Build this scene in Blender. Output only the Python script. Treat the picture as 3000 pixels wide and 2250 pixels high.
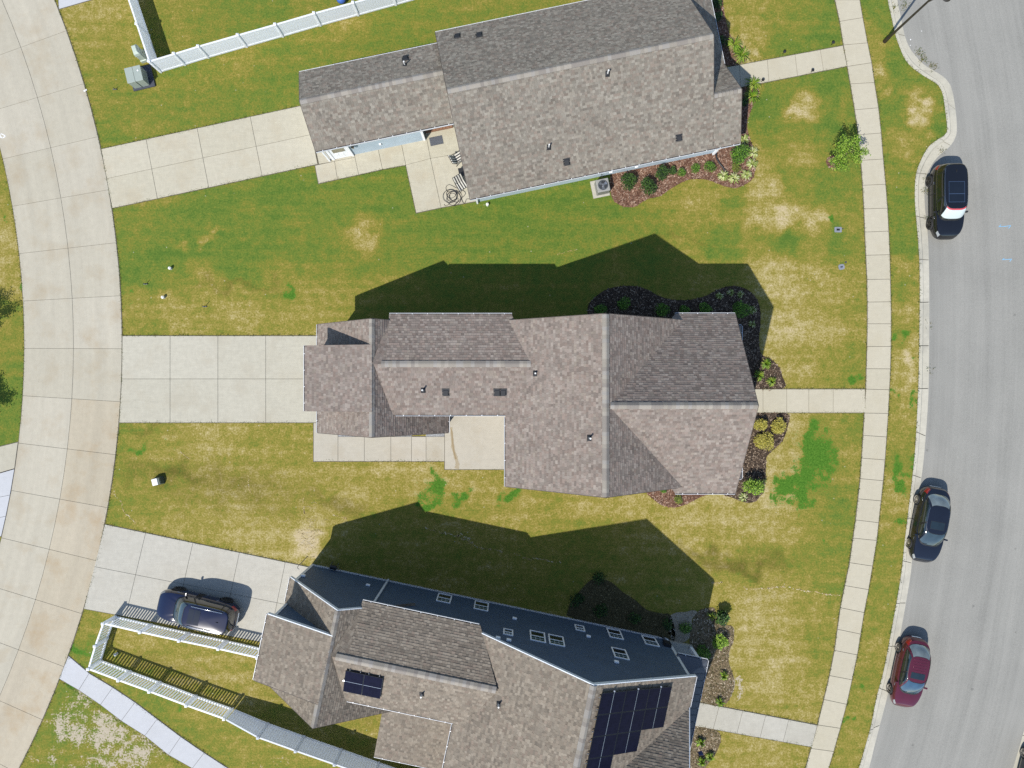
import bpy, bmesh, math, random
import numpy as np
from mathutils import Vector, Matrix, noise as mnoise

for o in list(bpy.data.objects):
    bpy.data.objects.remove(o, do_unlink=True)
SC = bpy.context.scene
COL = SC.collection
rad = math.radians

# ------------------------------------------------------------------ camera, sky, sun, exposure
CAM_H = 45.28            # drone height above the lawns, metres
FPX = 2083.0             # focal length in pixels of the 3000 px wide survey frame
cam_d = bpy.data.cameras.new('camera')
cam = bpy.data.objects.new('camera', cam_d)
COL.objects.link(cam)
cam.location = (0, 0, CAM_H)
cam.rotation_euler = (0, 0, 0)
cam_d.sensor_width = 36.0
cam_d.lens = 36.0 * FPX / 3000.0
cam_d.clip_end = 2000
SC.camera = cam

SUN_EL = rad(53.0)
SHX, SHY = 0.590, 0.807                      # direction in which shadows fall on the ground
world = bpy.data.worlds.new('World')
SC.world = world
world.use_nodes = True
wn = world.node_tree
bg = wn.nodes['Background']
sky = wn.nodes.new('ShaderNodeTexSky')
sky.sky_type = 'NISHITA'
sky.sun_disc = False
sky.sun_elevation = SUN_EL
sky.sun_rotation = math.atan2(-SHX, -SHY)
sky.air_density = 1.0
sky.dust_density = 0.3
wn.links.new(sky.outputs[0], bg.inputs[0])
bg.inputs[1].default_value = 0.13
sun_d = bpy.data.lights.new('sun', 'SUN')
sun_d.energy = 4.3
sun_d.angle = rad(0.53)
sun_d.color = (1.0, 0.955, 0.88)
sun = bpy.data.objects.new('sun', sun_d)
COL.objects.link(sun)
sun.location = (-30, -40, 60)
sun.rotation_euler = Vector((SHX * math.cos(SUN_EL), SHY * math.cos(SUN_EL), -math.sin(SUN_EL))).to_track_quat('-Z', 'Y').to_euler()
SC.view_settings.view_transform = 'Standard'
SC.view_settings.look = 'None'
SC.view_settings.exposure = 0.66
SC.view_settings.gamma = 1.0
SC.view_settings.use_curve_mapping = False
SC.render.engine = 'CYCLES'
SC.cycles.max_bounces = 5
SC.cycles.use_denoising = False

# ------------------------------------------------------------------ helpers
PX = FPX / CAM_H         # survey pixels per metre on the ground (46)
def G(px, py, z=0.0):
    """survey coordinate on the horizontal plane at height z -> place in metres"""
    k = (CAM_H - z) / FPX
    return Vector(((px - 1500) * k, (1125 - py) * k, z))
def G2(px, py):
    return ((px - 1500) / PX, (1125 - py) / PX)

def lin(r, g, b, k=1.0):
    f = lambda c: ((c / 255) / 12.92 if c <= 10 else ((c / 255 + .055) / 1.055) ** 2.4) * k
    return (f(r), f(g), f(b), 1)

WM = {}                                       # world matrix of everything built
def put(o, parent, M):
    o.parent = parent
    if parent is not None:
        o.matrix_parent_inverse = WM[parent.name].inverted()
    o.matrix_basis = M
    WM[o.name] = M.copy()
    COL.objects.link(o)
    return o
def tag(o, label=None, cat=None, group=None, kind=None):
    if label: o['label'] = label
    if cat: o['category'] = cat
    if group: o['group'] = group
    if kind: o['kind'] = kind
    return o
def thing(name, loc, rotz, label, cat, group=None, kind=None):
    o = bpy.data.objects.new(name, None)
    o.empty_display_size = .3
    put(o, None, Matrix.Translation(Vector(loc)) @ Matrix.Rotation(rotz, 4, 'Z'))
    return tag(o, label, cat, group, kind)

class MB:
    def __init__(s): s.v = []; s.f = []; s.c = []
    def add(s, vs, fs, col=None):
        b = len(s.v)
        s.v += [tuple(v) for v in vs]
        s.f += [tuple(i + b for i in f) for f in fs]
        if col is not None: s.c += [col] * len(vs)
        return s
    def box(s, x0, x1, y0, y1, z0, z1, M=None, col=None):
        vs = [Vector(p) for p in ((x0,y0,z0),(x1,y0,z0),(x1,y1,z0),(x0,y1,z0),(x0,y0,z1),(x1,y0,z1),(x1,y1,z1),(x0,y1,z1))]
        if M is not None: vs = [M @ v for v in vs]
        return s.add(vs, ((0,3,2,1),(4,5,6,7),(0,1,5,4),(1,2,6,5),(2,3,7,6),(3,0,4,7)), col)
    def prism(s, pts, z0, z1):
        """pts CCW from above; z0/z1 numbers or lists"""
        n = len(pts)
        a = z0 if hasattr(z0, '__len__') else [z0] * n
        b = z1 if hasattr(z1, '__len__') else [z1] * n
        vs = [(p[0], p[1], a[i]) for i, p in enumerate(pts)] + [(p[0], p[1], b[i]) for i, p in enumerate(pts)]
        fs = [tuple(range(n - 1, -1, -1)), tuple(range(n, 2 * n))]
        fs += [(i, (i + 1) % n, n + (i + 1) % n, n + i) for i in range(n)]
        return s.add(vs, fs)
    def tube(s, pts, r, n=8, cap=True):
        pts = [Vector(p) for p in pts]
        rs = r if hasattr(r, '__len__') else [r] * len(pts)
        vs = []; fs = []
        up = None
        for i, p in enumerate(pts):
            t = (pts[min(i + 1, len(pts) - 1)] - pts[max(i - 1, 0)]).normalized()
            if up is None:
                up = Vector((0, 0, 1)) if abs(t.z) < .9 else Vector((1, 0, 0))
            a = t.cross(up)
            if a.length < 1e-4: a = t.orthogonal()
            a.normalize(); b = a.cross(t).normalized(); up = b
            for k in range(n):
                w = 2 * math.pi * k / n
                vs.append(p + (a * math.cos(w) + b * math.sin(w)) * rs[i])
        for i in range(len(pts) - 1):
            for k in range(n):
                k2 = (k + 1) % n
                fs.append((i*n+k, i*n+k2, (i+1)*n+k2, (i+1)*n+k))
        if cap:
            fs.append(tuple(range(n - 1, -1, -1)))
            fs.append(tuple((len(pts)-1)*n + k for k in range(n)))
        return s.add(vs, fs)
    def cyl(s, c, r, z0, z1, n=16, r2=None):
        r2 = r if r2 is None else r2
        vs = [(c[0]+r*math.cos(2*math.pi*k/n), c[1]+r*math.sin(2*math.pi*k/n), z0) for k in range(n)]
        vs += [(c[0]+r2*math.cos(2*math.pi*k/n), c[1]+r2*math.sin(2*math.pi*k/n), z1) for k in range(n)]
        fs = [tuple(range(n-1,-1,-1)), tuple(range(n,2*n))] + [(k,(k+1)%n,n+(k+1)%n,n+k) for k in range(n)]
        return s.add(vs, fs)
    def mesh(s, name, mat, smooth=False):
        me = bpy.data.meshes.new(name)
        me.from_pydata(s.v, [], s.f)
        mats = mat if isinstance(mat, (list, tuple)) else [mat]
        for m in mats: me.materials.append(m)
        if s.c:
            at = me.attributes.new('tint', 'FLOAT_COLOR', 'POINT')
            at.data.foreach_set('color', np.array(s.c, dtype=np.float32).ravel())
        if smooth:
            me.polygons.foreach_set('use_smooth', [True] * len(me.polygons))
        me.update()
        return me
    def obj(s, name, mat, parent=None, smooth=False, origin=None, bevel=0):
        """links the collected shapes as one mesh object, its origin at the middle of its base (coordinates were in world metres)"""
        a = np.array(s.v, dtype=float)
        lo, hi = a.min(0), a.max(0)
        c = Vector(((lo[0]+hi[0])/2, (lo[1]+hi[1])/2, lo[2])) if origin is None else Vector(origin)
        s.v = [(v[0]-c.x, v[1]-c.y, v[2]-c.z) for v in s.v]
        o = bpy.data.objects.new(name, s.mesh(name, mat, smooth))
        put(o, parent, Matrix.Translation(c))
        if bevel:
            m = o.modifiers.new('bevel', 'BEVEL'); m.width = bevel; m.segments = 2; m.limit_method = 'ANGLE'
        return o
    def local(s, name, mat, parent, M=None, smooth=False, bevel=0):
        """shapes were given in the parent's own coordinates"""
        o = bpy.data.objects.new(name, s.mesh(name, mat, smooth))
        W = WM[parent.name] @ (M if M is not None else Matrix())
        put(o, parent, W)
        if bevel:
            m = o.modifiers.new('bevel', 'BEVEL'); m.width = bevel; m.segments = 2; m.limit_method = 'ANGLE'
        return o
def inst(name, me, parent, W):
    return put(bpy.data.objects.new(name, me), parent, W)
def copy_tree(o, M):
    """a copy of a thing with its parts and sub-parts, placed by M"""
    def rec(src, par, W):
        c = src.copy()
        put(c, par, W)
        for ch in src.children:
            rec(ch, c, W @ WM[src.name].inverted() @ WM[ch.name])
        return c
    return rec(o, None, M)

# ------------------------------------------------------------------ materials
def _n(nt, t, **kw):
    n = nt.nodes.new(t)
    for k, v in kw.items():
        setattr(n, k, v)
    return n
def newmat(name):
    m = bpy.data.materials.new(name); m.use_nodes = True
    nt = m.node_tree
    return m, nt, nt.nodes['Principled BSDF']
def noise_node(nt, co, scale, detail=3, rough=.55):
    n = _n(nt, 'ShaderNodeTexNoise')
    n.inputs['Scale'].default_value = scale
    n.inputs['Detail'].default_value = detail
    n.inputs['Roughness'].default_value = rough
    nt.links.new(co, n.inputs['Vector'])
    return n.outputs['Fac']
def ramp(nt, fac, stops):
    r = _n(nt, 'ShaderNodeValToRGB')
    e = r.color_ramp.elements
    while len(e) < len(stops): e.new(.5)
    for i, (p, c) in enumerate(stops):
        e[i].position = p; e[i].color = c
    nt.links.new(fac, r.inputs[0])
    return r.outputs[0]
def mth(nt, op, a, b=None, c=None, clamp=False):
    n = _n(nt, 'ShaderNodeMath', operation=op, use_clamp=clamp)
    for i, x in enumerate((a, b, c)):
        if x is None: continue
        if isinstance(x, (int, float)): n.inputs[i].default_value = x
        else: nt.links.new(x, n.inputs[i])
    return n.outputs[0]
def mix(nt, fac, a, b, mode='MIX'):
    n = _n(nt, 'ShaderNodeMix', data_type='RGBA', blend_type=mode)
    for s, x in ((n.inputs[0], fac), (n.inputs[6], a), (n.inputs[7], b)):
        if isinstance(x, (int, float)): s.default_value = x
        elif isinstance(x, (tuple, list)): s.default_value = x
        else: nt.links.new(x, s)
    return n.outputs[2]
def pos(nt):
    return _n(nt, 'ShaderNodeNewGeometry').outputs['Position']
def objco(nt):
    return _n(nt, 'ShaderNodeTexCoord').outputs['Object']
def bump(nt, b, h, dist, strength=1.0):
    n = _n(nt, 'ShaderNodeBump')
    n.inputs['Distance'].default_value = dist
    n.inputs['Strength'].default_value = strength
    nt.links.new(h, n.inputs['Height'])
    nt.links.new(n.outputs[0], b.inputs['Normal'])
def grey(v): return (v, v, v, 1)

def plain(name, rgb, rough=.6, var=.08, scale=6, metal=0.0, coat=0.0, bmp=0.0, spec=.5, wpos=False, rnd=0.0):
    m, nt, b = newmat(name)
    co = pos(nt) if wpos else objco(nt)
    f = noise_node(nt, co, scale, 4)
    c0 = tuple(max(0, x * (1 - var)) for x in rgb[:3]) + (1,)
    c1 = tuple(x * (1 + var) for x in rgb[:3]) + (1,)
    c = ramp(nt, f, [(.3, c0), (.7, c1)])
    if rnd:
        oi = _n(nt, 'ShaderNodeObjectInfo').outputs['Random']
        k = mth(nt, 'MULTIPLY_ADD', oi, 2 * rnd, 1 - rnd)
        g = _n(nt, 'ShaderNodeCombineColor')
        for i in range(3): nt.links.new(k, g.inputs[i])
        c = mix(nt, 1.0, c, g.outputs[0], 'MULTIPLY')
    nt.links.new(c, b.inputs['Base Color'])
    b.inputs['Roughness'].default_value = rough
    b.inputs['Metallic'].default_value = metal
    b.inputs['Coat Weight'].default_value = coat
    b.inputs['Coat Roughness'].default_value = .04
    b.inputs['Specular IOR Level'].default_value = spec
    if bmp: bump(nt, b, f, bmp)
    return m

def concrete(name, rgb, stain, var=.12, stain_amt=.5, rnd=.05, curved=False):
    m, nt, b = newmat(name)
    p = pos(nt)
    big = noise_node(nt, p, .55, 5, .6)
    mid = noise_node(nt, p, 3.2, 5, .65)
    fine = noise_node(nt, p, 26, 3, .6)
    # broom finish: faint streaks
    mp = _n(nt, 'ShaderNodeMapping'); mp.inputs['Scale'].default_value = (.7, 9, 1)
    nt.links.new(p, mp.inputs[0])
    st = noise_node(nt, mp.outputs[0], 1.6, 4, .6)
    mp2 = _n(nt, 'ShaderNodeMapping'); mp2.inputs['Scale'].default_value = (9, .7, 1)
    nt.links.new(p, mp2.inputs[0])
    st2 = noise_node(nt, mp2.outputs[0], 1.6, 4, .6)
    if curved:     # wheel paths and broom lines follow the long curve of the alley
        sx = _n(nt, 'ShaderNodeSeparateXYZ'); nt.links.new(p, sx.inputs[0])
        dx = mth(nt, 'ADD', sx.outputs[0], (1500 - (358 - 2690.0)) / PX)
        dy = mth(nt, 'ADD', sx.outputs[1], -(1125 - 1012.0) / PX)
        rr = mth(nt, 'SQRT', mth(nt, 'ADD', mth(nt, 'MULTIPLY', dx, dx), mth(nt, 'MULTIPLY', dy, dy)))
        cb = _n(nt, 'ShaderNodeCombineXYZ')
        nt.links.new(mth(nt, 'MULTIPLY', rr, 1.6), cb.inputs[0]); nt.links.new(mth(nt, 'MULTIPLY', sx.outputs[1], .07), cb.inputs[1])
        st = noise_node(nt, cb.outputs[0], 1.0, 5, .6)
        s = mth(nt, 'ADD', mth(nt, 'MULTIPLY', mid, .35), mth(nt, 'ADD', mth(nt, 'MULTIPLY', st, .5), mth(nt, 'MULTIPLY', st2, .15)))
    else:
        s = mth(nt, 'ADD', mth(nt, 'MULTIPLY', mid, .5), mth(nt, 'ADD', mth(nt, 'MULTIPLY', st, .3), mth(nt, 'MULTIPLY', st2, .2)))
    s = mth(nt, 'ADD', mth(nt, 'MULTIPLY', s, .8), mth(nt, 'MULTIPLY', fine, .2))
    c0 = tuple(x * (1 - var) for x in rgb[:3]) + (1,)
    c1 = tuple(min(.95, x * (1 + var)) for x in rgb[:3]) + (1,)
    c = ramp(nt, s, [(.38, c0), (.62, c1)])
    k = ramp(nt, big, [(.5, grey(0)), (.72, grey(1))])
    kk = mth(nt, 'MULTIPLY', k, mth(nt, 'MULTIPLY', mid, stain_amt * 1.7))
    c = mix(nt, kk, c, stain)
    oi = _n(nt, 'ShaderNodeObjectInfo').outputs['Random']
    g = _n(nt, 'ShaderNodeCombineColor')
    kf = mth(nt, 'MULTIPLY_ADD', oi, 2 * rnd, 1 - rnd)
    kb = mth(nt, 'MULTIPLY_ADD', oi, 2.6 * rnd, 1 - 1.5 * rnd)
    nt.links.new(kf, g.inputs[0]); nt.links.new(kf, g.inputs[1]); nt.links.new(kb, g.inputs[2])
    c = mix(nt, 1.0, c, g.outputs[0], 'MULTIPLY')
    # dark specks
    vo = _n(nt, 'ShaderNodeTexVoronoi'); vo.inputs['Scale'].default_value = 1.3
    nt.links.new(p, vo.inputs['Vector'])
    d = ramp(nt, vo.outputs['Distance'], [(.022, grey(.62)), (.04, grey(1))])
    c = mix(nt, .5, c, mix(nt, 1.0, c, d, 'MULTIPLY'))
    nt.links.new(c, b.inputs['Base Color'])
    b.inputs['Roughness'].default_value = .9
    b.inputs['Specular IOR Level'].default_value = .25
    bump(nt, b, fine, .004, .5)
    return m
K = .47     # the photograph's values divided by what daylight and exposure do to them
M_ALLEY = concrete('alley_concrete', lin(213, 206, 187, K), lin(196, 180, 152, K), .10, .7, .03, True)
M_ALLEY_TAN = concrete('tan_stained_concrete', lin(211, 200, 177, K), lin(196, 172, 136, K), .10, .8, .03, True)
M_DRIVE_T = concrete('warm_concrete', lin(220, 213, 191, K), lin(202, 184, 152, K), .10, .45, .03)
M_DRIVE_M = concrete('pale_concrete', lin(216, 211, 193, K), lin(194, 182, 158, K), .10, .4, .025)
M_DRIVE_B = concrete('grey_concrete', lin(214, 210, 197, K), lin(196, 189, 173, K), .10, .4, .03)
M_WHITE_CONC = concrete('new_concrete', lin(222, 224, 228, K), lin(205, 205, 205, K), .05, .3, .02)
M_WALK = concrete('walk_concrete', lin(221, 213, 190, K), lin(206, 194, 164, K), .06, .35, .025)
M_PATIO = concrete('patio_concrete', lin(216, 209, 193, K), lin(192, 176, 148, K), .07, .55, .03)
M_KERB = concrete('kerb_concrete', lin(222, 217, 200, K), lin(186, 183, 172, K), .10, .9, .04)
M_SOIL = plain('soil', lin(112, 104, 90, .5), .95, .3, 8, wpos=True)
M_WHITE = plain('white_vinyl', lin(240, 242, 244, .98), .45, .03, 3)
def translucent(m, amt):
    nt = m.node_tree; b = nt.nodes['Principled BSDF']; out = nt.nodes['Material Output']
    tr = _n(nt, 'ShaderNodeBsdfTranslucent'); ms = _n(nt, 'ShaderNodeMixShader'); ms.inputs[0].default_value = amt
    nt.links.new(b.inputs['Base Color'].links[0].from_socket, tr.inputs[0])
    nt.links.new(b.outputs[0], ms.inputs[1]); nt.links.new(tr.outputs[0], ms.inputs[2]); nt.links.new(ms.outputs[0], out.inputs[0])
translucent(M_WHITE, .5)
M_TRIM = plain('white_trim', lin(236, 238, 240, .88), .5, .04, 4)
M_GUTTER = plain('white_gutter', lin(226, 229, 233, .66), .35, .04, 4)
M_GUT_IN = plain('gutter_dark_lining', lin(62, 66, 70, .5), .9, .3, 12)
M_RAKE = plain('grey_rake_board', lin(206, 212, 218, .85), .5, .04, 4)
M_GREYFENCE = plain('grey_vinyl', lin(226, 230, 236, .9), .5, .03, 3)
translucent(M_GREYFENCE, .5)
M_BLACK = plain('black_plastic', lin(26, 27, 29, .8), .5, .2, 12)
M_RUBBER = plain('tyre_rubber', lin(34, 34, 35, .8), .85, .2, 20)
M_DKMETAL = plain('dark_vent_metal', lin(34, 37, 43, .45), .7, .15, 10)
M_GALV = plain('galvanised', lin(150, 154, 158, .7), .35, .12, 8, metal=.7)
M_PVC = plain('white_pvc', lin(238, 238, 234, .62), .4, .03, 4)
M_BRICK = plain('red_brick', lin(150, 110, 84, .55), .9, .25, 12)
M_MAT = plain('grey_rubber_mat', lin(72, 76, 84, .6), .9, .2, 30)
M_GREEN_BOX = plain('green_enamel', lin(196, 208, 198, .42), .5, .04, 3)
M_PALE_GREEN = plain('pale_green_plastic', lin(214, 228, 212, .5), .5, .05, 5)
M_DKGREEN = plain('dark_green_plastic', lin(86, 98, 84, .6), .6, .1, 6)
M_NAVY_PAD = plain('slate_pad', lin(70, 74, 86, .6), .85, .1, 8)
M_BROWNPOLE = plain('bronze_pole', lin(52, 46, 40, .6), .45, .15, 5)
M_SOLARBACK = plain('solar_frame', lin(28, 30, 36, .7), .35, .1, 5, metal=.3)
M_ALU = plain('aluminium', lin(190, 194, 200, .7), .3, .05, 5, metal=.8)
M_PORCHROOF = plain('charcoal_metal_roof', lin(88, 92, 100, .55), .45, .08, 3)
M_PORCHROOF2 = plain('bronze_metal_roof', lin(112, 106, 102, .55), .4, .06, 2)
M_WOOD = plain('porch_boards', lin(150, 134, 116, .5), .8, .12, 4)

def siding(name, rgb, expo=.18):
    m, nt, b = newmat(name)
    p = pos(nt)
    sx = _n(nt, 'ShaderNodeSeparateXYZ'); nt.links.new(p, sx.inputs[0])
    fr = mth(nt, 'FRACT', mth(nt, 'MULTIPLY', sx.outputs[2], 1 / expo))
    n1 = noise_node(nt, p, 1.2, 4)
    c0 = tuple(x * .93 for x in rgb[:3]) + (1,); c1 = tuple(x * 1.06 for x in rgb[:3]) + (1,)
    c = ramp(nt, n1, [(.35, c0), (.65, c1)])
    nt.links.new(c, b.inputs['Base Color'])
    b.inputs['Roughness'].default_value = .65
    bump(nt, b, mth(nt, 'MULTIPLY', fr, -1.0), .012)
    return m
M_SIDE_BLUE = siding('navy_siding', lin(60, 78, 98, 1.0))
M_SIDE_PALE = siding('pale_blue_siding', lin(190, 208, 220, .66))
M_SIDE_M = siding('grey_siding', lin(150, 156, 164, .55))

def shingle_mat(name):
    m, nt, b = newmat(name)
    a = _n(nt, 'ShaderNodeAttribute'); a.attribute_name = 'tint'
    p = pos(nt)
    f = noise_node(nt, p, 60, 2)
    w = noise_node(nt, p, .7, 4)
    c = mix(nt, 1.0, a.outputs['Color'], ramp(nt, f, [(.3, grey(.86)), (.7, grey(1.1))]), 'MULTIPLY')
    c = mix(nt, 1.0, c, ramp(nt, w, [(.3, grey(.93)), (.7, grey(1.05))]), 'MULTIPLY')
    nt.links.new(c, b.inputs['Base Color'])
    b.inputs['Roughness'].default_value = .93
    b.inputs['Specular IOR Level'].default_value = .2
    bump(nt, b, f, .003, .6)
    return m
M_SHINGLE = shingle_mat('asphalt_shingle')
M_DECK = plain('roof_underlay', lin(92, 84, 78, .55), .9, .15, 8)

def asphalt_mat():
    m, nt, b = newmat('road_asphalt')
    p = pos(nt)
    uv = _n(nt, 'ShaderNodeUVMap'); uv.uv_map = 'lane'
    mp = _n(nt, 'ShaderNodeMapping'); mp.inputs['Scale'].default_value = (1.15, .035, 1)
    nt.links.new(uv.outputs[0], mp.inputs[0])
    lane = noise_node(nt, mp.outputs[0], 1.0, 5, .6)
    mp2 = _n(nt, 'ShaderNodeMapping'); mp2.inputs['Scale'].default_value = (6.0, .12, 1)
    nt.links.new(uv.outputs[0], mp2.inputs[0])
    lane2 = noise_node(nt, mp2.outputs[0], 1.0, 4, .6)
    big = noise_node(nt, p, .35, 4)
    fine = noise_node(nt, p, 22, 3, .7)
    ff = noise_node(nt, p, 60, 2, .7)
    s = mth(nt, 'ADD', mth(nt, 'MULTIPLY', fine, .34), mth(nt, 'MULTIPLY', ff, .24))
    s = mth(nt, 'ADD', s, mth(nt, 'ADD', mth(nt, 'MULTIPLY', lane, .22), mth(nt, 'MULTIPLY', lane2, .10)))
    s = mth(nt, 'ADD', s, mth(nt, 'MULTIPLY', big, .12))
    c = ramp(nt, s, [(.38, lin(146, 145, 139, K)), (.5, lin(171, 170, 163, K)), (.64, lin(192, 190, 182, K))])
    vo = _n(nt, 'ShaderNodeTexVoronoi'); vo.inputs['Scale'].default_value = .55
    nt.links.new(p, vo.inputs['Vector'])
    d = ramp(nt, mth(nt, 'ADD', vo.outputs['Distance'], mth(nt, 'MULTIPLY', fine, .1)), [(.075, grey(.55)), (.11, grey(1))])
    c = mix(nt, .6, c, mix(nt, 1.0, c, d, 'MULTIPLY'))
    nt.links.new(c, b.inputs['Base Color'])
    b.inputs['Roughness'].default_value = .92
    b.inputs['Specular IOR Level'].default_value = .25
    bump(nt, b, fine, .01, .6)
    return m
M_ROAD = asphalt_mat()

def attr(nt, name):
    a = _n(nt, 'ShaderNodeAttribute'); a.attribute_name = name
    return a.outputs['Fac']
def lawn_mat():
    m, nt, b = newmat('lawn_turf')
    p = pos(nt)
    dry, weed, bare, dark = (attr(nt, k) for k in ('dry', 'weed', 'bare', 'dark'))
    n0 = noise_node(nt, p, .5, 5, .6)
    n1 = noise_node(nt, p, 2.2, 5, .62)
    n2 = noise_node(nt, p, 9, 4, .65)
    n3 = noise_node(nt, p, 24, 3, .7)
    # short directional blades
    def blades(sx, sy):
        mp = _n(nt, 'ShaderNodeMapping'); mp.inputs['Scale'].default_value = (sx, sy, 1); mp.inputs['Rotation'].default_value = (0, 0, .5)
        nt.links.new(p, mp.inputs[0])
        return noise_node(nt, mp.outputs[0], 1, 3, .7)
    bl = mth(nt, 'ADD', mth(nt, 'MULTIPLY', blades(34, 13), .5), mth(nt, 'MULTIPLY', blades(12, 30), .5))
    c5 = lambda x: mth(nt, 'SUBTRACT', x, .5)
    mps = _n(nt, 'ShaderNodeMapping'); mps.inputs['Scale'].default_value = (.13, 1.5, 1); mps.inputs['Rotation'].default_value = (0, 0, .06)
    nt.links.new(p, mps.inputs[0])
    mow = noise_node(nt, mps.outputs[0], 1.0, 4, .6)
    d = mth(nt, 'ADD', dry, mth(nt, 'MULTIPLY', c5(n0), .45))
    d = mth(nt, 'ADD', d, mth(nt, 'MULTIPLY', c5(mow), .6))
    d = mth(nt, 'ADD', d, mth(nt, 'MULTIPLY', c5(n1), .85))
    d = mth(nt, 'ADD', d, mth(nt, 'MULTIPLY', c5(n2), .80))
    d = mth(nt, 'ADD', d, mth(nt, 'MULTIPLY', c5(n3), .60))
    c = ramp(nt, d, [(0.0, lin(96, 128, 50, K)), (.22, lin(119, 139, 56, K)), (.42, lin(142, 142, 58, K)),
                     (.62, lin(168, 153, 74, K)), (.82, lin(196, 181, 120, K)), (1.0, lin(218, 200, 158, K))])
    # fine speckle, darker where the bump height is low
    v = mth(nt, 'ADD', mth(nt, 'MULTIPLY', n3, .35), mth(nt, 'ADD', mth(nt, 'MULTIPLY', bl, .4), mth(nt, 'MULTIPLY', n2, .25)))
    val = ramp(nt, v, [(.36, grey(.64)), (.5, grey(1.02)), (.64, grey(1.36))])
    c = mix(nt, 1.0, c, val, 'MULTIPLY')
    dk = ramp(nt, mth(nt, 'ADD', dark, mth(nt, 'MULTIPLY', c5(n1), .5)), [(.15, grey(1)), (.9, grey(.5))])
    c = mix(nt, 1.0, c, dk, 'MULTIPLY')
    # bare sandy soil
    bf = mth(nt, 'ADD', bare, mth(nt, 'ADD', mth(nt, 'MULTIPLY', c5(n1), 1.1), mth(nt, 'MULTIPLY', c5(n2), 1.3)))
    bf = ramp(nt, bf, [(.52, grey(0)), (.66, grey(1))])
    sand = ramp(nt, n3, [(.3, lin(196, 180, 152, K)), (.7, lin(226, 216, 196, K))])
    c = mix(nt, mth(nt, 'MULTIPLY', bf, mth(nt, 'GREATER_THAN', bare, .05)), c, sand)
    # clumps of bright broad weed with ragged rims
    wf = mth(nt, 'ADD', weed, mth(nt, 'ADD', mth(nt, 'MULTIPLY', c5(n1), 1.7), mth(nt, 'MULTIPLY', c5(n2), 1.5)))
    wf = mth(nt, 'ADD', wf, mth(nt, 'MULTIPLY', c5(n3), .8))
    wf = mth(nt, 'MULTIPLY', ramp(nt, wf, [(.45, grey(0)), (.56, grey(1))]), mth(nt, 'GREATER_THAN', weed, .04))
    wv = mth(nt, 'ADD', mth(nt, 'MULTIPLY', n3, .5), mth(nt, 'MULTIPLY', n2, .5))
    wc = ramp(nt, wv, [(.36, lin(52, 94, 26, K)), (.5, lin(86, 136, 42, K)), (.66, lin(126, 168, 66, K))])
    c = mix(nt, wf, c, wc)
    # fallen pale bits
    vo = _n(nt, 'ShaderNodeTexVoronoi'); vo.inputs['Scale'].default_value = 1.1
    nt.links.new(p, vo.inputs['Vector'])
    sp = ramp(nt, vo.outputs['Distance'], [(.03, grey(1)), (.05, grey(0))])
    c = mix(nt, mth(nt, 'MULTIPLY', sp, .6), c, lin(222, 214, 190, K))
    nt.links.new(c, b.inputs['Base Color'])
    b.inputs['Roughness'].default_value = .95
    b.inputs['Specular IOR Level'].default_value = .12
    bump(nt, b, v, .05, .55)
    return m
M_LAWN = lawn_mat()

def mulch_mat(name, a, bb, c_):
    m, nt, b = newmat(name)
    p = pos(nt)
    n1 = noise_node(nt, p, 16, 4, .7)
    n2 = noise_node(nt, p, 1.4, 3)
    n3 = noise_node(nt, p, 45, 2, .7)
    s = mth(nt, 'ADD', mth(nt, 'MULTIPLY', n1, .5), mth(nt, 'ADD', mth(nt, 'MULTIPLY', n2, .15), mth(nt, 'MULTIPLY', n3, .35)))
    c = ramp(nt, s, [(.36, a), (.5, bb), (.66, c_)])
    nt.links.new(c, b.inputs['Base Color'])
    b.inputs['Roughness'].default_value = .95
    b.inputs['Specular IOR Level'].default_value = .15
    bump(nt, b, n1, .04, .8)
    return m
M_MULCH_RED = mulch_mat('red_mulch', lin(80, 56, 44, K), lin(132, 98, 80, K), lin(180, 148, 126, K))
M_MULCH_DK = mulch_mat('dark_mulch', lin(46, 38, 30, K), lin(86, 72, 60, K), lin(140, 122, 104, K))
M_MULCH_OLD = mulch_mat('weathered_mulch', lin(80, 70, 50, K), lin(136, 120, 92, K), lin(196, 182, 156, K))
M_SAND = mulch_mat('pale_sand', lin(150, 136, 112, K), lin(200, 186, 160, K), lin(228, 218, 200, K))
M_MULCH_SHADE = mulch_mat('shaded_mulch', lin(60, 56, 38, K), lin(100, 92, 62, K), lin(140, 128, 92, K))  # weathered mulch with its colours darkened for the shade of the house
M_GRAVEL = mulch_mat('grey_gravel', lin(120, 122, 124, K), lin(180, 182, 184, K), lin(226, 228, 230, K))
def tint_mat(name, rough=.8, trans=0.0):
    m, nt, b = newmat(name)
    a = _n(nt, 'ShaderNodeAttribute'); a.attribute_name = 'tint'
    n1 = noise_node(nt, objco(nt), 9, 2)
    c = mix(nt, 1.0, a.outputs['Color'], ramp(nt, n1, [(.3, grey(.85)), (.7, grey(1.15))]), 'MULTIPLY')
    nt.links.new(c, b.inputs['Base Color'])
    b.inputs['Roughness'].default_value = rough
    b.inputs['Specular IOR Level'].default_value = .3
    if trans:
        tr = _n(nt, 'ShaderNodeBsdfTranslucent')
        nt.links.new(c, tr.inputs[0])
        ms = _n(nt, 'ShaderNodeMixShader'); ms.inputs[0].default_value = trans
        out = nt.nodes['Material Output']
        nt.links.new(b.outputs[0], ms.inputs[1]); nt.links.new(tr.outputs[0], ms.inputs[2])
        nt.links.new(ms.outputs[0], out.inputs[0])
    return m
M_LEAF = tint_mat('leaf', .55, .25)
M_CHIP = tint_mat('chip', .9)
M_BARK = plain('bark', lin(110, 92, 76, .5), .9, .25, 14)

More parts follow.
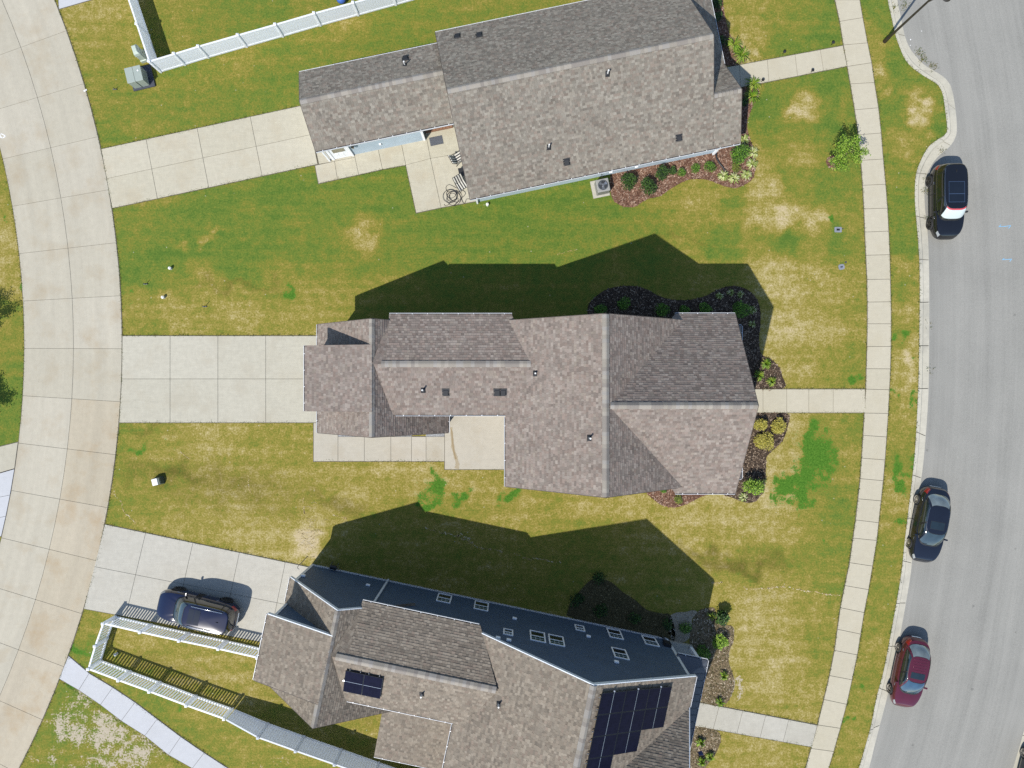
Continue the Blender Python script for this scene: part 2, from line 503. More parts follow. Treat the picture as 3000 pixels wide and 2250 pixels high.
def glass_mat(name, rgb, rough=.03):
    m, nt, b = newmat(name)
    n1 = noise_node(nt, objco(nt), 1.3, 2)
    c = ramp(nt, n1, [(.35, tuple(x * .7 for x in rgb[:3]) + (1,)), (.65, tuple(x * 1.25 for x in rgb[:3]) + (1,))])
    nt.links.new(c, b.inputs['Base Color'])
    b.inputs['Roughness'].default_value = rough
    b.inputs['Specular IOR Level'].default_value = .8
    b.inputs['Coat Weight'].default_value = .6
    return m
M_WINGLASS = glass_mat('window_glass', lin(60, 92, 92, .5))  # greenish reflection put into the pane colour
M_SCREEN = glass_mat('window_screen', lin(30, 34, 40, .6), .25)
M_DOORGLASS = glass_mat('door_glass', lin(140, 136, 104, .5))
def solar_mat():
    m, nt, b = newmat('solar_cells')
    co = objco(nt)
    br = _n(nt, 'ShaderNodeTexBrick'); br.offset = 0
    br.inputs['Scale'].default_value = 1
    br.inputs['Brick Width'].default_value = .167; br.inputs['Row Height'].default_value = .167
    br.inputs['Mortar Size'].default_value = .004
    br.inputs['Color1'].default_value = lin(20, 20, 40, .6); br.inputs['Color2'].default_value = lin(24, 24, 46, .6)
    br.inputs['Mortar'].default_value = lin(30, 32, 50, .6)
    nt.links.new(co, br.inputs['Vector'])
    nt.links.new(br.outputs[0], b.inputs['Base Color'])
    b.inputs['Roughness'].default_value = .3
    b.inputs['Specular IOR Level'].default_value = .06
    return m
M_SOLAR = solar_mat()
# ------------------------------------------------------------------ the ground: terrain, lawn, road, kerbs
def catmull(pts, n=6):
    P = [np.array(p, float) for p in pts]
    out = []
    for i in range(len(P) - 1):
        p0 = P[max(i-1,0)]; p1 = P[i]; p2 = P[i+1]; p3 = P[min(i+2,len(P)-1)]
        for k in range(n):
            t = k / n
            out.append(.5*((2*p1)+(-p0+p2)*t+(2*p0-5*p1+4*p2-p3)*t*t+(-p0+3*p1-3*p2+p3)*t**3))
    out.append(P[-1])
    return np.array(out)
KERB = [(2440,-900,2470,-900),(2540,-400,2572,-400),(2590,-120,2622,-120),(2601.5,0,2632,0),(2609,36,2639.5,36),(2618,80,2648.5,83),(2625,108,2659,119),(2636,139,2674,148),
 (2652,174,2706,184),(2674,199,2735,203),(2706,222,2764,221),(2742.5,244,2782,239),(2755,259,2793,264),(2762.5,278.5,2800.5,307),
 (2769.7,325.5,2805,347),(2775,376,2806,383),(2769.7,394,2800.5,405),(2750,407,2786,427),(2721,429,2764,445),(2701,463,2742.5,467),
 (2686.5,499,2722,500),(2681,535,2712,535),(2681,600,2712,600),(2688,681,2721,690),(2693.7,771,2724,771),(2694.8,862,2725,860),
 (2693.7,970,2725,970),(2691.5,1100,2724,1100),(2688,1190,2721,1190),(2681,1317,2710,1335),(2670,1425,2698,1430),(2659,1516,2688,1520),
 (2648.5,1606,2676,1620),(2637.6,1700,2668,1700),(2602,1900,2632,1905),(2587,1973,2615,1985),(2568,2044,2599,2055),(2552,2125,2584,2112),
 (2535.6,2185,2565,2185),(2516.6,2250,2549,2250),(2480,2370,2512,2370),(2380,2650,2412,2650),(2200,3100,2230,3100)]
kb = catmull([(a,b) for a,b,c,d in KERB], 6)
ka = catmull([(c,d) for a,b,c,d in KERB], 6)
kb_w = np.column_stack([(kb[:,0]-1500)/PX, (1125-kb[:,1])/PX])
ka_w = np.column_stack([(ka[:,0]-1500)/PX, (1125-ka[:,1])/PX])
def interp_y(curve, y):           # x of a curve at world y (y falls along the curve)
    return np.interp(y, curve[::-1,1], curve[::-1,0])

# sidewalk edges (left, right) in survey pixels
SW_L = [(2340,-500),(2418,-120),(2446,0),(2460,63),(2471,132),(2482,195),(2491,246),(2504,322),(2514,395),(2522,470),(2527,543),(2531,612),(2533.5,680),(2536.5,748),(2540,819),(2541,885),(2541,948.5),(2540,1015),(2538,1080),(2536.5,1140),(2532,1210),(2528.5,1275),(2524,1342),(2520,1402),(2513.5,1461),(2506.5,1523),(2499,1576),(2489,1648),(2475,1715),(2462,1780),(2453,1843),(2444.7,1905),(2430,1978.6),(2413.6,2048.6),(2395,2123),(2376,2192),(2360,2250),(2330,2340),(2240,2600)]
SW_R = [(2412,-500),(2490,-120),(2518,0),(2527,52),(2541,126),(2553,184),(2561,242),(2573,316),(2581,390),(2587,466),(2594,540),(2599.5,610),(2603,677),(2606,746),(2608,817.6),(2609.5,884),(2610,948.5),(2609.5,1015),(2608,1080.5),(2605,1141.6),(2601.5,1211),(2597,1280),(2592,1347),(2587,1408),(2580.5,1467),(2573.6,1531),(2568,1583),(2555.6,1658),(2544,1727),(2531,1794),(2521,1857),(2511,1918),(2495.5,1991),(2480,2062.7),(2461,2133),(2442,2201),(2424,2260),(2396,2345),(2306,2605)]
swr = np.array([((x-1500)/PX, (1125-y)/PX) for x,y in SW_R])
def road_far(y):                  # far asphalt edge
    return np.interp(y, swr[::-1,1], swr[::-1,0]) + 545 / PX

ROAD_Z = -0.10
# terrain far below everything so that the land goes on to the horizon
R = 900
t = MB().add([(-R,-R,-.35),(R,-R,-.35),(R,R,-.35),(-R,R,-.35)], [(0,1,2,3)])
terrain = t.obj('terrain', M_LAWN); tag(terrain, kind='structure')

DRY = [(230,60,.6),(330,100,.55),(300,250,.45),(320,400,.3),(600,250,.35),(800,200,.3),(1000,130,.3),(1150,60,.3),(700,170,.5),(1000,90,.5),(500,330,.35),(700,330,.3),
 (600,60,.35),(480,60,.4),(800,30,.25),(900,20,.42),(700,20,.3),(550,10,.5),
 (380,640,.35),(420,560,.48),(400,700,.25),(600,600,.2),(800,560,.15),(900,700,.33),(1050,690,.42),(1000,620,.2),(1100,530,.2),(1200,560,.2),(1300,660,.2),(1500,640,.15),(1700,600,.2),(1800,640,.25),(1900,680,.35),
 (360,790,.12),(500,750,.12),(700,760,.12),(900,740,.22),(1100,770,.28),(1250,740,.22),(1450,700,.2),(1600,700,.2),(1750,700,.22),
 (400,900,.55),(500,900,.64),(600,850,.58),(700,920,.6),(900,900,.6),(850,830,.5),(450,970,.42),(1000,860,.55),(1200,850,.45),(1500,850,.45),(1800,800,.45),(2050,800,.55),
 (2200,60,.6),(2300,40,.5),(2400,110,.12),(2350,60,.3),(2270,100,.25),(2180,190,.8),(2420,240,.15),(2300,240,.3),(2250,330,.12),(2420,350,.1),(2300,410,.4),(2230,480,.6),(2300,520,.35),(2440,570,.2),(2250,550,.8),(2400,540,.25),(2350,470,.6),
 (2050,600,.6),(2100,570,.55),(2200,620,.65),(2300,640,.85),(2400,640,.8),(2500,640,.5),(2000,650,.35),(2150,600,.3),(2100,715,.15),(2300,700,.12),(2450,690,.2),(1900,760,.25),(2000,780,.5),
 (2250,800,.75),(2350,850,.76),(2450,850,.6),(2300,950,.76),(2400,1000,.66),(2500,900,.5),(2500,1050,.45),(2350,1080,.65),(2450,1110,.5),
 (2320,1230,.72),(2400,1220,.5),(2480,1300,.45),(2480,1400,.5),(2500,1230,.38),(2280,1400,.78),(2250,1480,.75),(2350,1490,.6),(2400,1500,.35),(2450,1480,.3),(2400,1600,.4),(2300,1570,.65),(2200,1530,.7),(2100,1500,.7),
 (1700,1490,.62),(1550,1460,.6),(1450,1430,.6),(1300,1420,.68),(1200,1390,.68),(1100,1400,.65),(1900,1500,.66),(2000,1560,.66),(1600,1500,.5),(1300,1490,.5),
 (400,1280,.5),(600,1280,.62),(800,1280,.55),(700,1400,.6),(850,1450,.56),(400,1480,.52),(350,1560,.35),(500,1560,.6),(700,1560,.68),(800,1600,.7),(900,1500,.6),(1000,1480,.6),(1150,1500,.5),(320,1300,.35),(1100,1650,.5),(1400,1650,.5),(1700,1600,.4),(1900,1700,.5),
 (2200,1650,.5),(2300,1640,.42),(2100,1700,.55),(2250,1760,.68),(2350,1800,.6),(2300,1900,.7),(2400,1900,.42),(2250,2000,.7),(2350,2050,.6),(2200,1850,.72),(2450,1700,.38),(2250,2200,.65),(2350,2200,.58),
 (2560,100,.5),(2600,60,.22),(2620,180,.2),(2580,200,.58),(2650,280,.3),(2610,300,.22),(2720,330,.4),(2650,430,.6),(2735,380,.15),(2640,500,.32),(2640,600,.28),(2640,700,.22),(2660,800,.6),(2630,830,.32),(2660,900,.6),(2630,1000,.4),(2660,1050,.7),(2650,1150,.65),(2640,1250,.5),(2640,1350,.4),(2630,1450,.68),(2620,1550,.5),(2600,1650,.42),(2570,1800,.4),(2560,1900,.5),(2530,2000,.45),(2480,2150,.52),
 (20,600,.5),(30,800,.65),(30,950,.4),(30,1150,.25),(20,1250,.2),(10,700,.65),
 (400,1900,.55),(600,1980,.64),(700,2030,.6),(500,2000,.55),(1050,2060,.5),(1050,2100,.55),(260,1830,.5),(230,1900,.35),
 (350,2000,.4),(500,2120,.4),(650,2180,.45),(800,2220,.5),(450,2080,.35),(250,2050,.3),(300,2150,.42),(400,2230,.5),
 (-400,1000,.4),(-400,-300,.4),(1500,-500,.4),(1500,2800,.45),(-300,2500,.4)]
SPOT = [(2350,320,62,36,0,.62),(2690,330,24,55,-.35,.55),(2180,150,30,60,.3,.2),(600,690,14,17,0,.5),(627,690,9,9,0,.45),(520,716,12,16,0,.45),(1055,690,55,38,0,.28),(905,1580,36,60,0,.42),(500,850,120,14,.05,-.1),
 (2250,640,160,24,-.05,.12),(390,560,40,22,0,.2),(2470,330,12,70,0,.2),(2590,240,20,40,.3,.25),(2660,1060,16,60,0,.2),(600,715,200,10,.02,-.1)]
WEED = [(2382,1270,28,26),(2390,1325,40,50),(2370,1390,46,50),(2345,1442,38,32),(2258,1455,16,23),(2290,1462,15,20),(2322,1420,28,26),(2635,978,12,16),(2634,1150,9,11),(2680,1165,10,30),(2675,1222,9,30),
 (2636,1378,24,34),(2655,1438,26,16),(2638,1517,16,17),(2500,1108,16,18),(2437,638,16,20),(1270,1437,28,30),(1256,1478,18,16),(1260,1378,12,17),(1350,1460,15,23),(1482,1446,15,18),(1478,1484,8,16),(1311,1487,6,10),
 (837,848,15,18),(14,645,9,9),(56,824,12,15),(378,894,14,22),(409,1308,13,18),(515,1303,9,8),(2515,2020,14,13),(2484,2103,12,14),(2424,1592,12,12),(2685,1060,8,12),
 (220,1905,26,20),(215,1885,10,10),(240,1990,30,18),(520,2090,14,10)]
BARE = [(200,2130,0.69,60,70),(230,2050,0.57,40,50),(310,2150,0.71,80,60),(400,2200,0.67,90,60),(330,2230,0.63,120,40),(150,2220,0.57,50,40),(690,2120,0.34,40,20),(800,2230,0.46,80,20),(900,1580,0.48,34,55),(2105,1290,0.00,1,1),(1960,1470,0.57,40,14),(2148,2025,0.63,14,30),(1785,1735,0.52,24,30)]
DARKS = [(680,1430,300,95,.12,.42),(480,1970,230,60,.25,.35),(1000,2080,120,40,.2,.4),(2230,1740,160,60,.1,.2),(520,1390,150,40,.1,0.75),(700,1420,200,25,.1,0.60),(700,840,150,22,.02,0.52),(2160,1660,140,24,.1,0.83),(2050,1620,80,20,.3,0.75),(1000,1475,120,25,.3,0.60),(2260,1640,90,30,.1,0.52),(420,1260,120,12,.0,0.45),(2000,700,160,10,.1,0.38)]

xs_in = np.concatenate([[-140,-100,-70,-50,-42], np.arange(-36, 33.001, .16)])
ys = np.concatenate([[60,45,36], np.arange(30, -30.001, -.16), [-36,-45,-60]])
nx, ny = len(xs_in), len(ys)
kxv = interp_y(kb_w, ys)
XX = np.zeros((ny, nx)); YY = np.repeat(ys[:,None], nx, 1)
tt = (xs_in - xs_in[0]) / (xs_in[-1] - xs_in[0])
for j in range(ny):
    x1 = kxv[j] - .01
    XX[j] = np.where(xs_in <= 10, xs_in, 10 + (xs_in - 10) * (x1 - 10) / (xs_in[-1] - 10))
PXX = 1500 + XX * PX; PYY = 1125 - YY * PX
rs = np.random.RandomState(5)
def warp(n, lo, hi, amp):          # smooth random displacement that makes every patch uneven
    o = np.zeros_like(PXX)
    for _ in range(n):
        L = math.exp(rs.uniform(math.log(lo), math.log(hi))); a = rs.uniform(0, 6.28)
        o += L / hi * np.sin((PXX*math.cos(a) + PYY*math.sin(a))*6.28/L + rs.uniform(0, 6.28))
    return o * amp
PX0, PY0 = PXX, PYY
PXX, PYY = PX0 + warp(14, 18, 140, 9), PY0 + warp(14, 18, 140, 9)
num = np.zeros_like(PXX); den = np.zeros_like(PXX)
for x, y, v in DRY:
    w = 1.0 / (((PXX-x)**2 + (PYY-y)**2) / 2500 + .15) ** 1.7
    num += w * v; den += w
dry = num / den
for x, y, a, b_, r, v in SPOT:
    dx, dy = PXX-x, PYY-y; c, s = math.cos(r), math.sin(r)
    q = ((dx*c+dy*s)/a)**2 + ((-dx*s+dy*c)/b_)**2
    dry += v * np.exp(-(q**1.5)*.7)
weed = np.zeros_like(PXX)
for x, y, a, b_ in WEED:
    q = ((PXX-x)/a)**2 + ((PYY-y)/b_)**2
    weed = np.maximum(weed, np.clip((1.14 if a > 20 else .95) - .55*np.sqrt(q), 0, 1))
weed[weed < .12] = 0
bare = np.zeros_like(PXX)
for x, y, v, a, b_ in BARE:
    bare = np.maximum(bare, v * np.exp(-(((PXX-x)/a)**2 + ((PYY-y)/b_)**2)*.6))
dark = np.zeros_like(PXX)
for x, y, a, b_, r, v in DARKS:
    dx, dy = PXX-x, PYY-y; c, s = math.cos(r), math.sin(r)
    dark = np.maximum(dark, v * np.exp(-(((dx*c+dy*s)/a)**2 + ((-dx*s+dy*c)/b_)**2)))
idx = np.arange(nx*ny).reshape(ny, nx)
q = np.stack([idx[1:,:-1], idx[1:,1:], idx[:-1,1:], idx[:-1,:-1]], -1).reshape(-1, 4)
me = bpy.data.meshes.new('lawn')
ZZ = np.zeros_like(XX)
me.vertices.add(nx*ny); me.vertices.foreach_set('co', np.stack([XX, YY, ZZ], -1).ravel())
me.loops.add(len(q)*4); me.polygons.add(len(q))
me.loops.foreach_set('vertex_index', q.ravel())
me.polygons.foreach_set('loop_start', np.arange(len(q))*4)
me.update(calc_edges=True)
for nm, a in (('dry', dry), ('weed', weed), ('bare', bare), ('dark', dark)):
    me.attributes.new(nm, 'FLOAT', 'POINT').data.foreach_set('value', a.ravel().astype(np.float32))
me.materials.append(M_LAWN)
lawn = bpy.data.objects.new('lawn', me); put(lawn, None, Matrix()); tag(lawn, kind='structure')

# asphalt street
yl = np.arange(60, -60.01, -.5)
xa = interp_y(ka_w, yl) - .05; xo = road_far(yl)
cols = 14
vs = []; uvs = []
for j, y in enumerate(yl):
    for i in range(cols + 1):
        x = xa[j] + (xo[j] - xa[j]) * i / cols
        vs.append((x, y, ROAD_Z + .04 * math.sin(math.pi * i / cols))); uvs.append((xo[j] - x, y))
fs = [(j*(cols+1)+i, (j+1)*(cols+1)+i, (j+1)*(cols+1)+i+1, j*(cols+1)+i+1) for j in range(len(yl)-1) for i in range(cols)]
me = bpy.data.meshes.new('street'); me.from_pydata(vs, [], fs); me.materials.append(M_ROAD)
ul = me.uv_layers.new(name='lane')
for l in me.loops: ul.data[l.index].uv = uvs[l.vertex_index]
street = bpy.data.objects.new('street', me); put(street, None, Matrix()); tag(street, kind='structure')

def kerb_run(name, B, A, seg):
    """kerb and gutter pan, one piece after the other with open joints"""
    root = thing(name, (B[len(B)//2][0], B[len(B)//2][1], -.2), 0, None, None, kind='structure')
    prof = [(0,-.25),(0,.012),(.30,.016),(.42,-.085),(1.0,-.098),(1.0,-.25)]
    d = np.concatenate([[0], np.cumsum(np.hypot(*np.diff(B, axis=0).T))])
    tot = d[-1]; n = int(tot / seg)
    for k in range(n):
        s0, s1 = k*seg + .02, (k+1)*seg - .02
        if np.interp((s0+s1)/2, d, np.abs(B[:,1])) > 29: continue
        mm = max(2, int((s1-s0)/.25))
        ss = np.linspace(s0, s1, mm)
        vs = []
        for s in ss:
            b0 = np.array([np.interp(s, d, B[:,0]), np.interp(s, d, B[:,1])]); a0 = np.array([np.interp(s, d, A[:,0]), np.interp(s, d, A[:,1])])
            for t_, z in prof:
                p = b0 + (a0-b0)*t_
                vs.append((p[0], p[1], z))
        m_ = len(prof)
        fs = [(j*m_+i, j*m_+i+1, (j+1)*m_+i+1, (j+1)*m_+i) for j in range(mm-1) for i in range(m_-1)]
        fs += [tuple(range(m_)), tuple(reversed([(mm-1)*m_+i for i in range(m_)]))]
        MB().add(vs, fs).obj('kerb_segment', M_KERB, root)
    return root
kerb_run('kerb', kb_w, ka_w, 2.75)
yo = np.arange(31, -31.01, -.5)
FB = np.column_stack([road_far(yo) + .68, yo]); FA = np.column_stack([road_far(yo), yo])
kerb_run('kerb', FB, FA, 3.0)
vs = []; fs = []
yo2 = np.arange(60, -60.1, -2)
for y in yo2: vs += [(float(road_far(y)) + .68, y, 0), (170, y, 0)]
fs = [(2*j, 2*j+2, 2*j+3, 2*j+1) for j in range(len(yo2)-1)]
far_lawn = MB().add(vs, fs).obj('lawn', M_LAWN); tag(far_lawn, kind='structure')

# ------------------------------------------------------------------ slabs
def shrink(pts, d):
    n = len(pts); out = []
    for i in range(n):
        p, a, b_ = Vector(pts[i]), Vector(pts[i-1]), Vector(pts[(i+1) % n])
        e1 = (p - a).normalized(); e2 = (b_ - p).normalized()
        n1 = Vector((-e1.y, e1.x)); n2 = Vector((-e2.y, e2.x))
        m = n1 + n2
        k = max(.35, 1 + n1.dot(n2))
        out.append(p + m * (d / k))
    return [tuple(v) for v in out]
def ccw(pts):
    a = sum(pts[i-1][0]*pts[i][1] - pts[i][0]*pts[i-1][1] for i in range(len(pts)))
    return pts if a > 0 else pts[::-1]
def slab_px(parent, pts_px, mat, z=.035, gap=.009, name='slab', inplace=False):
    pts = ccw([G2(*p) for p in pts_px])
    pts = shrink(pts, gap)
    b_ = MB().prism(pts, -.06, z)
    return b_.obj(name, mat, parent, bevel=.008)
def paving(name, centre_px, polys_px, mat, z=.035, gap=.009, base=True):
    c = G2(*centre_px)
    root = thing(name, (c[0], c[1], 0), 0, None, None, kind='structure')
    for pl in polys_px: slab_px(root, pl, mat, z, gap)
    if base:
        b_ = MB()
        for k, pl in enumerate(polys_px):
            pts = shrink(ccw([G2(*p) for p in pl]), -.035)
            b_.add([(p[0], p[1], .006 + .0002*(k % 3)) for p in pts], [tuple(range(len(pts)))])
        b_.obj('joint_bed', M_SOIL, root)
    return root
def lerp(a, b_, t_): return (a[0]+(b_[0]-a[0])*t_, a[1]+(b_[1]-a[1])*t_)
def quad_grid(A, B, C, D, us, vs):
    """A->B along u, A->D along v"""
    out = []
    P = lambda u, v: lerp(lerp(A, B, u), lerp(D, C, u), v)
    for i in range(len(us)-1):
        for j in range(len(vs)-1):
            out.append([P(us[i],vs[j]), P(us[i+1],vs[j]), P(us[i+1],vs[j+1]), P(us[i],vs[j+1])])
    return out

# alley of cast panels, two abreast on a long curve
AR, ACX, ACY = 2690.0, 358 - 2690.0, 1012.0
def arc(r, yc):                    # point at radius r on the spoke that meets the centre joint at height yc
    th = math.asin((yc - ACY) / (AR - 142))
    return (ACX + r*math.cos(th), ACY + r*math.sin(th))
polys = []
for k in range(-9, 11):
    y0, y1 = 1021 + 147*k, 1021 + 147*(k+1)
    for r0, r1 in ((AR-286, AR-142), (AR-142, AR)):
        ym = (y0 + y1) / 2
        polys.append([arc(r0,y0), arc(r1,y0), arc(r1,ym), arc(r1,y1), arc(r0,y1), arc(r0,ym)])
alley_root = paving('alley', (216, 1020), polys, M_ALLEY, .03, .008)
for o in list(alley_root.children):
    w_ = WM[o.name].translation
    px_, py_ = 1500 + w_.x*PX, 1125 - w_.y*PX
    if o.name.startswith('slab') and py_ > 1170 and px_ > arc(AR-142, py_)[0]:
        o.data.materials[0] = M_ALLEY_TAN

# sidewalk
polys = []
for i in range(len(SW_L)-1):
    polys.append([SW_L[i], SW_R[i], SW_R[i+1], SW_L[i+1]])
def split_big(pl, n):
    A, B, C, D = pl
    return [[lerp(A,D,k/n), lerp(B,C,k/n), lerp(B,C,(k+1)/n), lerp(A,D,(k+1)/n)] for k in range(n)]
pp = []
for pl in polys:
    h = abs(pl[3][1]-pl[0][1])
    if h > 150: pp += split_big(pl, max(1, round(h/72)))
    elif pl[0] == (2511,365): pp += split_big(pl, 1)
    else: pp.append(pl)
paving('sidewalk', (2540, 1100), pp, M_WALK, .03, .012)

# driveways
def alley_edge(y):
    return ACX + math.sqrt(AR*AR - (y-ACY)**2)
xe = lambda y: alley_edge(y) + 1.5
xs_ = [499, 639, 779, 928, 990]
polys = []
for ya, yb_ in ((984, 1110), (1110, 1238)):
    polys.append([(xe(ya), ya), (xs_[0], ya), (xs_[0], yb_), (xe(yb_), yb_)])
    for a, b_ in zip(xs_, xs_[1:]):
        polys.append([(a, ya), (b_, ya), (b_, yb_), (a, yb_)])
paving('driveway', (640, 1110), polys, M_DRIVE_M)
# neighbour's driveway at the top
A, B, C, D = (xe(437)+0, 437), (895, 307.5), (931, 481), (xe(610), 610)
polys = quad_grid(A, B, C, D, [0, .22, .47, .73, 1.0], [0, .5, 1])
paving('driveway', (610, 460), polys, M_DRIVE_T)
# driveway at the bottom, beside the car
A, B, C, D = (xe(1536), 1536), (905, 1661), (858, 1897), (xe(1783), 1783)
polys = quad_grid(A, B, C, D, [0, .2, .432, .66, .885, 1.0], [0, .5, 1])
paving('driveway', (550, 1710), polys, M_DRIVE_B)
# new white path at the bottom left
L0, R0 = (xe(1988)-2, 1988), (xe(1921), 1921)
dL, dR = (542.5-168, 2250-1988), (665.5-193.5, 2250-1921)
Ls = [L0, (231.5,2021), (295,2064), (356,2111), (425,2154.5), (494,2210.6), (564,2250), (640,2300), (700,2340)]
Rs = [R0, (262,1972), (331,2013.5), (396,2057), (461,2106), (530,2158), (598.6,2205), (668,2250), (735,2297)]
paving('path', (430, 2110), [[Ls[i], Rs[i], Rs[i+1], Ls[i+1]] for i in range(len(Ls)-1)], M_WHITE_CONC)
# neighbours across the alley: ends of two driveways
xl = lambda y: ACX + math.sqrt((AR-286)**2 - (y-ACY)**2) - 1.5
paving('driveway', (0, 1345), [[(-160,1348), (xl(1295),1295), (xl(1372),1372), (-160,1430)]], M_DRIVE_M)
paving('driveway', (-60, 1480), [[(-160,1432), (xl(1374),1374), (xl(1450),1450), (-160,1488)], [(-160,1488), (xl(1450),1450), (xl(1512),1512), (-160,1548)], [(-160,1548), (xl(1512),1512), (xl(1570),1570), (-160,1620)]], M_WHITE_CONC)
paving('driveway', (230, -40), [[(170,-60), (xe(20)+3,27), (390,-36), (360,-120)]], M_WHITE_CONC)
# front walks
xsl = [2205, 2235, 2304.5, 2369, 2440.5, 2534]
paving('front_walk', (2380, 1175), [[(a,1140),(b_,1140),(b_,1209),(a,1209)] for a, b_ in zip(xsl, xsl[1:])], M_WALK)
paving('front_walk', (2320, 195), quad_grid((2100,203),(2469,134),(2481,194),(2100,270), [0,.18,.40,.62,.82,1], [0,1]), M_WALK)
paving('front_walk', (2220, 2120), quad_grid((2030,2054),(2394,2124),(2378,2188),(2012,2122), [0,.21,.40,.585,.77,1], [0,1]), M_DRIVE_B)
# side walk and patio of the middle house
xm = [919, 990.6, 1067.7, 1145.4, 1205.8, 1248.5, 1302.7]
paving('side_walk', (1110, 1310), [[(a, 1279 if a > 950 else 1238.5),(b_,1279 if a > 950 else 1238.5),(b_,1351),(a,1351.5)] for a, b_ in zip(xm, xm[1:])], M_PATIO)
paving('patio', (1392, 1295), [[(1303,1190),(1490,1190),(1490,1375),(1303,1375)]], M_PATIO, .05)
g_ = MB()
for a, b_ in ((991,1067),(1145,1206),(1248,1302)):
    p = [G2(a,1279),G2(b_,1279),G2(b_,1240),G2(a,1240)]
    g_.prism(ccw(p), -.02, .012)
tag(g_.obj('gravel_strip', M_GRAVEL), kind='structure')
# side walk and patio of the top house
def z5(x, y): return (860 + x*.2532, 340 + y*.2532)
W_ = [[(245,560),(475,525),(510,732),(290,782)], [(385,400),(700,345),(712,480),(475,525),(410,540)], [(475,525),(712,478),(755,680),(510,732)],
      [(712,478),(690,380),(965,315),(985,405),(1030,617),(755,680)], [(985,405),(965,315),(1232,250),(1255,352),(1300,568),(1030,617)], [(1255,352),(1232,250),(1520,180),(1545,283),(1585,492),(1300,568)]]
W_[1] = [(266,423),(450,375),(480,500),(475,525),(296,557)]
W_[0] = [(250,574),(475,525),(510,732),(290,782)]
W_.append([(450,375),(690,380),(712,478),(475,525)])
paving('side_walk', (1050, 470), [[z5(*p) for p in pl] for pl in W_], M_DRIVE_T)
W_ = [[(1545,283),(1500,100),(1830,20),(1950,430),(1585,492)], [(1585,492),(1950,430),(2120,985),(1708,1060)], [(1300,568),(1585,492),(1708,1060),(1420,1122)]]
paving('patio', (1290, 520), [[z5(*p) for p in pl] for pl in W_], M_DRIVE_T, .045)

# ------------------------------------------------------------------ mulch beds
def bed(pts_px, mat, chips, colours, name='mulch_bed', seed=1):
    rnd = random.Random(seed)
    c = catmull(pts_px + [pts_px[0]], 5)[:-1]
    pts = ccw([G2(*p) for p in c])
    n = len(pts)
    cx = sum(p[0] for p in pts)/n; cy = sum(p[1] for p in pts)/n
    bmx = bmesh.new()
    zb_ = .012 + .0025*(seed % 5)
    vs = [bmx.verts.new((p[0], p[1], zb_)) for p in pts]
    f = bmx.faces.new(vs)
    bmesh.ops.triangulate(bmx, faces=[f])
    tris = [[tuple(v.co) for v in ff.verts] for ff in bmx.faces]
    bmx.free()
    b_ = MB()
    for t_ in tris: b_.add(t_, [(0,1,2)])
    o = b_.obj(name, mat); tag(o, kind='structure')
    # loose chips
    areas = [abs((t_[1][0]-t_[0][0])*(t_[2][1]-t_[0][1])-(t_[2][0]-t_[0][0])*(t_[1][1]-t_[0][1]))/2 for t_ in tris]
    ch = MB()
    N = int(sum(areas) * chips)
    for t_ in rnd.choices(tris, areas, k=N):
        u, v = rnd.random(), rnd.random()
        if u + v > 1: u, v = 1-u, 1-v
        p = Vector(t_[0]) + (Vector(t_[1])-Vector(t_[0]))*u + (Vector(t_[2])-Vector(t_[0]))*v
        L, w = rnd.uniform(.03,.085), rnd.uniform(.012,.03)
        M_ = Matrix.Translation(p + Vector((0,0,rnd.uniform(.004,.02)))) @ Matrix.Rotation(rnd.uniform(0,6.3),4,'Z') @ Matrix.Rotation(rnd.uniform(-.35,.35),4,'Y')
        k = rnd.uniform(.7,1.3); cc = rnd.choice(colours)
        ch.add([M_ @ Vector(q_) for q_ in ((-L,-w,0),(L,-w,.006),(L,w,0),(-L,w,.006))], [(0,1,2,3)], (cc[0]*k,cc[1]*k,cc[2]*k,1))
    o2 = ch.obj('mulch_chips', M_CHIP, o); tag(o2, kind='stuff')
    return o
RED = [lin(144,104,84,K), lin(172,136,114,K), lin(100,68,54,K), lin(196,168,148,K)]
DKC = [lin(96,78,62,K), lin(60,48,40,K), lin(140,118,98,K), lin(176,156,134,K)]
OLD = [lin(150,130,100,K), lin(108,92,68,K), lin(206,190,164,K), lin(90,86,50,K)]
z7 = lambda x, y: (1500 + x*.3617, 800 + y*.3617)
bed([z7(*p) for p in [(615,420),(612,310),(622,250),(680,190),(760,135),(870,108),(990,105),(1090,132),(1180,180),(1280,213),(1400,220),(1500,205),(1580,180),(1680,130),(1780,105),(1880,122),(1960,180),(2005,270),(2012,400),(2000,540),(2012,640),(2040,672),(2100,700),(2160,760),(2190,840),(2200,932),(1950,934),(1860,700),(1760,470),(1400,450),(1000,440)]], M_MULCH_DK, 120, DKC, seed=2)
z4 = lambda x, y: (2060 + x*.1929, 1180 + y*.1929)
bed([z4(*p) for p in [(700,158),(1265,156),(1278,380),(1200,580),(1060,720),(965,820),(955,950),(945,1150),(930,1330),(870,1410),(800,1490),(690,1520),(560,1490),(440,1440),(300,1390),(200,1250),(400,900),(560,600)]], M_MULCH_DK, 140, DKC, seed=3)
z15 = lambda x, y: (1500 + x*.3617, 1300 + y*.3617)
bed([z15(*p) for p in [(1080,380),(1100,410),(1150,455),(1220,500),(1330,515),(1430,480),(1520,435),(1590,400),(1500,330),(1250,320)]], M_MULCH_RED, 120, RED, seed=4)
z6 = lambda x, y: (1700 + x*.2712, 380 + y*.2712)
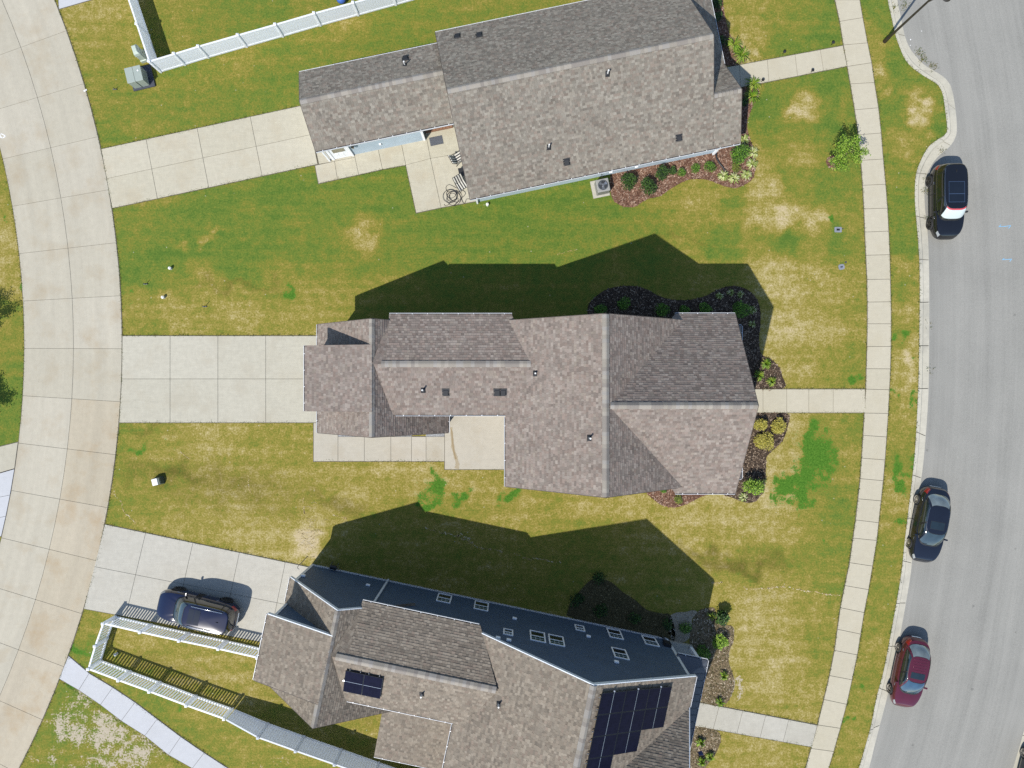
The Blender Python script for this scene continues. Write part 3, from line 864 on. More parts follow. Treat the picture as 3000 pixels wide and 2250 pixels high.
bed([z6(*p) for p in [(320,640),(335,710),(365,770),(440,820),(520,838),(600,828),(680,775),(760,740),(860,718),(960,650),(1060,590),(1150,547),(1270,532),(1380,545),(1480,580),(1560,612),(1680,630),(1780,592),(1860,530),(1890,430),(1892,320),(1880,220),(1830,100),(1790,-20),(1650,0),(1640,110),(1350,210),(1000,300),(600,400),(345,470)]], M_MULCH_RED, 150, RED, seed=5)
z20 = lambda x, y: (2000 + x*.3015, y*.3015)
bed([z20(*p) for p in [(250,-150),(380,-150),(390,0),(405,130),(430,240),(460,340),(530,420),(600,490),(612,598),(440,640),(300,560),(240,200)]], M_MULCH_RED, 130, RED, seed=6)
bed([z20(*p) for p in [(520,858),(620,845),(700,832),(745,900),(700,990),(665,1070),(630,1180),(622,1290),(560,1290),(480,1200),(470,1000)]], M_MULCH_RED, 130, RED, seed=7)
z16 = lambda x, y: (1500 + x*.3617, 1650 + y*.3617)
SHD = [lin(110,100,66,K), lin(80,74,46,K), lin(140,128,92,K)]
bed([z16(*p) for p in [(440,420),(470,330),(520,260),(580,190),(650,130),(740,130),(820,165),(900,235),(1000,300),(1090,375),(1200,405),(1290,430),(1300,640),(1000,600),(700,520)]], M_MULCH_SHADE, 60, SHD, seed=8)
bed([z16(*p) for p in [(1275,425),(1330,400),(1400,395),(1470,380),(1500,400),(1460,450),(1450,520),(1440,600),(1380,640),(1300,620),(1260,540)]], M_SAND, 40, [lin(206,196,176,K), lin(180,168,146,K)], name='sand_patch', seed=18)
bed([z16(*p) for p in [(1500,395),(1540,372),(1640,365),(1650,480),(1720,500),(1790,520),(1795,620),(1765,700),(1755,800),(1800,950),(1770,1080),(1700,1150),(1530,1118),(1500,900),(1440,660),(1450,520),(1470,450)]], M_MULCH_OLD, 110, OLD, seed=19)
bed([z16(*p) for p in [(1745,960),(1790,940),(1806,980),(1790,1040),(1760,1090),(1720,1050)]], M_SAND, 30, [lin(206,196,176,K)], name='sand_patch', seed=20)
bed([z16(*p) for p in [(1430,1300),(1560,1330),(1650,1352),(1692,1420),(1650,1540),(1570,1650),(1500,1800),(1400,1800),(1390,1500)]], M_MULCH_OLD, 110, OLD, seed=9)
bed([(2425,462),(2440,455),(2458,462),(2462,480),(2446,497),(2428,490),(2420,476)], M_MULCH_RED, 160, RED, seed=10)

for o_ in (terrain, far_lawn):      # the land beyond the survey carries the same turf
    n_ = len(o_.data.vertices)
    for nm, v in (('dry', .42), ('weed', 0.0), ('bare', 0.0), ('dark', 0.0)):
        o_.data.attributes.new(nm, 'FLOAT', 'POINT').data.foreach_set('value', np.full(n_, v, dtype=np.float32))
# ------------------------------------------------------------------ houses
PAL_M = [(lin(186,179,172,1),4),(lin(168,156,150,1),5),(lin(158,137,129,1),4),(lin(142,130,125,1),3),(lin(120,110,106,1),1.6),(lin(176,166,152,1),2),(lin(150,124,114,1),2)]
PAL_T = [(lin(188,184,172,1),4),(lin(170,163,150,1),5),(lin(152,136,124,1),3),(lin(140,134,126,1),3),(lin(118,112,104,1),1.6),(lin(178,174,160,1),2),(lin(150,128,116,1),1.6)]
PAL_B = [(lin(178,166,146,1),4),(lin(160,146,126,1),5),(lin(146,128,110,1),3),(lin(130,120,106,1),3),(lin(110,102,92,1),1.6),(lin(168,154,132,1),2),(lin(150,124,108,1),1.4)]
def soften(pal, k):
    tw = sum(w for _, w in pal); mean = [sum(c[i]*w for c, w in pal)/tw for i in range(3)]
    return [(tuple(c[i] + (mean[i]-c[i])*k for i in range(3)) + (1,), w) for c, w in pal]
def grey_down(pal, k, g=1.0):
    out = []
    for c, w in pal:
        m = (c[0]+c[1]+c[2])/3
        out.append((tuple((x + (m*t_ - x)*k)*g for x, t_ in zip(c[:3], (1.02,1.0,.97))) + (1,), w))
    return out
PAL_M, PAL_T, PAL_B = [((c[0]*1.02, c[1], c[2]*.95, 1), w) for c, w in grey_down(soften(PAL_M, .66), .15, .93)], grey_down(soften(PAL_T, .65), -.05, .88), grey_down(soften(PAL_B, .65), .25, 1.04)
KR = .50
def cl(poly, clip):
    """part of a polygon inside a convex CCW polygon (2D)"""
    out = poly
    n = len(clip)
    for i in range(n):
        a, b_ = clip[i], clip[(i+1) % n]
        ex, ey = b_[0]-a[0], b_[1]-a[1]
        inp = out; out = []
        if not inp: return []
        prev = inp[-1]; dp = ex*(prev[1]-a[1]) - ey*(prev[0]-a[0])
        for p in inp:
            d_ = ex*(p[1]-a[1]) - ey*(p[0]-a[0])
            if (d_ >= 0) != (dp >= 0):
                t_ = dp / (dp - d_)
                out.append((prev[0]+(p[0]-prev[0])*t_, prev[1]+(p[1]-prev[1])*t_))
            if d_ >= 0: out.append(p)
            prev, dp = p, d_
    return out

class House:
    """a house built in its own (u, q) ground frame, turned by ang"""
    def __init__(s, name, label, ang, base_uq, pal, seed):
        s.R = Matrix.Rotation(ang, 4, 'Z')
        b_ = s.R @ Vector((base_uq[0], base_uq[1], 0))
        s.root = thing(name, b_, ang, label, 'house')
        s.pal = pal; s.rnd = random.Random(seed)
        s.deck = MB(); s.field = MB(); s.singles = []; s.planes = []
        s.caps = []
        s.nsingle = 0
    def w(s, u, q_, z=0): return s.R @ Vector((u, q_, z))
    def plane(s, pts, singles=0, thick=.13, pal=None):
        """pts: convex roof plane in (u,q,z), any order round; first edge = eave"""
        P = [s.w(*p) for p in pts]
        n = (P[1]-P[0]).cross(P[2]-P[0]).normalized()
        if n.z < 0:
            P = [P[1], P[0]] + P[:1:-1]
            n = (P[1]-P[0]).cross(P[2]-P[0]).normalized()
        e = (P[1]-P[0]).normalized()
        up = n.cross(e).normalized()
        # structural deck
        k = len(P)
        vs = [p - n*.004 for p in P] + [p - Vector((0,0,thick)) for p in P]
        s.deck.add(vs, [tuple(range(k)), tuple(range(2*k-1,k-1,-1))] + [(i, k+i, k+(i+1)%k, (i+1)%k) for i in range(k)])
        O = P[0]
        poly = [((p-O).dot(e), (p-O).dot(up)) for p in P]
        x0 = min(p[0] for p in poly); x1 = max(p[0] for p in poly); y1 = max(p[1] for p in poly)
        EX = .143
        rnd = s.rnd
        rows = int(y1/EX)+1
        cols, wts = zip(*(pal or s.pal))
        placed = 0
        for r in range(rows):
            x = x0 - rnd.uniform(0,.3)
            ya, yb_ = r*EX, r*EX+EX*1.06
            base_c = rnd.choices(cols, wts)[0]
            while x < x1:
                wd = rnd.choice((.12,.14,.16,.16,.2,.24))
                if True: base_c = rnd.choices(cols, wts)[0]
                thick_tab = rnd.random() < .55
                kk = KR * rnd.uniform(.9,1.1) * (1.07 if thick_tab else .88)  # low tabs tinted darker: laminated shadow bands put into the colour
                c = (base_c[0]*kk, base_c[1]*kk, base_c[2]*kk, 1)
                lo = .024 if thick_tab else .013
                rect = [(x,ya),(x+wd-.004,ya),(x+wd-.004,yb_),(x,yb_)]
                xx = x; x += wd
                inside = all(x0 <= p_[0] <= x1 for p_ in rect)
                pc = cl(rect, poly)
                if len(pc) < 3: continue
                full = len(pc) == 4 and abs(sum(pc[i-1][0]*pc[i][1]-pc[i][0]*pc[i-1][1] for i in range(4))/2 - (wd-.004)*(yb_-ya)) < 1e-5
                if full and placed < singles and rnd.random() < .5:
                    placed += 1
                    Mw = Matrix(((e.x,up.x,n.x,0),(e.y,up.y,n.y,0),(e.z,up.z,n.z,0),(0,0,0,1)))
                    Mw.translation = O + e*xx + up*ya
                    s.singles.append((Mw, wd, thick_tab, cols.index(base_c)))
                    continue
                h = lambda yy: lo + (.004-lo)*min(1,(yy-ya)/(yb_-ya))
                top = [O + e*p_[0] + up*p_[1] + n*h(p_[1]) for p_ in pc]
                m_ = len(top)
                bot = [O + e*p_[0] + up*p_[1] for p_ in pc]
                fs = [tuple(range(m_))]
                for i in range(m_):
                    j = (i+1) % m_
                    if pc[i][1] < ya+.02 or pc[j][1] < ya+.02:
                        fs.append((i, m_+i, m_+j, j))
                s.field.add(top+bot, fs, c)
        s.planes.append((P, n))
    def ridge(s, a, b_, wid=.15, raise_=.03, start=0, end=0, slope=.7):
        """ridge caps laid one over the other from a to b"""
        s.caps.append((s.w(*a), s.w(*b_), wid, raise_, slope))
    def finish_roof(s):
        rf = s.deck.obj('roof', M_DECK, s.root)
        fo = s.field.obj('shingle_field', M_SHINGLE, rf); tag(fo, kind='stuff')
        cache = {}
        for Mw, wd, tk, ci in s.singles:
            key = (wd, tk, ci)
            if key not in cache:
                c0 = s.pal[ci % len(s.pal)][0]; kk = KR*(1.06 if tk else .9)
                c = (c0[0]*kk, c0[1]*kk, c0[2]*kk, 1)
                lo = .024 if tk else .013; y1 = .143*1.06; w_ = wd-.004
                b_ = MB().add([(0,0,lo),(w_,0,lo),(w_,y1,.004),(0,y1,.004),(0,0,0),(w_,0,0),(w_,y1,0),(0,y1,0)], [(0,1,2,3),(0,4,5,1),(1,5,6,2),(3,7,4,0),(2,6,7,3)], c)
                cache[key] = b_.mesh('shingle', M_SHINGLE)
            inst('shingle', cache[key], rf, Mw)
        # ridge caps
        cm = {}
        for a, b_, wid, rz, sl in s.caps:
            L = (b_-a).length; d_ = (b_-a).normalized()
            sd = Vector((-d_.y, d_.x, 0)).normalized(); upv = sd.cross(d_) * -1
            if upv.z < 0: upv = -upv
            n = int(L/.2)
            Mw = Matrix(((d_.x,sd.x,upv.x,0),(d_.y,sd.y,upv.y,0),(d_.z,sd.z,upv.z,0),(0,0,0,1)))
            for k in range(n):
                ci = s.rnd.randrange(4)
                key = (ci, wid, rz, sl)
                if key not in cm:
                    c0 = [lin(182,175,164,1), lin(170,163,152,1), lin(160,153,145,1), lin(176,171,164,1)][ci]
                    c = tuple(x*KR for x in c0[:3])+(1,)
                    l = .207; dz = wid*sl
                    vs = []
                    for x, z in ((0,.016),(l,.004)):
                        vs += [(x,-wid,z-dz+rz),(x,-.03,z-.03*sl*.4+rz),(x,.03,z-.03*sl*.4+rz),(x,wid,z-dz+rz)]
                    vs += [(0,-wid,-dz-.02),(0,wid,-dz-.02),(l,-wid,-dz-.02),(l,wid,-dz-.02)]
                    cm[key] = MB().add(vs, [(0,4,5,1),(1,5,6,2),(2,6,7,3),(0,1,2,3,9,8),(0,8,10,4),(3,7,11,9),(4,10,11,7,6,5)], c).mesh('ridge_cap', M_SHINGLE)
                m2 = Mw.copy(); m2.translation = a + d_*(k*L/n)
                inst('ridge_cap', cm[key], rf, m2)
        s.roof = rf
        return rf
    def gutter(s, a, b_, out, hang=.82, name='gutter'):
        """open gutter from a to b (eave points in (u,q,z)); out: ground direction away from the wall in (u,q)"""
        A, B = s.w(*a), s.w(*b_); o = (s.R @ Vector((out[0], out[1], 0))).normalized()
        d_ = (B-A).normalized(); L = (B-A).length
        W_ = .11; D_ = .1
        A = A - o*.035; B = B - o*.035
        prof = [(0,-.01),(0,-D_),(W_,-D_),(W_,.01),(W_-.022,.01),(W_-.022,-D_+.045),(.02,-D_+.045),(.02,-.01)]
        vs = [p + o*x + Vector((0,0,z-.03)) for p in (A, B) for x, z in prof]
        m_ = len(prof)
        fs = [(i, m_+i, m_+(i+1)%m_, (i+1)%m_) for i in range(m_)] + [tuple(range(m_-1,-1,-1)), tuple(range(m_,2*m_))]
        g = MB().add(vs, fs).obj(name, M_GUTTER, s.root)
        # a dark strip along the floor of the trough
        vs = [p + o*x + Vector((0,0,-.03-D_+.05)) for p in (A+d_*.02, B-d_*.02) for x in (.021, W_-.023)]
        MB().add(vs, [(0,1,3,2)]).obj('trough_strip', M_GUT_IN, g)
        for cpt, off in ((A,.0),(B,-.006)):
            MB().add([cpt + d_*off + o*x + Vector((0,0,z-.03)) for x, z in ((0,-D_),(W_,-D_),(W_,.01),(0,.01))] + [cpt + d_*(off+.006) + o*x + Vector((0,0,z-.03)) for x, z in ((0,-D_),(W_,-D_),(W_,.01),(0,.01))],
                     [(0,1,2,3),(7,6,5,4),(0,4,5,1),(1,5,6,2),(2,6,7,3),(3,7,4,0)]).obj('end_cap', M_GUTTER, g)
        n = max(1, int(L/hang))
        for k in range(n):
            c = A + d_*((k+.5)*L/n)
            MB().add([c + d_*sx + o*x + Vector((0,0,z)) for sx in (-.02,.02) for x, z in ((-.01,-.012),(W_,-.022),(W_,-.005),(-.01,.006))],
                     [(0,1,2,3),(7,6,5,4),(0,4,5,1),(1,5,6,2),(2,6,7,3),(3,7,4,0)]).obj('hanger', M_GUTTER, g)
        return g
    def rake(s, a, b_, out, mat=None, drop=.2, wid=.045):
        """barge board under a sloping roof edge"""
        A, B = s.w(*a), s.w(*b_); o = (s.R @ Vector((out[0], out[1], 0))).normalized()
        vs = [p + o*x + Vector((0,0,z)) for p in (A, B) for x, z in ((0,-drop),(wid,-drop),(wid,.012),(0,.012))]
        return MB().add(vs, [(0,1,2,3),(7,6,5,4),(0,4,5,1),(1,5,6,2),(2,6,7,3),(3,7,4,0)]).obj('barge_board', mat or M_TRIM, s.root)
    def walls(s, pts, tops, mat, name='wall', z0=0):
        """closed wall body: footprint pts (u,q) CCW with the height of the wall above each"""
        P = [tuple((s.R @ Vector((p[0], p[1], 0)))[:2]) for p in pts]
        return MB().prism(P, z0, tops).obj(name, mat, s.root)
    def box(s, name, u0, u1, q0, q1, z0, z1, mat, parent=None, bevel=0):
        return MB().box(u0,u1,q0,q1,z0,z1,s.R).obj(name, mat, parent or s.root, bevel=bevel)
    def zroof(s, u, q_):
        """height of the roof surface above (u,q)"""
        p = s.w(u, q_); best = None
        for P, n in s.planes:
            inside = True
            for i in range(len(P)):
                a, b_ = P[i], P[(i+1) % len(P)]
                if (b_.x-a.x)*(p.y-a.y) - (b_.y-a.y)*(p.x-a.x) < -1e-6: inside = False; break
            if inside:
                z = P[0].z - (n.x*(p.x-P[0].x) + n.y*(p.y-P[0].y))/n.z
                if best is None or z > best[0]: best = (z, n)
        return best
    def on_roof(s, px, py):
        """(u,q) of the roof point that the survey frame shows at px,py"""
        z = 6.0
        for _ in range(12):
            g = G(px, py, z); l = s.R.inverted() @ g
            h = s.zroof(l.x, l.y)
            if h is None: break
            z = h[0]
        return l.x, l.y, z, (h[1] if h else Vector((0,0,1)))
    def pipe_vent(s, px, py, h=.42, r=.045):
        u, q_, z, n = s.on_roof(px, py)
        p = s.w(u, q_, z)
        b_ = MB().cyl((p.x,p.y), r, p.z-.1, p.z+h, 12)
        o = b_.obj('vent_pipe', M_PVC, s.roof)
        MB().cyl((p.x,p.y), r-.012, p.z+h-.05, p.z+h+.002, 12).obj('pipe_mouth', M_BLACK, o) if False else None
        e = Vector((1,0,0)) - n*n.x; e.normalize(); f = n.cross(e)
        vs = [p + e*x + f*y + n*.02 for x, y in ((-.13,-.16),(.13,-.16),(.13,.16),(-.13,.16))]
        vs += [p + e*x + f*y + n*.075 for x, y in ((-.06,-.06),(.06,-.06),(.06,.06),(-.06,.06))]
        MB().add(vs, [(0,1,5,4),(1,2,6,5),(2,3,7,6),(3,0,4,7),(4,5,6,7)]).obj('flashing', M_DKMETAL, s.roof)
    def box_vent(s, px, py, w_=.30, l_=.32, h=.13):
        u, q_, z, n = s.on_roof(px, py)
        p = s.w(u, q_, z)
        dn = Vector((n.x, n.y, 0)); dn = dn.normalized() if dn.length > 1e-4 else Vector((1,0,0))
        f = (dn - n*dn.dot(n)).normalized(); e = n.cross(f)
        vs = [p + e*x*w_/2 + f*y*l_/2 + n*.012 for x, y in ((-1,-1),(1,-1),(1,1),(-1,1))]
        vs += [p + e*x*w_*.42 + f*y*l_/2 + n*hh for x, y, hh in ((-1,-.7,.05),(1,-.7,.05),(1,.95,h),(-1,.95,h))]
        b_ = MB().add(vs, [(0,1,5,4),(1,2,6,5),(2,3,7,6),(3,0,4,7),(4,5,6,7)])
        b_.add([p + e*x*w_*.7 + f*y*l_*.7 + n*.021 for x, y in ((-1,-1),(1,-1),(1,1),(-1,1))], [(0,1,2,3)])
        b_.obj('roof_vent', M_DKMETAL, s.roof)

def wall_point(h, px, py, q_):
    """(u,z) on the house's wall plane q = const that the survey frame shows at px,py"""
    r = h.R.inverted() @ Vector((px-1500, 1125-py, 0))
    k = q_ / r.y
    return r.x*k, CAM_H - k*FPX
def window_on(h, corners_px, q_, face, parent=None, grid=(3,2), glass=None):
    """double-hung window on a wall plane; face = +1/-1 outward along q"""
    W_ = [wall_point(h, *c, q_) for c in corners_px]
    us = [p[0] for p in W_]; zs = [p[1] for p in W_]
    u0, u1 = min(us), max(us)
    # parallelogram corners: take mean of the pairs
    zs.sort(); z0 = (zs[0]+zs[1])/2; z1 = (zs[2]+zs[3])/2
    us.sort(); u0 = (us[0]+us[1])/2; u1 = (us[2]+us[3])/2
    t = .075
    f = MB()
    o0, o1 = q_+.002*face, q_+.05*face
    a, b_ = min(o0,o1), max(o0,o1)
    f.box(u0,u1,a,b_,z0,z0+t,h.R); f.box(u0,u1,a,b_,z1-t,z1,h.R)
    f.box(u0,u0+t,a,b_,z0+t,z1-t,h.R); f.box(u1-t,u1,a,b_,z0+t,z1-t,h.R)
    zm = (z0+z1)/2
    f.box(u0+t,u1-t,a,b_-.008 if face>0 else b_,zm-.03,zm+.03,h.R)
    w_ = f.obj('window', M_TRIM, h.root)
    g0, g1 = sorted((q_+.004*face, q_+.022*face))
    MB().box(u0+t,u1-t,g0,g1,z0+t,zm-.03,h.R).obj('pane', M_SCREEN, w_)
    MB().box(u0+t,u1-t,g0,g1,zm+.03,z1-t,h.R).obj('pane', glass or M_WINGLASS, w_)
    m0, m1 = sorted((q_+.022*face, q_+.03*face))
    for k in range(1, grid[0]):
        x = u0+t + (u1-u0-2*t)*k/grid[0]
        MB().box(x-.008,x+.008,m0,m1,zm+.03,z1-t,h.R).obj('glazing_bar', M_RAKE, w_)
    zz = (zm+.03+z1-t)/2
    MB().box(u0+t,u1-t,m0,m1-.001,zz-.008,zz+.008,h.R).obj('glazing_bar', M_RAKE, w_)
    return w_

# ============ the middle house (square to the frame)
hm = House('house', 'middle house with brown shingle cross gables, walls hidden under its eaves, between two neighbours', 0.0, (.5, -1.0), PAL_M, 11)
BR, BE = 7.15, 3.5                # west block ridge / eave
hm.plane([(-11.43,-2.86,BE),(-11.43,3.5,BE),(-7.54,3.5,BR),(-7.54,-2.86,BR)], 15)
hm.plane([(-3.74,3.5,BE+.05),(-3.74,-2.86,BE+.05),(-7.54,-2.86,BR),(-7.54,3.5,BR)], 10)
hm.plane([(-11.39,-1.5,6.2),(-11.39,2.12,6.2),(-7.50,2.12,BR+.03),(-7.50,-1.5,BR+.03)], 45)
WR, WE = 7.24, 6.2                # wing
hm.plane([(-.02,3.83,WE),(-6.75,3.83,WE),(-6.75,1.07,WR),(1.1,1.07,WR)], 40)
hm.plane([(-7.5,1.07,WR),(-6.75,3.5,WE+.12),(-6.75,1.07,WR)])
hm.plane([(-6.55,-1.69,WE),(.4,-1.69,WE),(1.1,1.07,WR),(-7.4,1.07,WR)], 40)
MR, ME = 9.98, 6.2
hm.plane([(-.356,-5.63,ME),(-.356,3.49,ME),(4.66,3.49,MR),(4.66,-5.63,MR)], 50)
hm.plane([(9.68,3.49,ME),(9.68,-5.63,ME),(4.66,-5.63,MR),(4.66,3.49,MR)], 20)
CR = 9.86
hm.plane([(12.27,3.846,ME),(8.97,3.846,ME),(4.7,-1.08,CR),(12.27,-1.08,CR)], 40)
hm.plane([(8.97,-6.0,ME),(12.27,-6.0,ME),(12.27,-1.08,CR),(4.7,-1.08,CR)], 40)
hm.ridge((-7.54,-2.84,BR),(-7.54,3.48,BR), slope=.95)
hm.ridge((-7.0,1.07,WR),(1.0,1.07,WR), .17, .06, slope=.37)
hm.ridge((4.66,-5.6,MR),(4.66,3.46,MR), .17, .05, slope=.75)
hm.ridge((4.9,-1.08,CR),(12.24,-1.08,CR), .17, .06, slope=.74)
hm.walls([(-11.1,-2.56),(-4.05,-2.56),(-4.05,3.2),(-11.1,3.2)], [3.62,3.62,3.62,3.62], M_SIDE_M)
for q0, q1 in ((-2.56,-2.40),(3.04,3.2)):
    P = [hm.w(u,q_,z) for q_ in (q0,q1) for u, z in ((-11.1,3.6),(-4.05,3.6),(-7.54,6.95))]
    MB().add(P, [(0,1,2),(5,4,3),(0,3,4,1),(1,4,5,2),(2,5,3,0)]).obj('gable', M_SIDE_M, hm.root)
hm.walls([(-11.1,-1.38),(-7.6,-1.38),(-7.6,2.0),(-11.1,2.0)], [6.12,6.98,6.98,6.12], M_SIDE_M, 'dormer', 3.55)
hm.walls([(-6.4,-1.38),(.3,-1.38),(.3,3.3),(-6.4,3.3)], [6.15]*4, M_SIDE_M)
hm.walls([(0,-5.33),(9.35,-5.33),(9.35,3.2),(0,3.2)], [6.3]*4, M_SIDE_M)
for q0, q1 in ((-5.33,-5.15),(3.02,3.2)):
    P = [hm.w(u,q_,z) for q_ in (q0,q1) for u, z in ((0,6.29),(9.35,6.29),(4.66,9.78))]
    MB().add(P, [(0,1,2),(5,4,3),(0,3,4,1),(1,4,5,2),(2,5,3,0)]).obj('gable', M_SIDE_M, hm.root)
hm.walls([(9.3,-5.5),(11.95,-5.5),(11.95,3.3),(9.3,3.3)], [6.4]*4, M_SIDE_M)
P = [hm.w(u,q_,z) for u in (11.77,11.95) for q_, z in ((-5.5,6.39),(3.3,6.39),(-1.08,9.66))]
MB().add(P, [(0,1,2),(5,4,3),(0,3,4,1),(1,4,5,2),(2,5,3,0)]).obj('gable', M_SIDE_M, hm.root)
hm.finish_roof()
hm.gutter((-11.43,-2.86,BE),(-11.43,-1.4,BE),(-1,0)); hm.gutter((-11.43,2.05,BE),(-11.43,3.5,BE),(-1,0))
hm.gutter((-11.39,-1.5,6.2),(-11.39,2.12,6.2),(-1,0))
hm.gutter((-3.74,-2.86,BE+.05),(-3.74,-1.55,BE+.05),(1,0))
hm.gutter((.0,3.83,WE),(-6.75,3.83,WE),(0,1)); hm.gutter((-6.4,-1.69,WE),(-.36,-1.69,WE),(0,-1))
hm.gutter((-.356,-5.63,ME),(-.356,-1.82,ME),(-1,0))
hm.gutter((12.27,3.846,ME),(8.97,3.846,ME),(0,1)); hm.gutter((8.97,-6.0,ME),(12.27,-6.0,ME),(0,-1))
for a, b_, o in (((-11.43,3.5,BE),(-7.54,3.5,BR),(0,1)),((-7.54,3.5,BR),(-6.7,3.5,6.34),(0,1)),((-11.43,-2.86,BE),(-7.54,-2.86,BR),(0,-1)),((-7.54,-2.86,BR),(-3.74,-2.86,BE),(0,-1)),
               ((-.2,3.49,6.3),(4.66,3.49,MR),(0,1)),((4.66,3.49,MR),(8.9,3.49,6.8),(0,1)),((-.356,-5.63,ME),(4.66,-5.63,MR),(0,-1)),((4.66,-5.63,MR),(9,-5.63,6.7),(0,-1)),
               ((12.27,3.846,ME),(12.27,-1.08,CR),(1,0)),((12.27,-6,ME),(12.27,-1.08,CR),(1,0))):
    hm.rake(a, b_, o, M_DECK, .16, .03)
for p in ((1568,1094),(1240,1143),(1727,1283)): hm.pipe_vent(*p, h=.3 if p[0]==1568 else .5)
for p in ((1306,1149),(1457,1149),(1474,1149)): hm.box_vent(*p)
# porch across the front under its own low hip roof
def porch(h, u0, u1, q0, q1, z_eave, z_top, mat, slab_mat, ncol, seams=True, side_gut=True):
    d_ = u1 - u0
    r = MB()
    A = [(u1,q0,z_eave),(u1,q1,z_eave),(u0,q1-d_*.9,z_top),(u0,q0+d_*.9,z_top),(u0,q1,z_eave),(u0,q0,z_eave)]
    P = [h.w(*p) for p in A]
    th = Vector((0,0,-.12))
    r.add(P + [p+th for p in P], [(0,1,2,3),(1,4,2),(0,3,5),(6,9,8,7),(7,8,10),(6,11,9),(0,6,7,1),(1,7,10,4),(5,11,6,0)])
    o = r.obj('porch_roof', mat, h.root)
    n = int((q1-q0)/.41)
    for k in range(1, n):
        q_ = q0 + (q1-q0)*k/n
        t_ = min(1, (q1-q_)/(d_*.9), (q_-q0)/(d_*.9))
        a = h.w(u1,q_,z_eave); b_ = h.w(u1-d_*t_, q_, z_eave+(z_top-z_eave)*t_)
        sd = (h.w(0,1,0)-h.w(0,0,0))*.012
        MB().add([a-sd,a+sd,b_+sd,b_-sd]+[x+Vector((0,0,.035)) for x in (a-sd,a+sd,b_+sd,b_-sd)], [(4,5,6,7),(0,1,5,4),(1,2,6,5),(2,3,7,6),(3,0,4,7)]).obj('seam', mat, o)
    h.box('porch_slab', u0, u1-.15, q0+.2, q1-.2, 0, .35, slab_mat)
    h.box('porch_beam', u1-.35, u1-.17, q0+.18, q1-.18, z_eave-.42, z_eave-.13, M_TRIM)
    for k in range(ncol):
        q_ = q0+.35 + (q1-q0-.7)*k/(ncol-1)
        h.box('column', u1-.36, u1-.16, q_-.1, q_+.1, .35, z_eave-.42, M_TRIM)
    h.gutter((u1,q0,z_eave),(u1,q1,z_eave),(1,0))
    if side_gut:
        h.gutter((u1,q1,z_eave),(u0+.05,q1,z_eave),(0,1)); h.gutter((u0+.05,q0,z_eave),(u1,q0,z_eave),(0,-1))
porch(hm, 11.97, 13.65, -5.62, 3.46, 3.0, 3.75, M_PORCHROOF2, M_WALK, 4)
hm.box('door', 11.96, 12.0, -1.55, -.55, .36, 2.45, M_BRICK)
hm.box('garage_door', -11.15, -11.11, -1.9, 2.5, .02, 2.3, M_TRIM)

# ============ the house at the top
AT = math.atan2(.204, .979)
ht = House('house', 'pale blue single storey house at the top, brown gable roof and driveway', AT, (3.5, 16.5), PAL_T, 12)
TE, TR = 2.8, 6.5
ht.plane([(-.2,11.32,TE),(14.65,11.32,TE),(14.65,16.4,TR),(-.2,16.4,TR)], 90)
ht.plane([(14.65,21.49,TE),(-.2,21.49,TE),(-.2,16.4,TR),(14.65,16.4,TR)], 60)
# front gable that runs on from the south slope
sl = (TR-TE)/(16.4-11.32)
gz = TE + sl*(13.82-11.32)
ht.plane([(14.6,11.32,TE),(16.3,11.32,TE),(16.3,13.82,gz),(14.6,13.82,gz)], 20)
ht.plane([(16.3,16.15,TE),(14.4,16.15,TE),(14.4,13.82,gz),(16.3,13.82,gz)], 10)
# porch lean-to north of it
ht.plane([(16.3,15.9,TE),(16.3,21.3,TE),(14.75,21.3,3.75),(14.75,14.6,3.75)], 10)
WTR = 4.38
ht.plane([(-8.65,16.0,TE),(-.1,16.0,TE),(-.1,18.41,WTR),(-8.65,18.41,WTR)], 60)
ht.plane([(-.1,20.82,TE),(-8.65,20.82,TE),(-8.65,18.41,WTR),(-.1,18.41,WTR)], 40)
ht.ridge((-.18,16.4,TR),(14.62,16.4,TR), .17, .05, slope=.72)
ht.ridge((-8.62,18.41,WTR),(-.2,18.41,WTR), .17, .05, slope=.65)
ht.ridge((14.7,13.82,gz),(16.28,13.82,gz), .16, .03, slope=.75)
ht.walls([(.12,11.79),(14.3,11.79),(14.3,21.0),(.12,21.0)], [2.95]*4, M_SIDE_PALE)
for u0 in (.12, 14.12):
    P = [ht.w(u,q_,z) for u in (u0,u0+.18) for q_, z in ((11.79,2.94),(21.0,2.94),(16.4,6.3))]
    MB().add(P, [(0,1,2),(5,4,3),(0,3,4,1),(1,4,5,2),(2,5,3,0)]).obj('gable', M_SIDE_PALE, ht.root)
ht.walls([(-8.3,16.33),(-2.25,16.33),(-2.25,20.5),(-8.3,20.5)], [2.85]*4, M_SIDE_PALE)
ht.walls([(-2.25,17.45),(.12,17.45),(.12,20.5),(-2.25,20.5)], [2.85]*4, M_SIDE_PALE)
P = [ht.w(u,q_,z) for u in (-8.3,-8.14) for q_, z in ((16.33,2.84),(20.5,2.84),(18.41,4.2))]
MB().add(P, [(0,1,2),(5,4,3),(0,3,4,1),(1,4,5,2),(2,5,3,0)]).obj('gable', M_SIDE_PALE, ht.root)
ht.box('garage_door', -8.35, -8.31, 16.9, 20.0, .03, 2.2, M_TRIM)
ht.finish_roof()
ht.gutter((-.2,11.32,TE),(16.3,11.32,TE),(0,-1)); ht.gutter((14.65,21.49,TE),(-.2,21.49,TE),(0,1))
ht.gutter((-8.65,16.0,TE),(-.1,16.0,TE),(0,-1)); ht.gutter((-.2,20.82,TE),(-8.65,20.82,TE),(0,1))
ht.gutter((16.3,16.15,TE),(16.3,21.3,TE),(1,0))
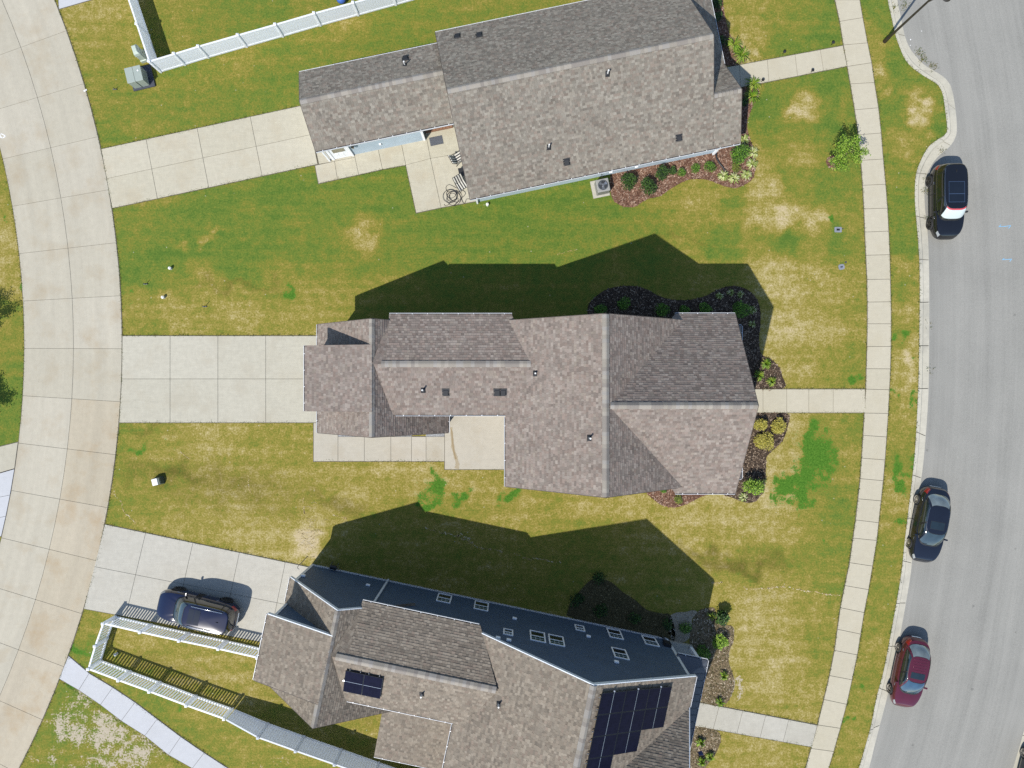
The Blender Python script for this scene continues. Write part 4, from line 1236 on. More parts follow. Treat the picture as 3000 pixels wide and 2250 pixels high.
for a, b_, o in (((-8.65,16,TE),(-8.65,18.41,WTR),(-1,0)),((-8.65,20.82,TE),(-8.65,18.41,WTR),(-1,0)),((-.2,11.32,TE),(-.2,16.4,TR),(-1,0)),((-.2,21.49,TE),(-.2,16.4,TR),(-1,0)),
               ((14.65,16.4,TR),(14.65,13.82,gz),(1,0)),((14.65,21.49,TE),(14.65,16.4,TR),(1,0)),((16.3,11.32,TE),(16.3,13.82,gz),(1,0)),((16.3,16.15,TE),(16.3,13.82,gz),(1,0))):
    ht.rake(a, b_, o, M_DECK, .16, .03)
for p in ((1780,216),(1608,431),(1186,190)): ht.pipe_vent(*p, h=.45)
for p in ((1340,108),(1404,104),(1188,172),(1989,404),(1660,474)): ht.box_vent(*p)
ht.walls([(14.3,11.79),(15.67,11.79),(15.67,15.8),(14.3,15.8)], [2.9]*4, M_SIDE_PALE)
ht.box('porch_slab', 14.3, 16.2, 15.85, 21.2, 0, .3, M_WALK)
ht.box('porch_beam', 15.95, 16.12, 15.9, 21.2, 2.3, 2.62, M_TRIM)
for q_ in (16.2, 18.6, 21.1): ht.box('column', 15.93, 16.14, q_-.1, q_+.1, .3, 2.3, M_TRIM)
ht.box('corner_board', 15.58, 15.72, 11.74, 11.86, 0, 2.75, M_TRIM)
# south wall of the garage wing: door, lantern, corner boards, recess with brick step
QW = 16.33
def wt(px, py, q_): return wall_point(ht, px, py, q_)
u_d0, _ = wt(985, 470, QW); u_d1, _ = wt(1034, 458, QW)
dr = ht.box('door', u_d0, u_d1, QW-.05, QW-.01, .08, 2.1, M_TRIM)
ht.box('pane', u_d0+.18, u_d1-.18, QW-.06, QW-.045, 1.15, 1.95, M_DOORGLASS, dr)
for k in range(2):
    ht.box('panel', u_d0+.16+k*.32, u_d0+.42+k*.32, QW-.058, QW-.048, .25, .95, M_TRIM, dr)
ht.box('door_frame', u_d0-.12, u_d0-.002, QW-.08, QW-.005, 0, 2.2, M_TRIM); ht.box('door_frame', u_d1+.002, u_d1+.12, QW-.08, QW-.005, 0, 2.2, M_TRIM)
ht.box('corner_board', -8.34, -8.2, QW-.03, QW+.1, 0, 2.7, M_TRIM); ht.box('corner_board', -2.36, -2.22, QW-.03, QW+.1, 0, 2.7, M_TRIM)
ln = ht.box('wall_lantern', u_d1+.3, u_d1+.48, QW-.2, QW-.005, 1.75, 1.95, M_BLACK)
ht.box('lantern_glass', u_d1+.33, u_d1+.45, QW-.18, QW-.06, 1.55, 1.75, M_DOORGLASS, ln)
uo, zo = wt(1119, 432, QW); ht.box('outlet_box', uo-.06, uo+.06, QW-.07, QW-.002, .9, 1.05, M_TRIM)
ht.box('downspout', -8.5, -8.4, QW-.12, QW-.04, .05, 2.6, M_TRIM)
ht.box('door', -1.75, -.8, 17.39, 17.44, .3, 2.4, M_TRIM)
st = ht.box('step', -2.1, -.35, 16.72, 17.42, 0, .16, M_BRICK)
for r_ in range(3):
    for k in range(8):
        ht.box('brick', -2.09+k*.215, -2.09+k*.215+.2, 16.74+r_*.225, 16.74+r_*.225+.21, .161, .185, M_BRICK, st)
# south wall of the main block: windows, dryer hood, taps
for c in ([(1401,574),(1435,568),(1440,577),(1404,584)], [(1806,492),(1846,481),(1838,491),(1802,500)]):
    us = [wt(x, y, 11.79)[0] for x, y in c]; u0, u1 = sorted(us)[0]+.05, sorted(us)[3]-.05
    fr = MB()
    for a in ((u0,u1,1.5,1.58),(u0,u1,2.32,2.4),(u0,u0+.08,1.58,2.32),(u1-.08,u1,1.58,2.32)):
        fr.box(a[0],a[1],11.72,11.785,a[2],a[3],ht.R)
    w_ = fr.obj('window', M_TRIM, ht.root)
    ht.box('pane', u0+.08,u1-.08,11.76,11.78,1.58,2.32,M_SCREEN,w_)
for px, py in ((1788,501),(1858,494)):
    uo, zo = wt(px, py, 11.79); ht.box('dryer_hood', uo-.1, uo+.1, 11.64, 11.785, .8, 1.0, M_TRIM, bevel=.03)
ht.box('downspout', .14, .24, 11.66, 11.76, .05, 2.65, M_TRIM); ht.box('downspout', 15.45, 15.57, 11.64, 11.76, .05, 2.65, M_TRIM)

# ============ the house at the bottom
AB = -math.atan2(.205, .979)
hb = House('house', 'dark blue two storey house at the bottom with white windows and brown roof', AB, (1.5, -18.5), PAL_B, 13)
B_R, B_E = 7.45, 3.75
QN = -13.72
hb.plane([(-10.35,-20.1,B_E),(-10.35,QN,B_E),(-6.62,QN,B_R),(-6.62,-20.1,B_R)], 15)
hb.plane([(-2.9,QN,B_E),(-2.9,-20.1,B_E),(-6.62,-20.1,B_R),(-6.62,QN,B_R)], 10)
hb.plane([(-10.53,-18.79,6.3),(-10.53,-15.1,6.3),(-6.6,-15.1,B_R+.03),(-6.6,-18.79,B_R+.03)], 50)
hb.plane([(1.02,-13.36,6.2),(-5.6,-13.36,6.2),(-5.6,-16.12,B_R+.02),(2.6,-16.12,B_R+.02)], 60)
hb.plane([(-6.5,-16.12,B_R+.02),(-5.6,-13.7,6.35),(-5.6,-16.12,B_R+.02)])
hb.plane([(-5.4,-18.9,6.2),(1.2,-18.9,6.2),(2.6,-16.12,B_R+.02),(-6.4,-16.12,B_R+.02)], 45)
B_M, B_ME = 10.25, 6.0
hb.plane([(.64,-27,B_ME),(.64,QN,B_ME),(6.98,QN,B_M),(6.98,-27,B_M)], 70)
hb.plane([(13.25,QN,B_ME+.05),(13.25,-27,B_ME+.05),(6.98,-27,B_M),(6.98,QN,B_M)], 20)
hb.plane([(13.22,-15.45,B_ME+.05),(12.9,-15.45,B_ME+.05),(7.4,-20.2,9.95),(13.22,-20.2,9.95)], 40)
hb.plane([(12.9,-24.95,B_ME+.05),(13.22,-24.95,B_ME+.05),(13.22,-20.2,9.95),(7.4,-20.2,9.95)])
# covered patio behind
hb.plane([(-3.49,-23.36,3.0),(.95,-23.36,3.0),(.95,-18.5,4.3),(-3.49,-18.5,4.3)], 30)
hb.ridge((-6.62,-20.08,B_R),(-6.62,QN-.02,B_R), slope=.98)
hb.ridge((-6.2,-16.12,B_R+.02),(2.5,-16.12,B_R+.02), .18, .07, slope=.45)
hb.ridge((6.98,-26.9,B_M),(6.98,QN-.02,B_M), .17, .06, slope=.67)
QB = -13.84
hb.walls([(-10.05,-19.8),(-3.2,-19.8),(-3.2,QB),(-10.05,QB)], [3.9]*4, M_SIDE_BLUE)
for q0, q1 in ((-19.8,-19.62),(QB-.18,QB)):
    P = [hb.w(u,q_,z) for q_ in (q0,q1) for u, z in ((-10.05,3.89),(-3.2,3.89),(-6.62,7.26))]
    MB().add(P, [(0,1,2),(5,4,3),(0,3,4,1),(1,4,5,2),(2,5,3,0)]).obj('gable', M_SIDE_BLUE, hb.root)
hb.walls([(-10.2,-18.65),(-6.7,-18.65),(-6.7,-15.22),(-10.2,-15.22)], [6.24,7.25,7.25,6.24], M_SIDE_BLUE, 'dormer', 3.8)
hb.walls([(-5.3,-18.55),(1.4,-18.55),(1.4,QB-.003),(-5.3,QB-.003)], [6.2]*4, M_SIDE_BLUE)
hb.walls([(.95,-26.5),(12.9,-26.5),(12.9,QB),(.95,QB)], [6.1]*4, M_SIDE_BLUE)
P = [hb.w(u,q_,z) for q_ in (QB-.18,QB) for u, z in ((.95,6.09),(12.9,6.09),(6.98,10.06))]
MB().add(P, [(0,1,2),(5,4,3),(0,3,4,1),(1,4,5,2),(2,5,3,0)]).obj('gable', M_SIDE_BLUE, hb.root)
hb.finish_roof()
hb.gutter((-10.35,-20.1,B_E),(-10.35,-18.7,B_E),(-1,0)); hb.gutter((-10.35,-15.15,B_E),(-10.35,QN,B_E),(-1,0))
hb.gutter((-10.53,-18.79,6.3),(-10.53,-15.1,6.3),(-1,0))
hb.gutter((.95,-13.36,6.2),(-5.6,-13.36,6.2),(0,1)); hb.gutter((-5.4,-18.9,6.2),(.64,-18.9,6.2),(0,-1))
hb.gutter((.64,-26,B_ME),(.64,-19.05,B_ME),(-1,0)); hb.gutter((13.25,-15.45,B_ME+.05),(13.25,QN,B_ME+.05),(1,0))
hb.gutter((-3.49,-23.36,3.0),(.6,-23.36,3.0),(0,-1))
for a, b_, o in (((-10.35,QN,B_E),(-6.62,QN,B_R),(0,1)),((-6.62,QN,B_R),(-5.45,QN,6.29),(0,1)),((-10.53,-15.1,6.3),(-6.6,-15.1,B_R+.03),(0,1)),
               ((.9,QN,6.17),(6.98,QN,B_M),(0,1)),((6.98,QN,B_M),(13.25,QN,B_ME+.05),(0,1)),((13.22,-15.45,B_ME+.05),(13.22,-20.2,9.95),(1,0))):
    hb.rake(a, b_, o, M_RAKE, .24, .05)
for a, b_, o in (((-10.53,-18.79,6.3),(-6.6,-18.79,B_R+.03),(0,-1)),((-10.35,-20.1,B_E),(-6.62,-20.1,B_R),(0,-1)),((-6.62,-20.1,B_R),(-2.9,-20.1,B_E),(0,-1))):
    hb.rake(a, b_, o, M_DECK, .16, .03)
for u_, nm in ((-10.12,'corner_board'),(12.86,'corner_board')):
    hb.box(nm, u_, u_+.16, QB-.1, QB+.03, 0, 5.7 if u_ > 0 else 3.7, M_RAKE)
hb.box('corner_board', -10.27, -10.13, -15.3, -15.18, 3.9, 6.1, M_RAKE)
hb.box('downspout', -5.2, -5.09, QB+.005, QB+.1, .05, 6.0, M_RAKE)
hb.box('downspout', .98, 1.07, QB+.005, QB+.1, 5.0, 6.0, M_RAKE)
hb.box('skirt_board', -10.04, 12.85, QB+.001, QB+.025, .02, .28, M_GREYFENCE)
z9 = lambda x, y: (800 + x*.3617, 1300 + y*.3617)
z8 = lambda x, y: (1500 + x*.3617, 1650 + y*.3617)
for cs, zf in (([(1340,1212),(1450,1235),(1435,1298),(1318,1272)],z9), ([(1632,1272),(1748,1295),(1742,1360),(1625,1337)],z9), ([(1865,1497),(1945,1515),(1943,1560),(1862,1545)],z9),
               ([(140,543),(265,570),(275,648),(150,625)],z8), ([(290,575),(415,603),(430,680),(303,655)],z8), ([(505,498),(580,515),(595,557),(515,543)],z8),
               ([(762,525),(875,552),(907,622),(790,600)],z8), ([(1042,583),(1160,612),(1197,683),(1082,655)],z8), ([(797,680),(915,707),(957,788),(835,765)],z8)):
    window_on(hb, [zf(*c) for c in cs], QB, 1)
for c in (z8(20,455), z8(618,600), z8(845,808), z9(1820,1580), z9(1908,1598), z9(243,1075)):
    uo, zo = wall_point(hb, *c, QB); hb.box('vent_hood', uo-.13, uo+.13, QB+.003, QB+.12, zo-.12, zo+.12, M_TRIM, bevel=.03)
uo, zo = wall_point(hb, *z9(768,1150), QB)
lp = hb.box('flood_lamp', uo-.12, uo+.12, QB+.003, QB+.1, zo-.1, zo+.1, M_TRIM, bevel=.02)
porch(hb, 12.9, 14.75, -24.5, -13.69, 3.05, 3.85, M_PORCHROOF, M_DRIVE_B, 5)
hb.pipe_vent(1236, 2033, h=.45); hb.pipe_vent(1461, 2062, h=.45)
for q_ in (-23.0, -20.8): hb.box('post', -3.3, -3.15, q_-.08, q_+.08, 0, 3.0, M_TRIM)
hb.box('garage_door', -10.12, -10.06, -19.0, -14.6, .03, 2.2, M_TRIM)
uo, zo = wall_point(hb, *z16(1180,540), QB)
def meter():
    r = hb.box('meter_box', uo-.2, uo+.2, QB+.003, QB+.2, 1.0, 1.7, M_DKMETAL)
    hb.box('conduit', uo-.04, uo+.04, QB+.02, QB+.1, .0, .99, M_GALV)
meter()
# satellite dish by the wall
# ------------------------------------------------------------------ solar arrays on the bottom house
def panel_mesh(w_, l_):
    b_ = MB().box(-w_/2, w_/2, -l_/2, l_/2, 0, .035)
    return b_.mesh('solar_panel', M_SOLARBACK), MB().add([(-w_/2+.022,-l_/2+.022,.0365),(w_/2-.022,-l_/2+.022,.0365),(w_/2-.022,l_/2-.022,.0365),(-w_/2+.022,l_/2-.022,.0365)], [(0,1,2,3)]).mesh('cells', M_SOLAR)
def solar_array(h, label, corner, nrows, slope_dir, cols_per_row, w_, l_, along):
    """panels over a roof plane: corner = top ridge-side (u,q); slope_dir and along are ground directions in (u,q)"""
    u, q_ = corner
    z, n = h.zroof(u + slope_dir[0]*.5 + along[0]*.5, q_ + slope_dir[1]*.5 + along[1]*.5)
    sd = h.R @ Vector((slope_dir[0], slope_dir[1], 0)); sd = (sd - n*sd.dot(n)).normalized()
    al = (h.R @ Vector((along[0], along[1], 0))).normalized()
    O = h.w(u, q_, 0); z0 = h.zroof(u, q_)[0]; O.z = z0
    root = thing('solar_array', O, 0, label, 'solar array')
    pm, cm_ = panel_mesh(w_-.012, l_-.012)
    bar = MB().add([(-.012,-l_/2+.03,.038),(.012,-l_/2+.03,.038),(.012,l_/2-.03,.038),(-.012,l_/2-.03,.038)], [(0,1,2,3)]).mesh('centre_bar', M_ALU)
    Mx = Matrix(((sd.x,al.x,n.x,0),(sd.y,al.y,n.y,0),(sd.z,al.z,n.z,0),(0,0,0,1)))
    if Mx.determinant() < 0: Mx = Matrix(((sd.x,-al.x,n.x,0),(sd.y,-al.y,n.y,0),(sd.z,-al.z,n.z,0),(0,0,0,1)))
    for r in range(nrows):
        for c in range(cols_per_row[r]):
            m2 = Mx.copy(); m2.translation = O + sd*(w_*(c+.5)) + al*(l_*(r+.5)) + n*.13
            p = inst('solar_panel', pm, root, m2)
            inst('cells', cm_, p, m2)
            inst('centre_bar', bar, p, m2)
        L = w_*cols_per_row[r]
        for t_ in (.22, .78):
            a = O + al*(l_*(r+t_)) + n*.095
            MB().tube([a - sd*.08, a + sd*(L+.08)], .025, 6).obj('rail', M_ALU, root)
            for k in range(int(L/1.2)+1):
                b_ = a + sd*min(L-.1, .2+k*1.2)
                MB().tube([b_ - n*.09, b_], .02, 6).obj('foot', M_ALU, root)
    for c in range(cols_per_row[0]):
        b_ = O + sd*(w_*(c+.5)) - al*.03 + n*.15
        MB().box(b_.x-.04, b_.x+.04, b_.y-.04, b_.y+.04, b_.z-.03, b_.z+.02).obj('clamp', M_ALU, root)
c0 = hb.on_roof(*z16(712,1040))
solar_array(hb, 'large stepped array of dark solar panels on the front slope of the blue house', (c0[0], c0[1]), 5, (1,0), [3,3,2,1,1], 1.68, 1.115, (0,-1))
c0 = hb.on_roof(700+870*.3617, 1650+850*.3617)
solar_array(hb, 'small array of two dark solar panels on the rear wing of the blue house', (c0[0], c0[1]), 2, (0,-1), [1,1], 1.56, 1.03, (1,0))
# windows on the sides that the drone looks past
def win(h, axis, plane, face, a0, a1, z0, z1):
    def bx(b_, x0, x1, d0, d1, zz0, zz1):
        d0, d1 = sorted((plane+d0*face, plane+d1*face))
        if axis == 'q': b_.box(x0,x1,d0,d1,zz0,zz1,h.R)
        else: b_.box(d0,d1,x0,x1,zz0,zz1,h.R)
        return b_
    f = MB(); t = .08
    for x0, x1, y0, y1 in ((a0,a1,z0,z0+t),(a0,a1,z1-t,z1),(a0,a0+t,z0+t,z1-t),(a1-t,a1,z0+t,z1-t),(a0+t,a1-t,(z0+z1)/2-.03,(z0+z1)/2+.03)):
        bx(f, x0, x1, .002, .05, y0, y1)
    w_ = f.obj('window', M_TRIM, h.root)
    for y0, y1, m_ in ((z0+t,(z0+z1)/2-.03,M_SCREEN),((z0+z1)/2+.03,z1-t,M_WINGLASS)):
        bx(MB(), a0+t, a1-t, .004, .022, y0, y1).obj('pane', m_, w_)
for a0, z0 in ((1.6,1.0),(4.2,1.0),(6.9,1.0),(1.6,3.9),(4.2,3.9),(6.9,3.9),(4.2,6.6)): win(hm, 'q', -5.33, -1, a0, a0+.95, z0, z0+1.5)
for a0, z0 in ((1.4,1.0),(3.6,1.0),(6.4,1.0),(1.4,3.9),(6.4,3.9)): win(hm, 'q', 3.2, 1, a0, a0+.95, z0, z0+1.5)
for a0, z0 in ((-4.9,1.0),(-2.6,1.0),(-3.4,3.9)): win(hm, 'q', 3.3, 1, a0, a0+.95, z0, z0+1.5)
for a0, z0 in ((-3.3,3.95),(-1.6,3.95),(-3.0,.6)): win(hm, 'q', -1.38, -1, a0, a0+.95, z0, z0+1.5)
for a0, z0 in ((-4.3,1.0),(1.0,1.0),(-4.3,4.3),(-1.6,4.3),(1.1,4.3)): win(hm, 'u', 11.95, 1, a0, a0+.95, z0, z0+1.5)
for a0 in (-.7,.6): win(hm, 'u', -11.1, -1, a0, a0+.9, 4.3, 5.7)
for a0, z0 in ((-22.4,1.0),(-19.5,1.0),(-15.8,1.0),(-22.4,4.2),(-18.4,4.2)): win(hb, 'u', 12.9, 1, a0, a0+.95, z0, z0+1.5)
for a0 in (-17.6,-16.4): win(hb, 'u', -10.2, -1, a0, a0+.9, 4.4, 5.8)
for a0 in (12.6,14.1): win(ht, 'u', 15.67, 1, a0, a0+.9, .9, 2.3)
# ------------------------------------------------------------------ fences
def fence_run(root, posts, h, kind, mat, skip=(), hs=None):
    """posts: ground points; kind 'solid' or 'picket'; each plank / picket its own part"""
    plank = {}
    for i in range(len(posts)):
        if i in skip: continue
        p = Vector(posts[i] + (0,)) if len(posts[i]) == 2 else Vector(posts[i])
        hh = hs[i] if hs else h
        MB().box(p.x-.065,p.x+.065,p.y-.065,p.y+.065,0,hh+.06).obj('post', mat, root)
        q = MB()
        q.add([(p.x-.085,p.y-.085,hh+.061),(p.x+.085,p.y-.085,hh+.061),(p.x+.085,p.y+.085,hh+.061),(p.x-.085,p.y+.085,hh+.061),
               (p.x-.085,p.y-.085,hh+.09),(p.x+.085,p.y-.085,hh+.09),(p.x+.085,p.y+.085,hh+.09),(p.x-.085,p.y+.085,hh+.09),(p.x,p.y,hh+.14)],
              [(3,2,1,0),(0,1,5,4),(1,2,6,5),(2,3,7,6),(3,0,4,7),(4,5,8),(5,6,8),(6,7,8),(7,4,8)])
        q.obj('post_cap', mat, root)
    for i in range(len(posts)-1):
        a, b_ = Vector((*posts[i],0)), Vector((*posts[i+1],0))
        h0 = hs[i] if hs else h; h1 = hs[i+1] if hs else h
        d_ = (b_-a).normalized(); L = (b_-a).length; ang = math.atan2(d_.y, d_.x)
        s0, s1 = .067, L-.067
        if i and False: pass
        sdv = Vector((-d_.y, d_.x, 0))
        def rail(za, zb, t, w):
            pa, pb = a+d_*s0, a+d_*s1
            vs = [pp_ + sdv*x + Vector((0,0,z)) for pp_, z0 in ((pa,za),(pb,zb)) for x, z in ((-w,z0-t),(w,z0-t),(w,z0),(-w,z0))]
            MB().add(vs, [(3,2,1,0),(4,5,6,7),(0,1,5,4),(1,2,6,5),(2,3,7,6),(3,0,4,7)]).obj('rail', mat, root)
        rail(h0, h1, .09, .045); rail(.19, .19, .14, .045)
        st = .15 if kind == 'solid' else .17
        wd = .147 if kind == 'solid' else .095
        n = int((s1-s0)/st); st = (s1-s0)/n
        if kind == 'solid': wd = st-.004
        for k in range(n):
            s_ = s0 + (k+.5)*st
            top = h0 + (h1-h0)*s_/L - .088
            key = round(top, 2), round(wd, 3)
            if key not in plank:
                t = .011
                plank[key] = MB().box(-wd/2, wd/2, -t, t, .188, key[0]).mesh('plank' if kind == 'solid' else 'picket', mat)
            p = a + d_*s_
            inst('plank' if kind == 'solid' else 'picket', plank[key], root, Matrix.Translation(p) @ Matrix.Rotation(ang,4,'Z'))
fp = [(402,0),(437,105.5),(472,211),(542.5,190),(611,169),(723,137),(829,107),(939,75),(1049.6,45),(1160,14.5),(1270,-16)]
gp = [G2(*p) for p in fp]
p_m1 = (gp[0][0]*2-gp[1][0], gp[0][1]*2-gp[1][1])
r1 = thing('fence', (*gp[2],0), 0, 'white solid vinyl fence turning a corner beside the green transformer', 'fence')
fence_run(r1, [p_m1]+gp, 1.5, 'solid', M_WHITE)
def base_of(px, py, h): 
    g = G(px, py, h); return (g.x, g.y)
N_ = [base_of(*p,1.4) for p in ((302,1827),(410.5,1852),(524.5,1877),(639.5,1901),(754,1927))]
W_r = [base_of(*p,1.4) for p in ((302,1827),(278.5,1893),(258.6,1960))]
S_ = [base_of(*p,1.4) for p in ((258.6,1960),(347,1993),(437.7,2026),(546,2067),(656.5,2106))]
r2 = thing('fence', (*N_[0],0), 0, 'white picket fence around the narrow yard beside the parked blue car', 'fence')
fence_run(r2, N_, 1.4, 'picket', M_WHITE)
fence_run(r2, W_r[1:2]+[], 1.4, 'picket', M_WHITE) if False else None
def run_inner(root, posts, h, kind, mat, **k): fence_run(root, posts, h, kind, mat, **k)
run_inner(r2, W_r, 1.4, 'picket', M_WHITE, skip=(0,))
run_inner(r2, S_, 1.4, 'picket', M_WHITE, skip=(0,))
SO = [S_[-1]] + [base_of(*p,1.83) for p in ((756,2160.5),(866,2200),(980,2239.6),(1094,2280),(1208,2320))]
r3 = thing('fence', (*SO[0],0), 0, 'grey shaded solid vinyl fence running on from the white pickets along the blue house', 'fence')
fence_run(r3, [((SO[0][0]*.97+SO[1][0]*.03),(SO[0][1]*.97+SO[1][1]*.03))]+SO[1:], 1.83, 'solid', M_GREYFENCE, hs=[1.42]+[1.83]*5, skip=(0,))

# ------------------------------------------------------------------ plants
def leaf(b_, p, d_, L, w_, col, fold=.25):
    """one folded leaf starting at p along d_"""
    s_ = d_.cross(Vector((0,0,1)))
    if s_.length < .1: s_ = Vector((1,0,0))
    s_.normalize(); n = s_.cross(d_)
    m_ = p + d_*L*.5 - n*w_*fold
    b_.add([p, m_+s_*w_+n*w_*fold*1.5, p+d_*L, m_-s_*w_+n*w_*fold*1.5, m_], [(0,4,1),(4,2,1),(0,3,4),(4,3,2)], col)
PALS = {'dark': [(46,74,30),(66,98,38),(84,120,46),(34,58,26)], 'green': [(74,112,34),(104,148,44),(128,170,56),(56,90,30)], 'lime': [(112,150,40),(146,182,58),(166,196,74),(90,126,34)],
        'gold': [(196,188,86),(216,206,110),(180,166,64),(150,146,54)], 'cream': [(214,220,150),(232,234,182),(186,200,110),(150,176,80)], 'olive': [(118,134,52),(148,152,66),(96,112,44)],
        'blade': [(120,160,40),(150,186,54),(92,130,36),(176,190,80)], 'straw': [(206,180,120),(226,206,156),(180,152,90)]}
def shrub(px, py, r, h, pal, label, n=420, leafl=.085, cat='shrub', group=None, name='shrub', rnd_=None, squash=1.0, z0=.0):
    rn = random.Random(int(px*7+py*13))
    g = G2(px, py)
    # the survey shows the crown's middle; its foot stands below it
    k = (CAM_H - h*.55)/CAM_H
    g = (g[0]*k, g[1]*k)
    root = thing(name, (g[0], g[1], 0), rn.uniform(0,6), label, cat, group)
    cols = [lin(*c, K*1.45) for c in PALS[pal]]
    stem = MB()
    for k_ in range(7):
        a = rn.uniform(0,6.28); t_ = rn.uniform(.3,.75)
        stem.tube([(0.02*math.cos(a),.02*math.sin(a),-.02),(r*.35*math.cos(a)*t_,r*.35*math.sin(a)*t_,h*.35),(r*.8*math.cos(a)*t_,r*.8*math.sin(a)*t_,h*.72)], [.018,.013,.006], 5)
    stem.local('stem', M_BARK, root)
    b_ = MB()
    lobes = [(Vector((0,0,0)), .72)] + [(Vector((math.cos(a_)*r*.42, math.sin(a_)*r*.42, rn.uniform(-.12,.12)*h)), rn.uniform(.42,.62)) for a_ in [rn.uniform(0,6.28) for _k in range(6)]]
    lumps = [(rn.uniform(0,6.28), rn.uniform(-.2,1), rn.uniform(.62,1.22)) for _ in range(16)]
    for _ in range(int(n*1.7)):
        a = rn.uniform(0,6.28); cz = rn.uniform(-.45,1)
        sr = math.sqrt(max(0,1-cz*cz))
        d_ = Vector((math.cos(a)*sr, math.sin(a)*sr, cz))
        rr = rn.uniform(.45,1.0)**.5
        k_ = 1.0
        for la, lz, lr in lumps:
            ld = Vector((math.cos(la)*math.sqrt(max(0,1-lz*lz)), math.sin(la)*math.sqrt(max(0,1-lz*lz)), lz))
            if d_.dot(ld) > .86: k_ = lr
        lo_, ls = rn.choice(lobes)
        p = lo_ + Vector((d_.x*r*rr*k_*ls, d_.y*r*rr*k_*ls, h*.52 + d_.z*h*.48*rr*k_*(ls+.2)))
        ld = Vector((d_.x*.7+rn.uniform(-1,1), d_.y*.7+rn.uniform(-1,1), rn.uniform(-.35,.35))).normalized()
        c = rn.choice(cols); kk = rn.uniform(.75,1.25)
        leaf(b_, p, ld, leafl*rn.uniform(.6,1.6), leafl*rn.uniform(.2,.4), tuple(x*kk for x in c[:3])+(1,))
    b_.local('foliage', M_LEAF, root)
    return root
def tuft(px, py, r, h, pal, label, n=46, cat='grass plant', group=None, name='grass_clump', w_=.018):
    rn = random.Random(int(px*3+py*17))
    g = G2(px, py)
    root = thing(name, (g[0], g[1], 0), 0, label, cat, group)
    cols = [lin(*c, K*1.25) for c in PALS[pal]]
    b_ = MB()
    for _ in range(n):
        a = rn.uniform(0,6.28); L = r*rn.uniform(.55,1.1); hh = h*rn.uniform(.6,1.1)
        d_ = Vector((math.cos(a), math.sin(a), 0)); s_ = Vector((-d_.y, d_.x, 0))
        c = rn.choice(cols); kk = rn.uniform(.8,1.2); c = tuple(x*kk for x in c[:3])+(1,)
        p0 = d_*.02; p1 = d_*L*.4 + Vector((0,0,hh)); p2 = d_*L*.8 + Vector((0,0,hh*.85)); p3 = d_*L + Vector((0,0,hh*.45))
        w = w_*rn.uniform(.7,1.2)
        b_.add([p0-s_*w*.6,p0+s_*w*.6,p1-s_*w,p1+s_*w,p2-s_*w*.8,p2+s_*w*.8,p3], [(0,1,3,2),(2,3,5,4),(4,5,6)], c)
    b_.local('blades', M_LEAF, root)
    return root
# bed along the top house
shrub(1844,532,.58,1.05,'dark','dark green round shrub nearest the air conditioner in the red mulch bed', 620)
shrub(1898,548,.56,1.05,'dark','dark green shrub at the lawn edge, second from the air conditioner', 620)
shrub(1940,506,.50,.95,'dark','dark green shrub by the pale blue wall, third from the air conditioner', 520)
shrub(1972,499,.24,.5,'dark','tiny dark shrub tucked beside the third dark shrub at the pale blue wall', 160)
shrub(1997,505,.30,.45,'green','smallest of the three low bright green mounds in the red mulch bed', 240, .06)
shrub(2037.6,494,.33,.48,'green','middle one of the three low bright green mounds in the red mulch bed', 260, .06)
shrub(2080,490,.40,.5,'green','largest of the three low green mounds, nearest the black drain hose', 320, .06)
shrub(2173,450,.62,1.35,'green','tall leafy green shrub at the front corner of the pale blue house', 720)
shrub(2160,488,.40,.3,'olive','low yellowish groundcover just below the tall corner shrub', 180, .07)
for i, (x, y, t_) in enumerate([(2117.6,515.6,'cream striped grass clump beside the end of the black drain hose'),(2149,524,'cream grass clump at the bottom edge, right of the drain hose'),(2184,514,'cream grass clump standing alone at the lower right bed edge'),(2201,482,'cream grass clump below right of the tall corner shrub'),(2205,449,'cream grass clump right of the tall corner shrub'),(2178,411,'cream grass clump above the tall corner shrub by the roof edge')]):
    tuft(x, y, .42, .26, 'cream', t_, 60, group='cream grass clumps at the corner of the top house', w_=.022)
for i, (x, y, t_) in enumerate([(2148,133,'arching green daylily clump half in shade above the top front walk'),(2169,166,'sunlit arching daylily clump right above the top front walk'),(2202,250,'arching daylily clump just below the top front walk'),(2199,286,'daylily clump below the first one, against the house shadow')]):
    tuft(x, y, .62, .42, 'blade', t_, 70, group='daylilies by the top front walk')
    for k in range(3):
        pass
shrub(2101,12,.38,.6,'dark','shaded green bush at the very top beside the roof edge', 220)
shrub(2099,48,.36,.6,'dark','shaded green bush, second from the top beside the roof edge', 220)
shrub(2118,118,.4,.5,'dark','dark bush in the house shadow left of the daylilies', 200)
shrub(2182,300,.3,.4,'dark','dark bush in shadow under the front gable of the top house', 160)
# bed round the middle house
for x, y, r, h, t_ in [(1760,905,.42,.5,'low green mound in deep shade, first from the left in the curved bed'),(1826,885,.45,.7,'shaded green bush, second from the left in the curved bed'),(1940,907,.46,.7,'round shaded bush, third from the left in the curved bed'),(2006,910,.36,.45,'small shaded bush left of the white gutter corner'),(2068,903,.44,.75,'round green bush in shade above the short white gutter')]:
    shrub(x, y, r, h, 'green', t_, 320, group='shaded bushes in the curved bed')
shrub(2175,905,.62,1.25,'green','largest green bush in shade at the front corner of the middle house', 640)
for x, y, t_ in [(2107.6,867,'pale grass clump in shade, leftmost by the bed edge'),(2140,858,'pale grass clump in shade, topmost by the bed edge'),(2167,863,'pale grass clump in shade above the largest bush'),(2205,908,'pale grass clump in shade right of the largest bush'),(2201.7,950,'pale grass clump in shade beside the porch gutter')]:
    tuft(x, y, .28, .2, 'cream', t_, 36, group='pale clumps in the shaded bed')
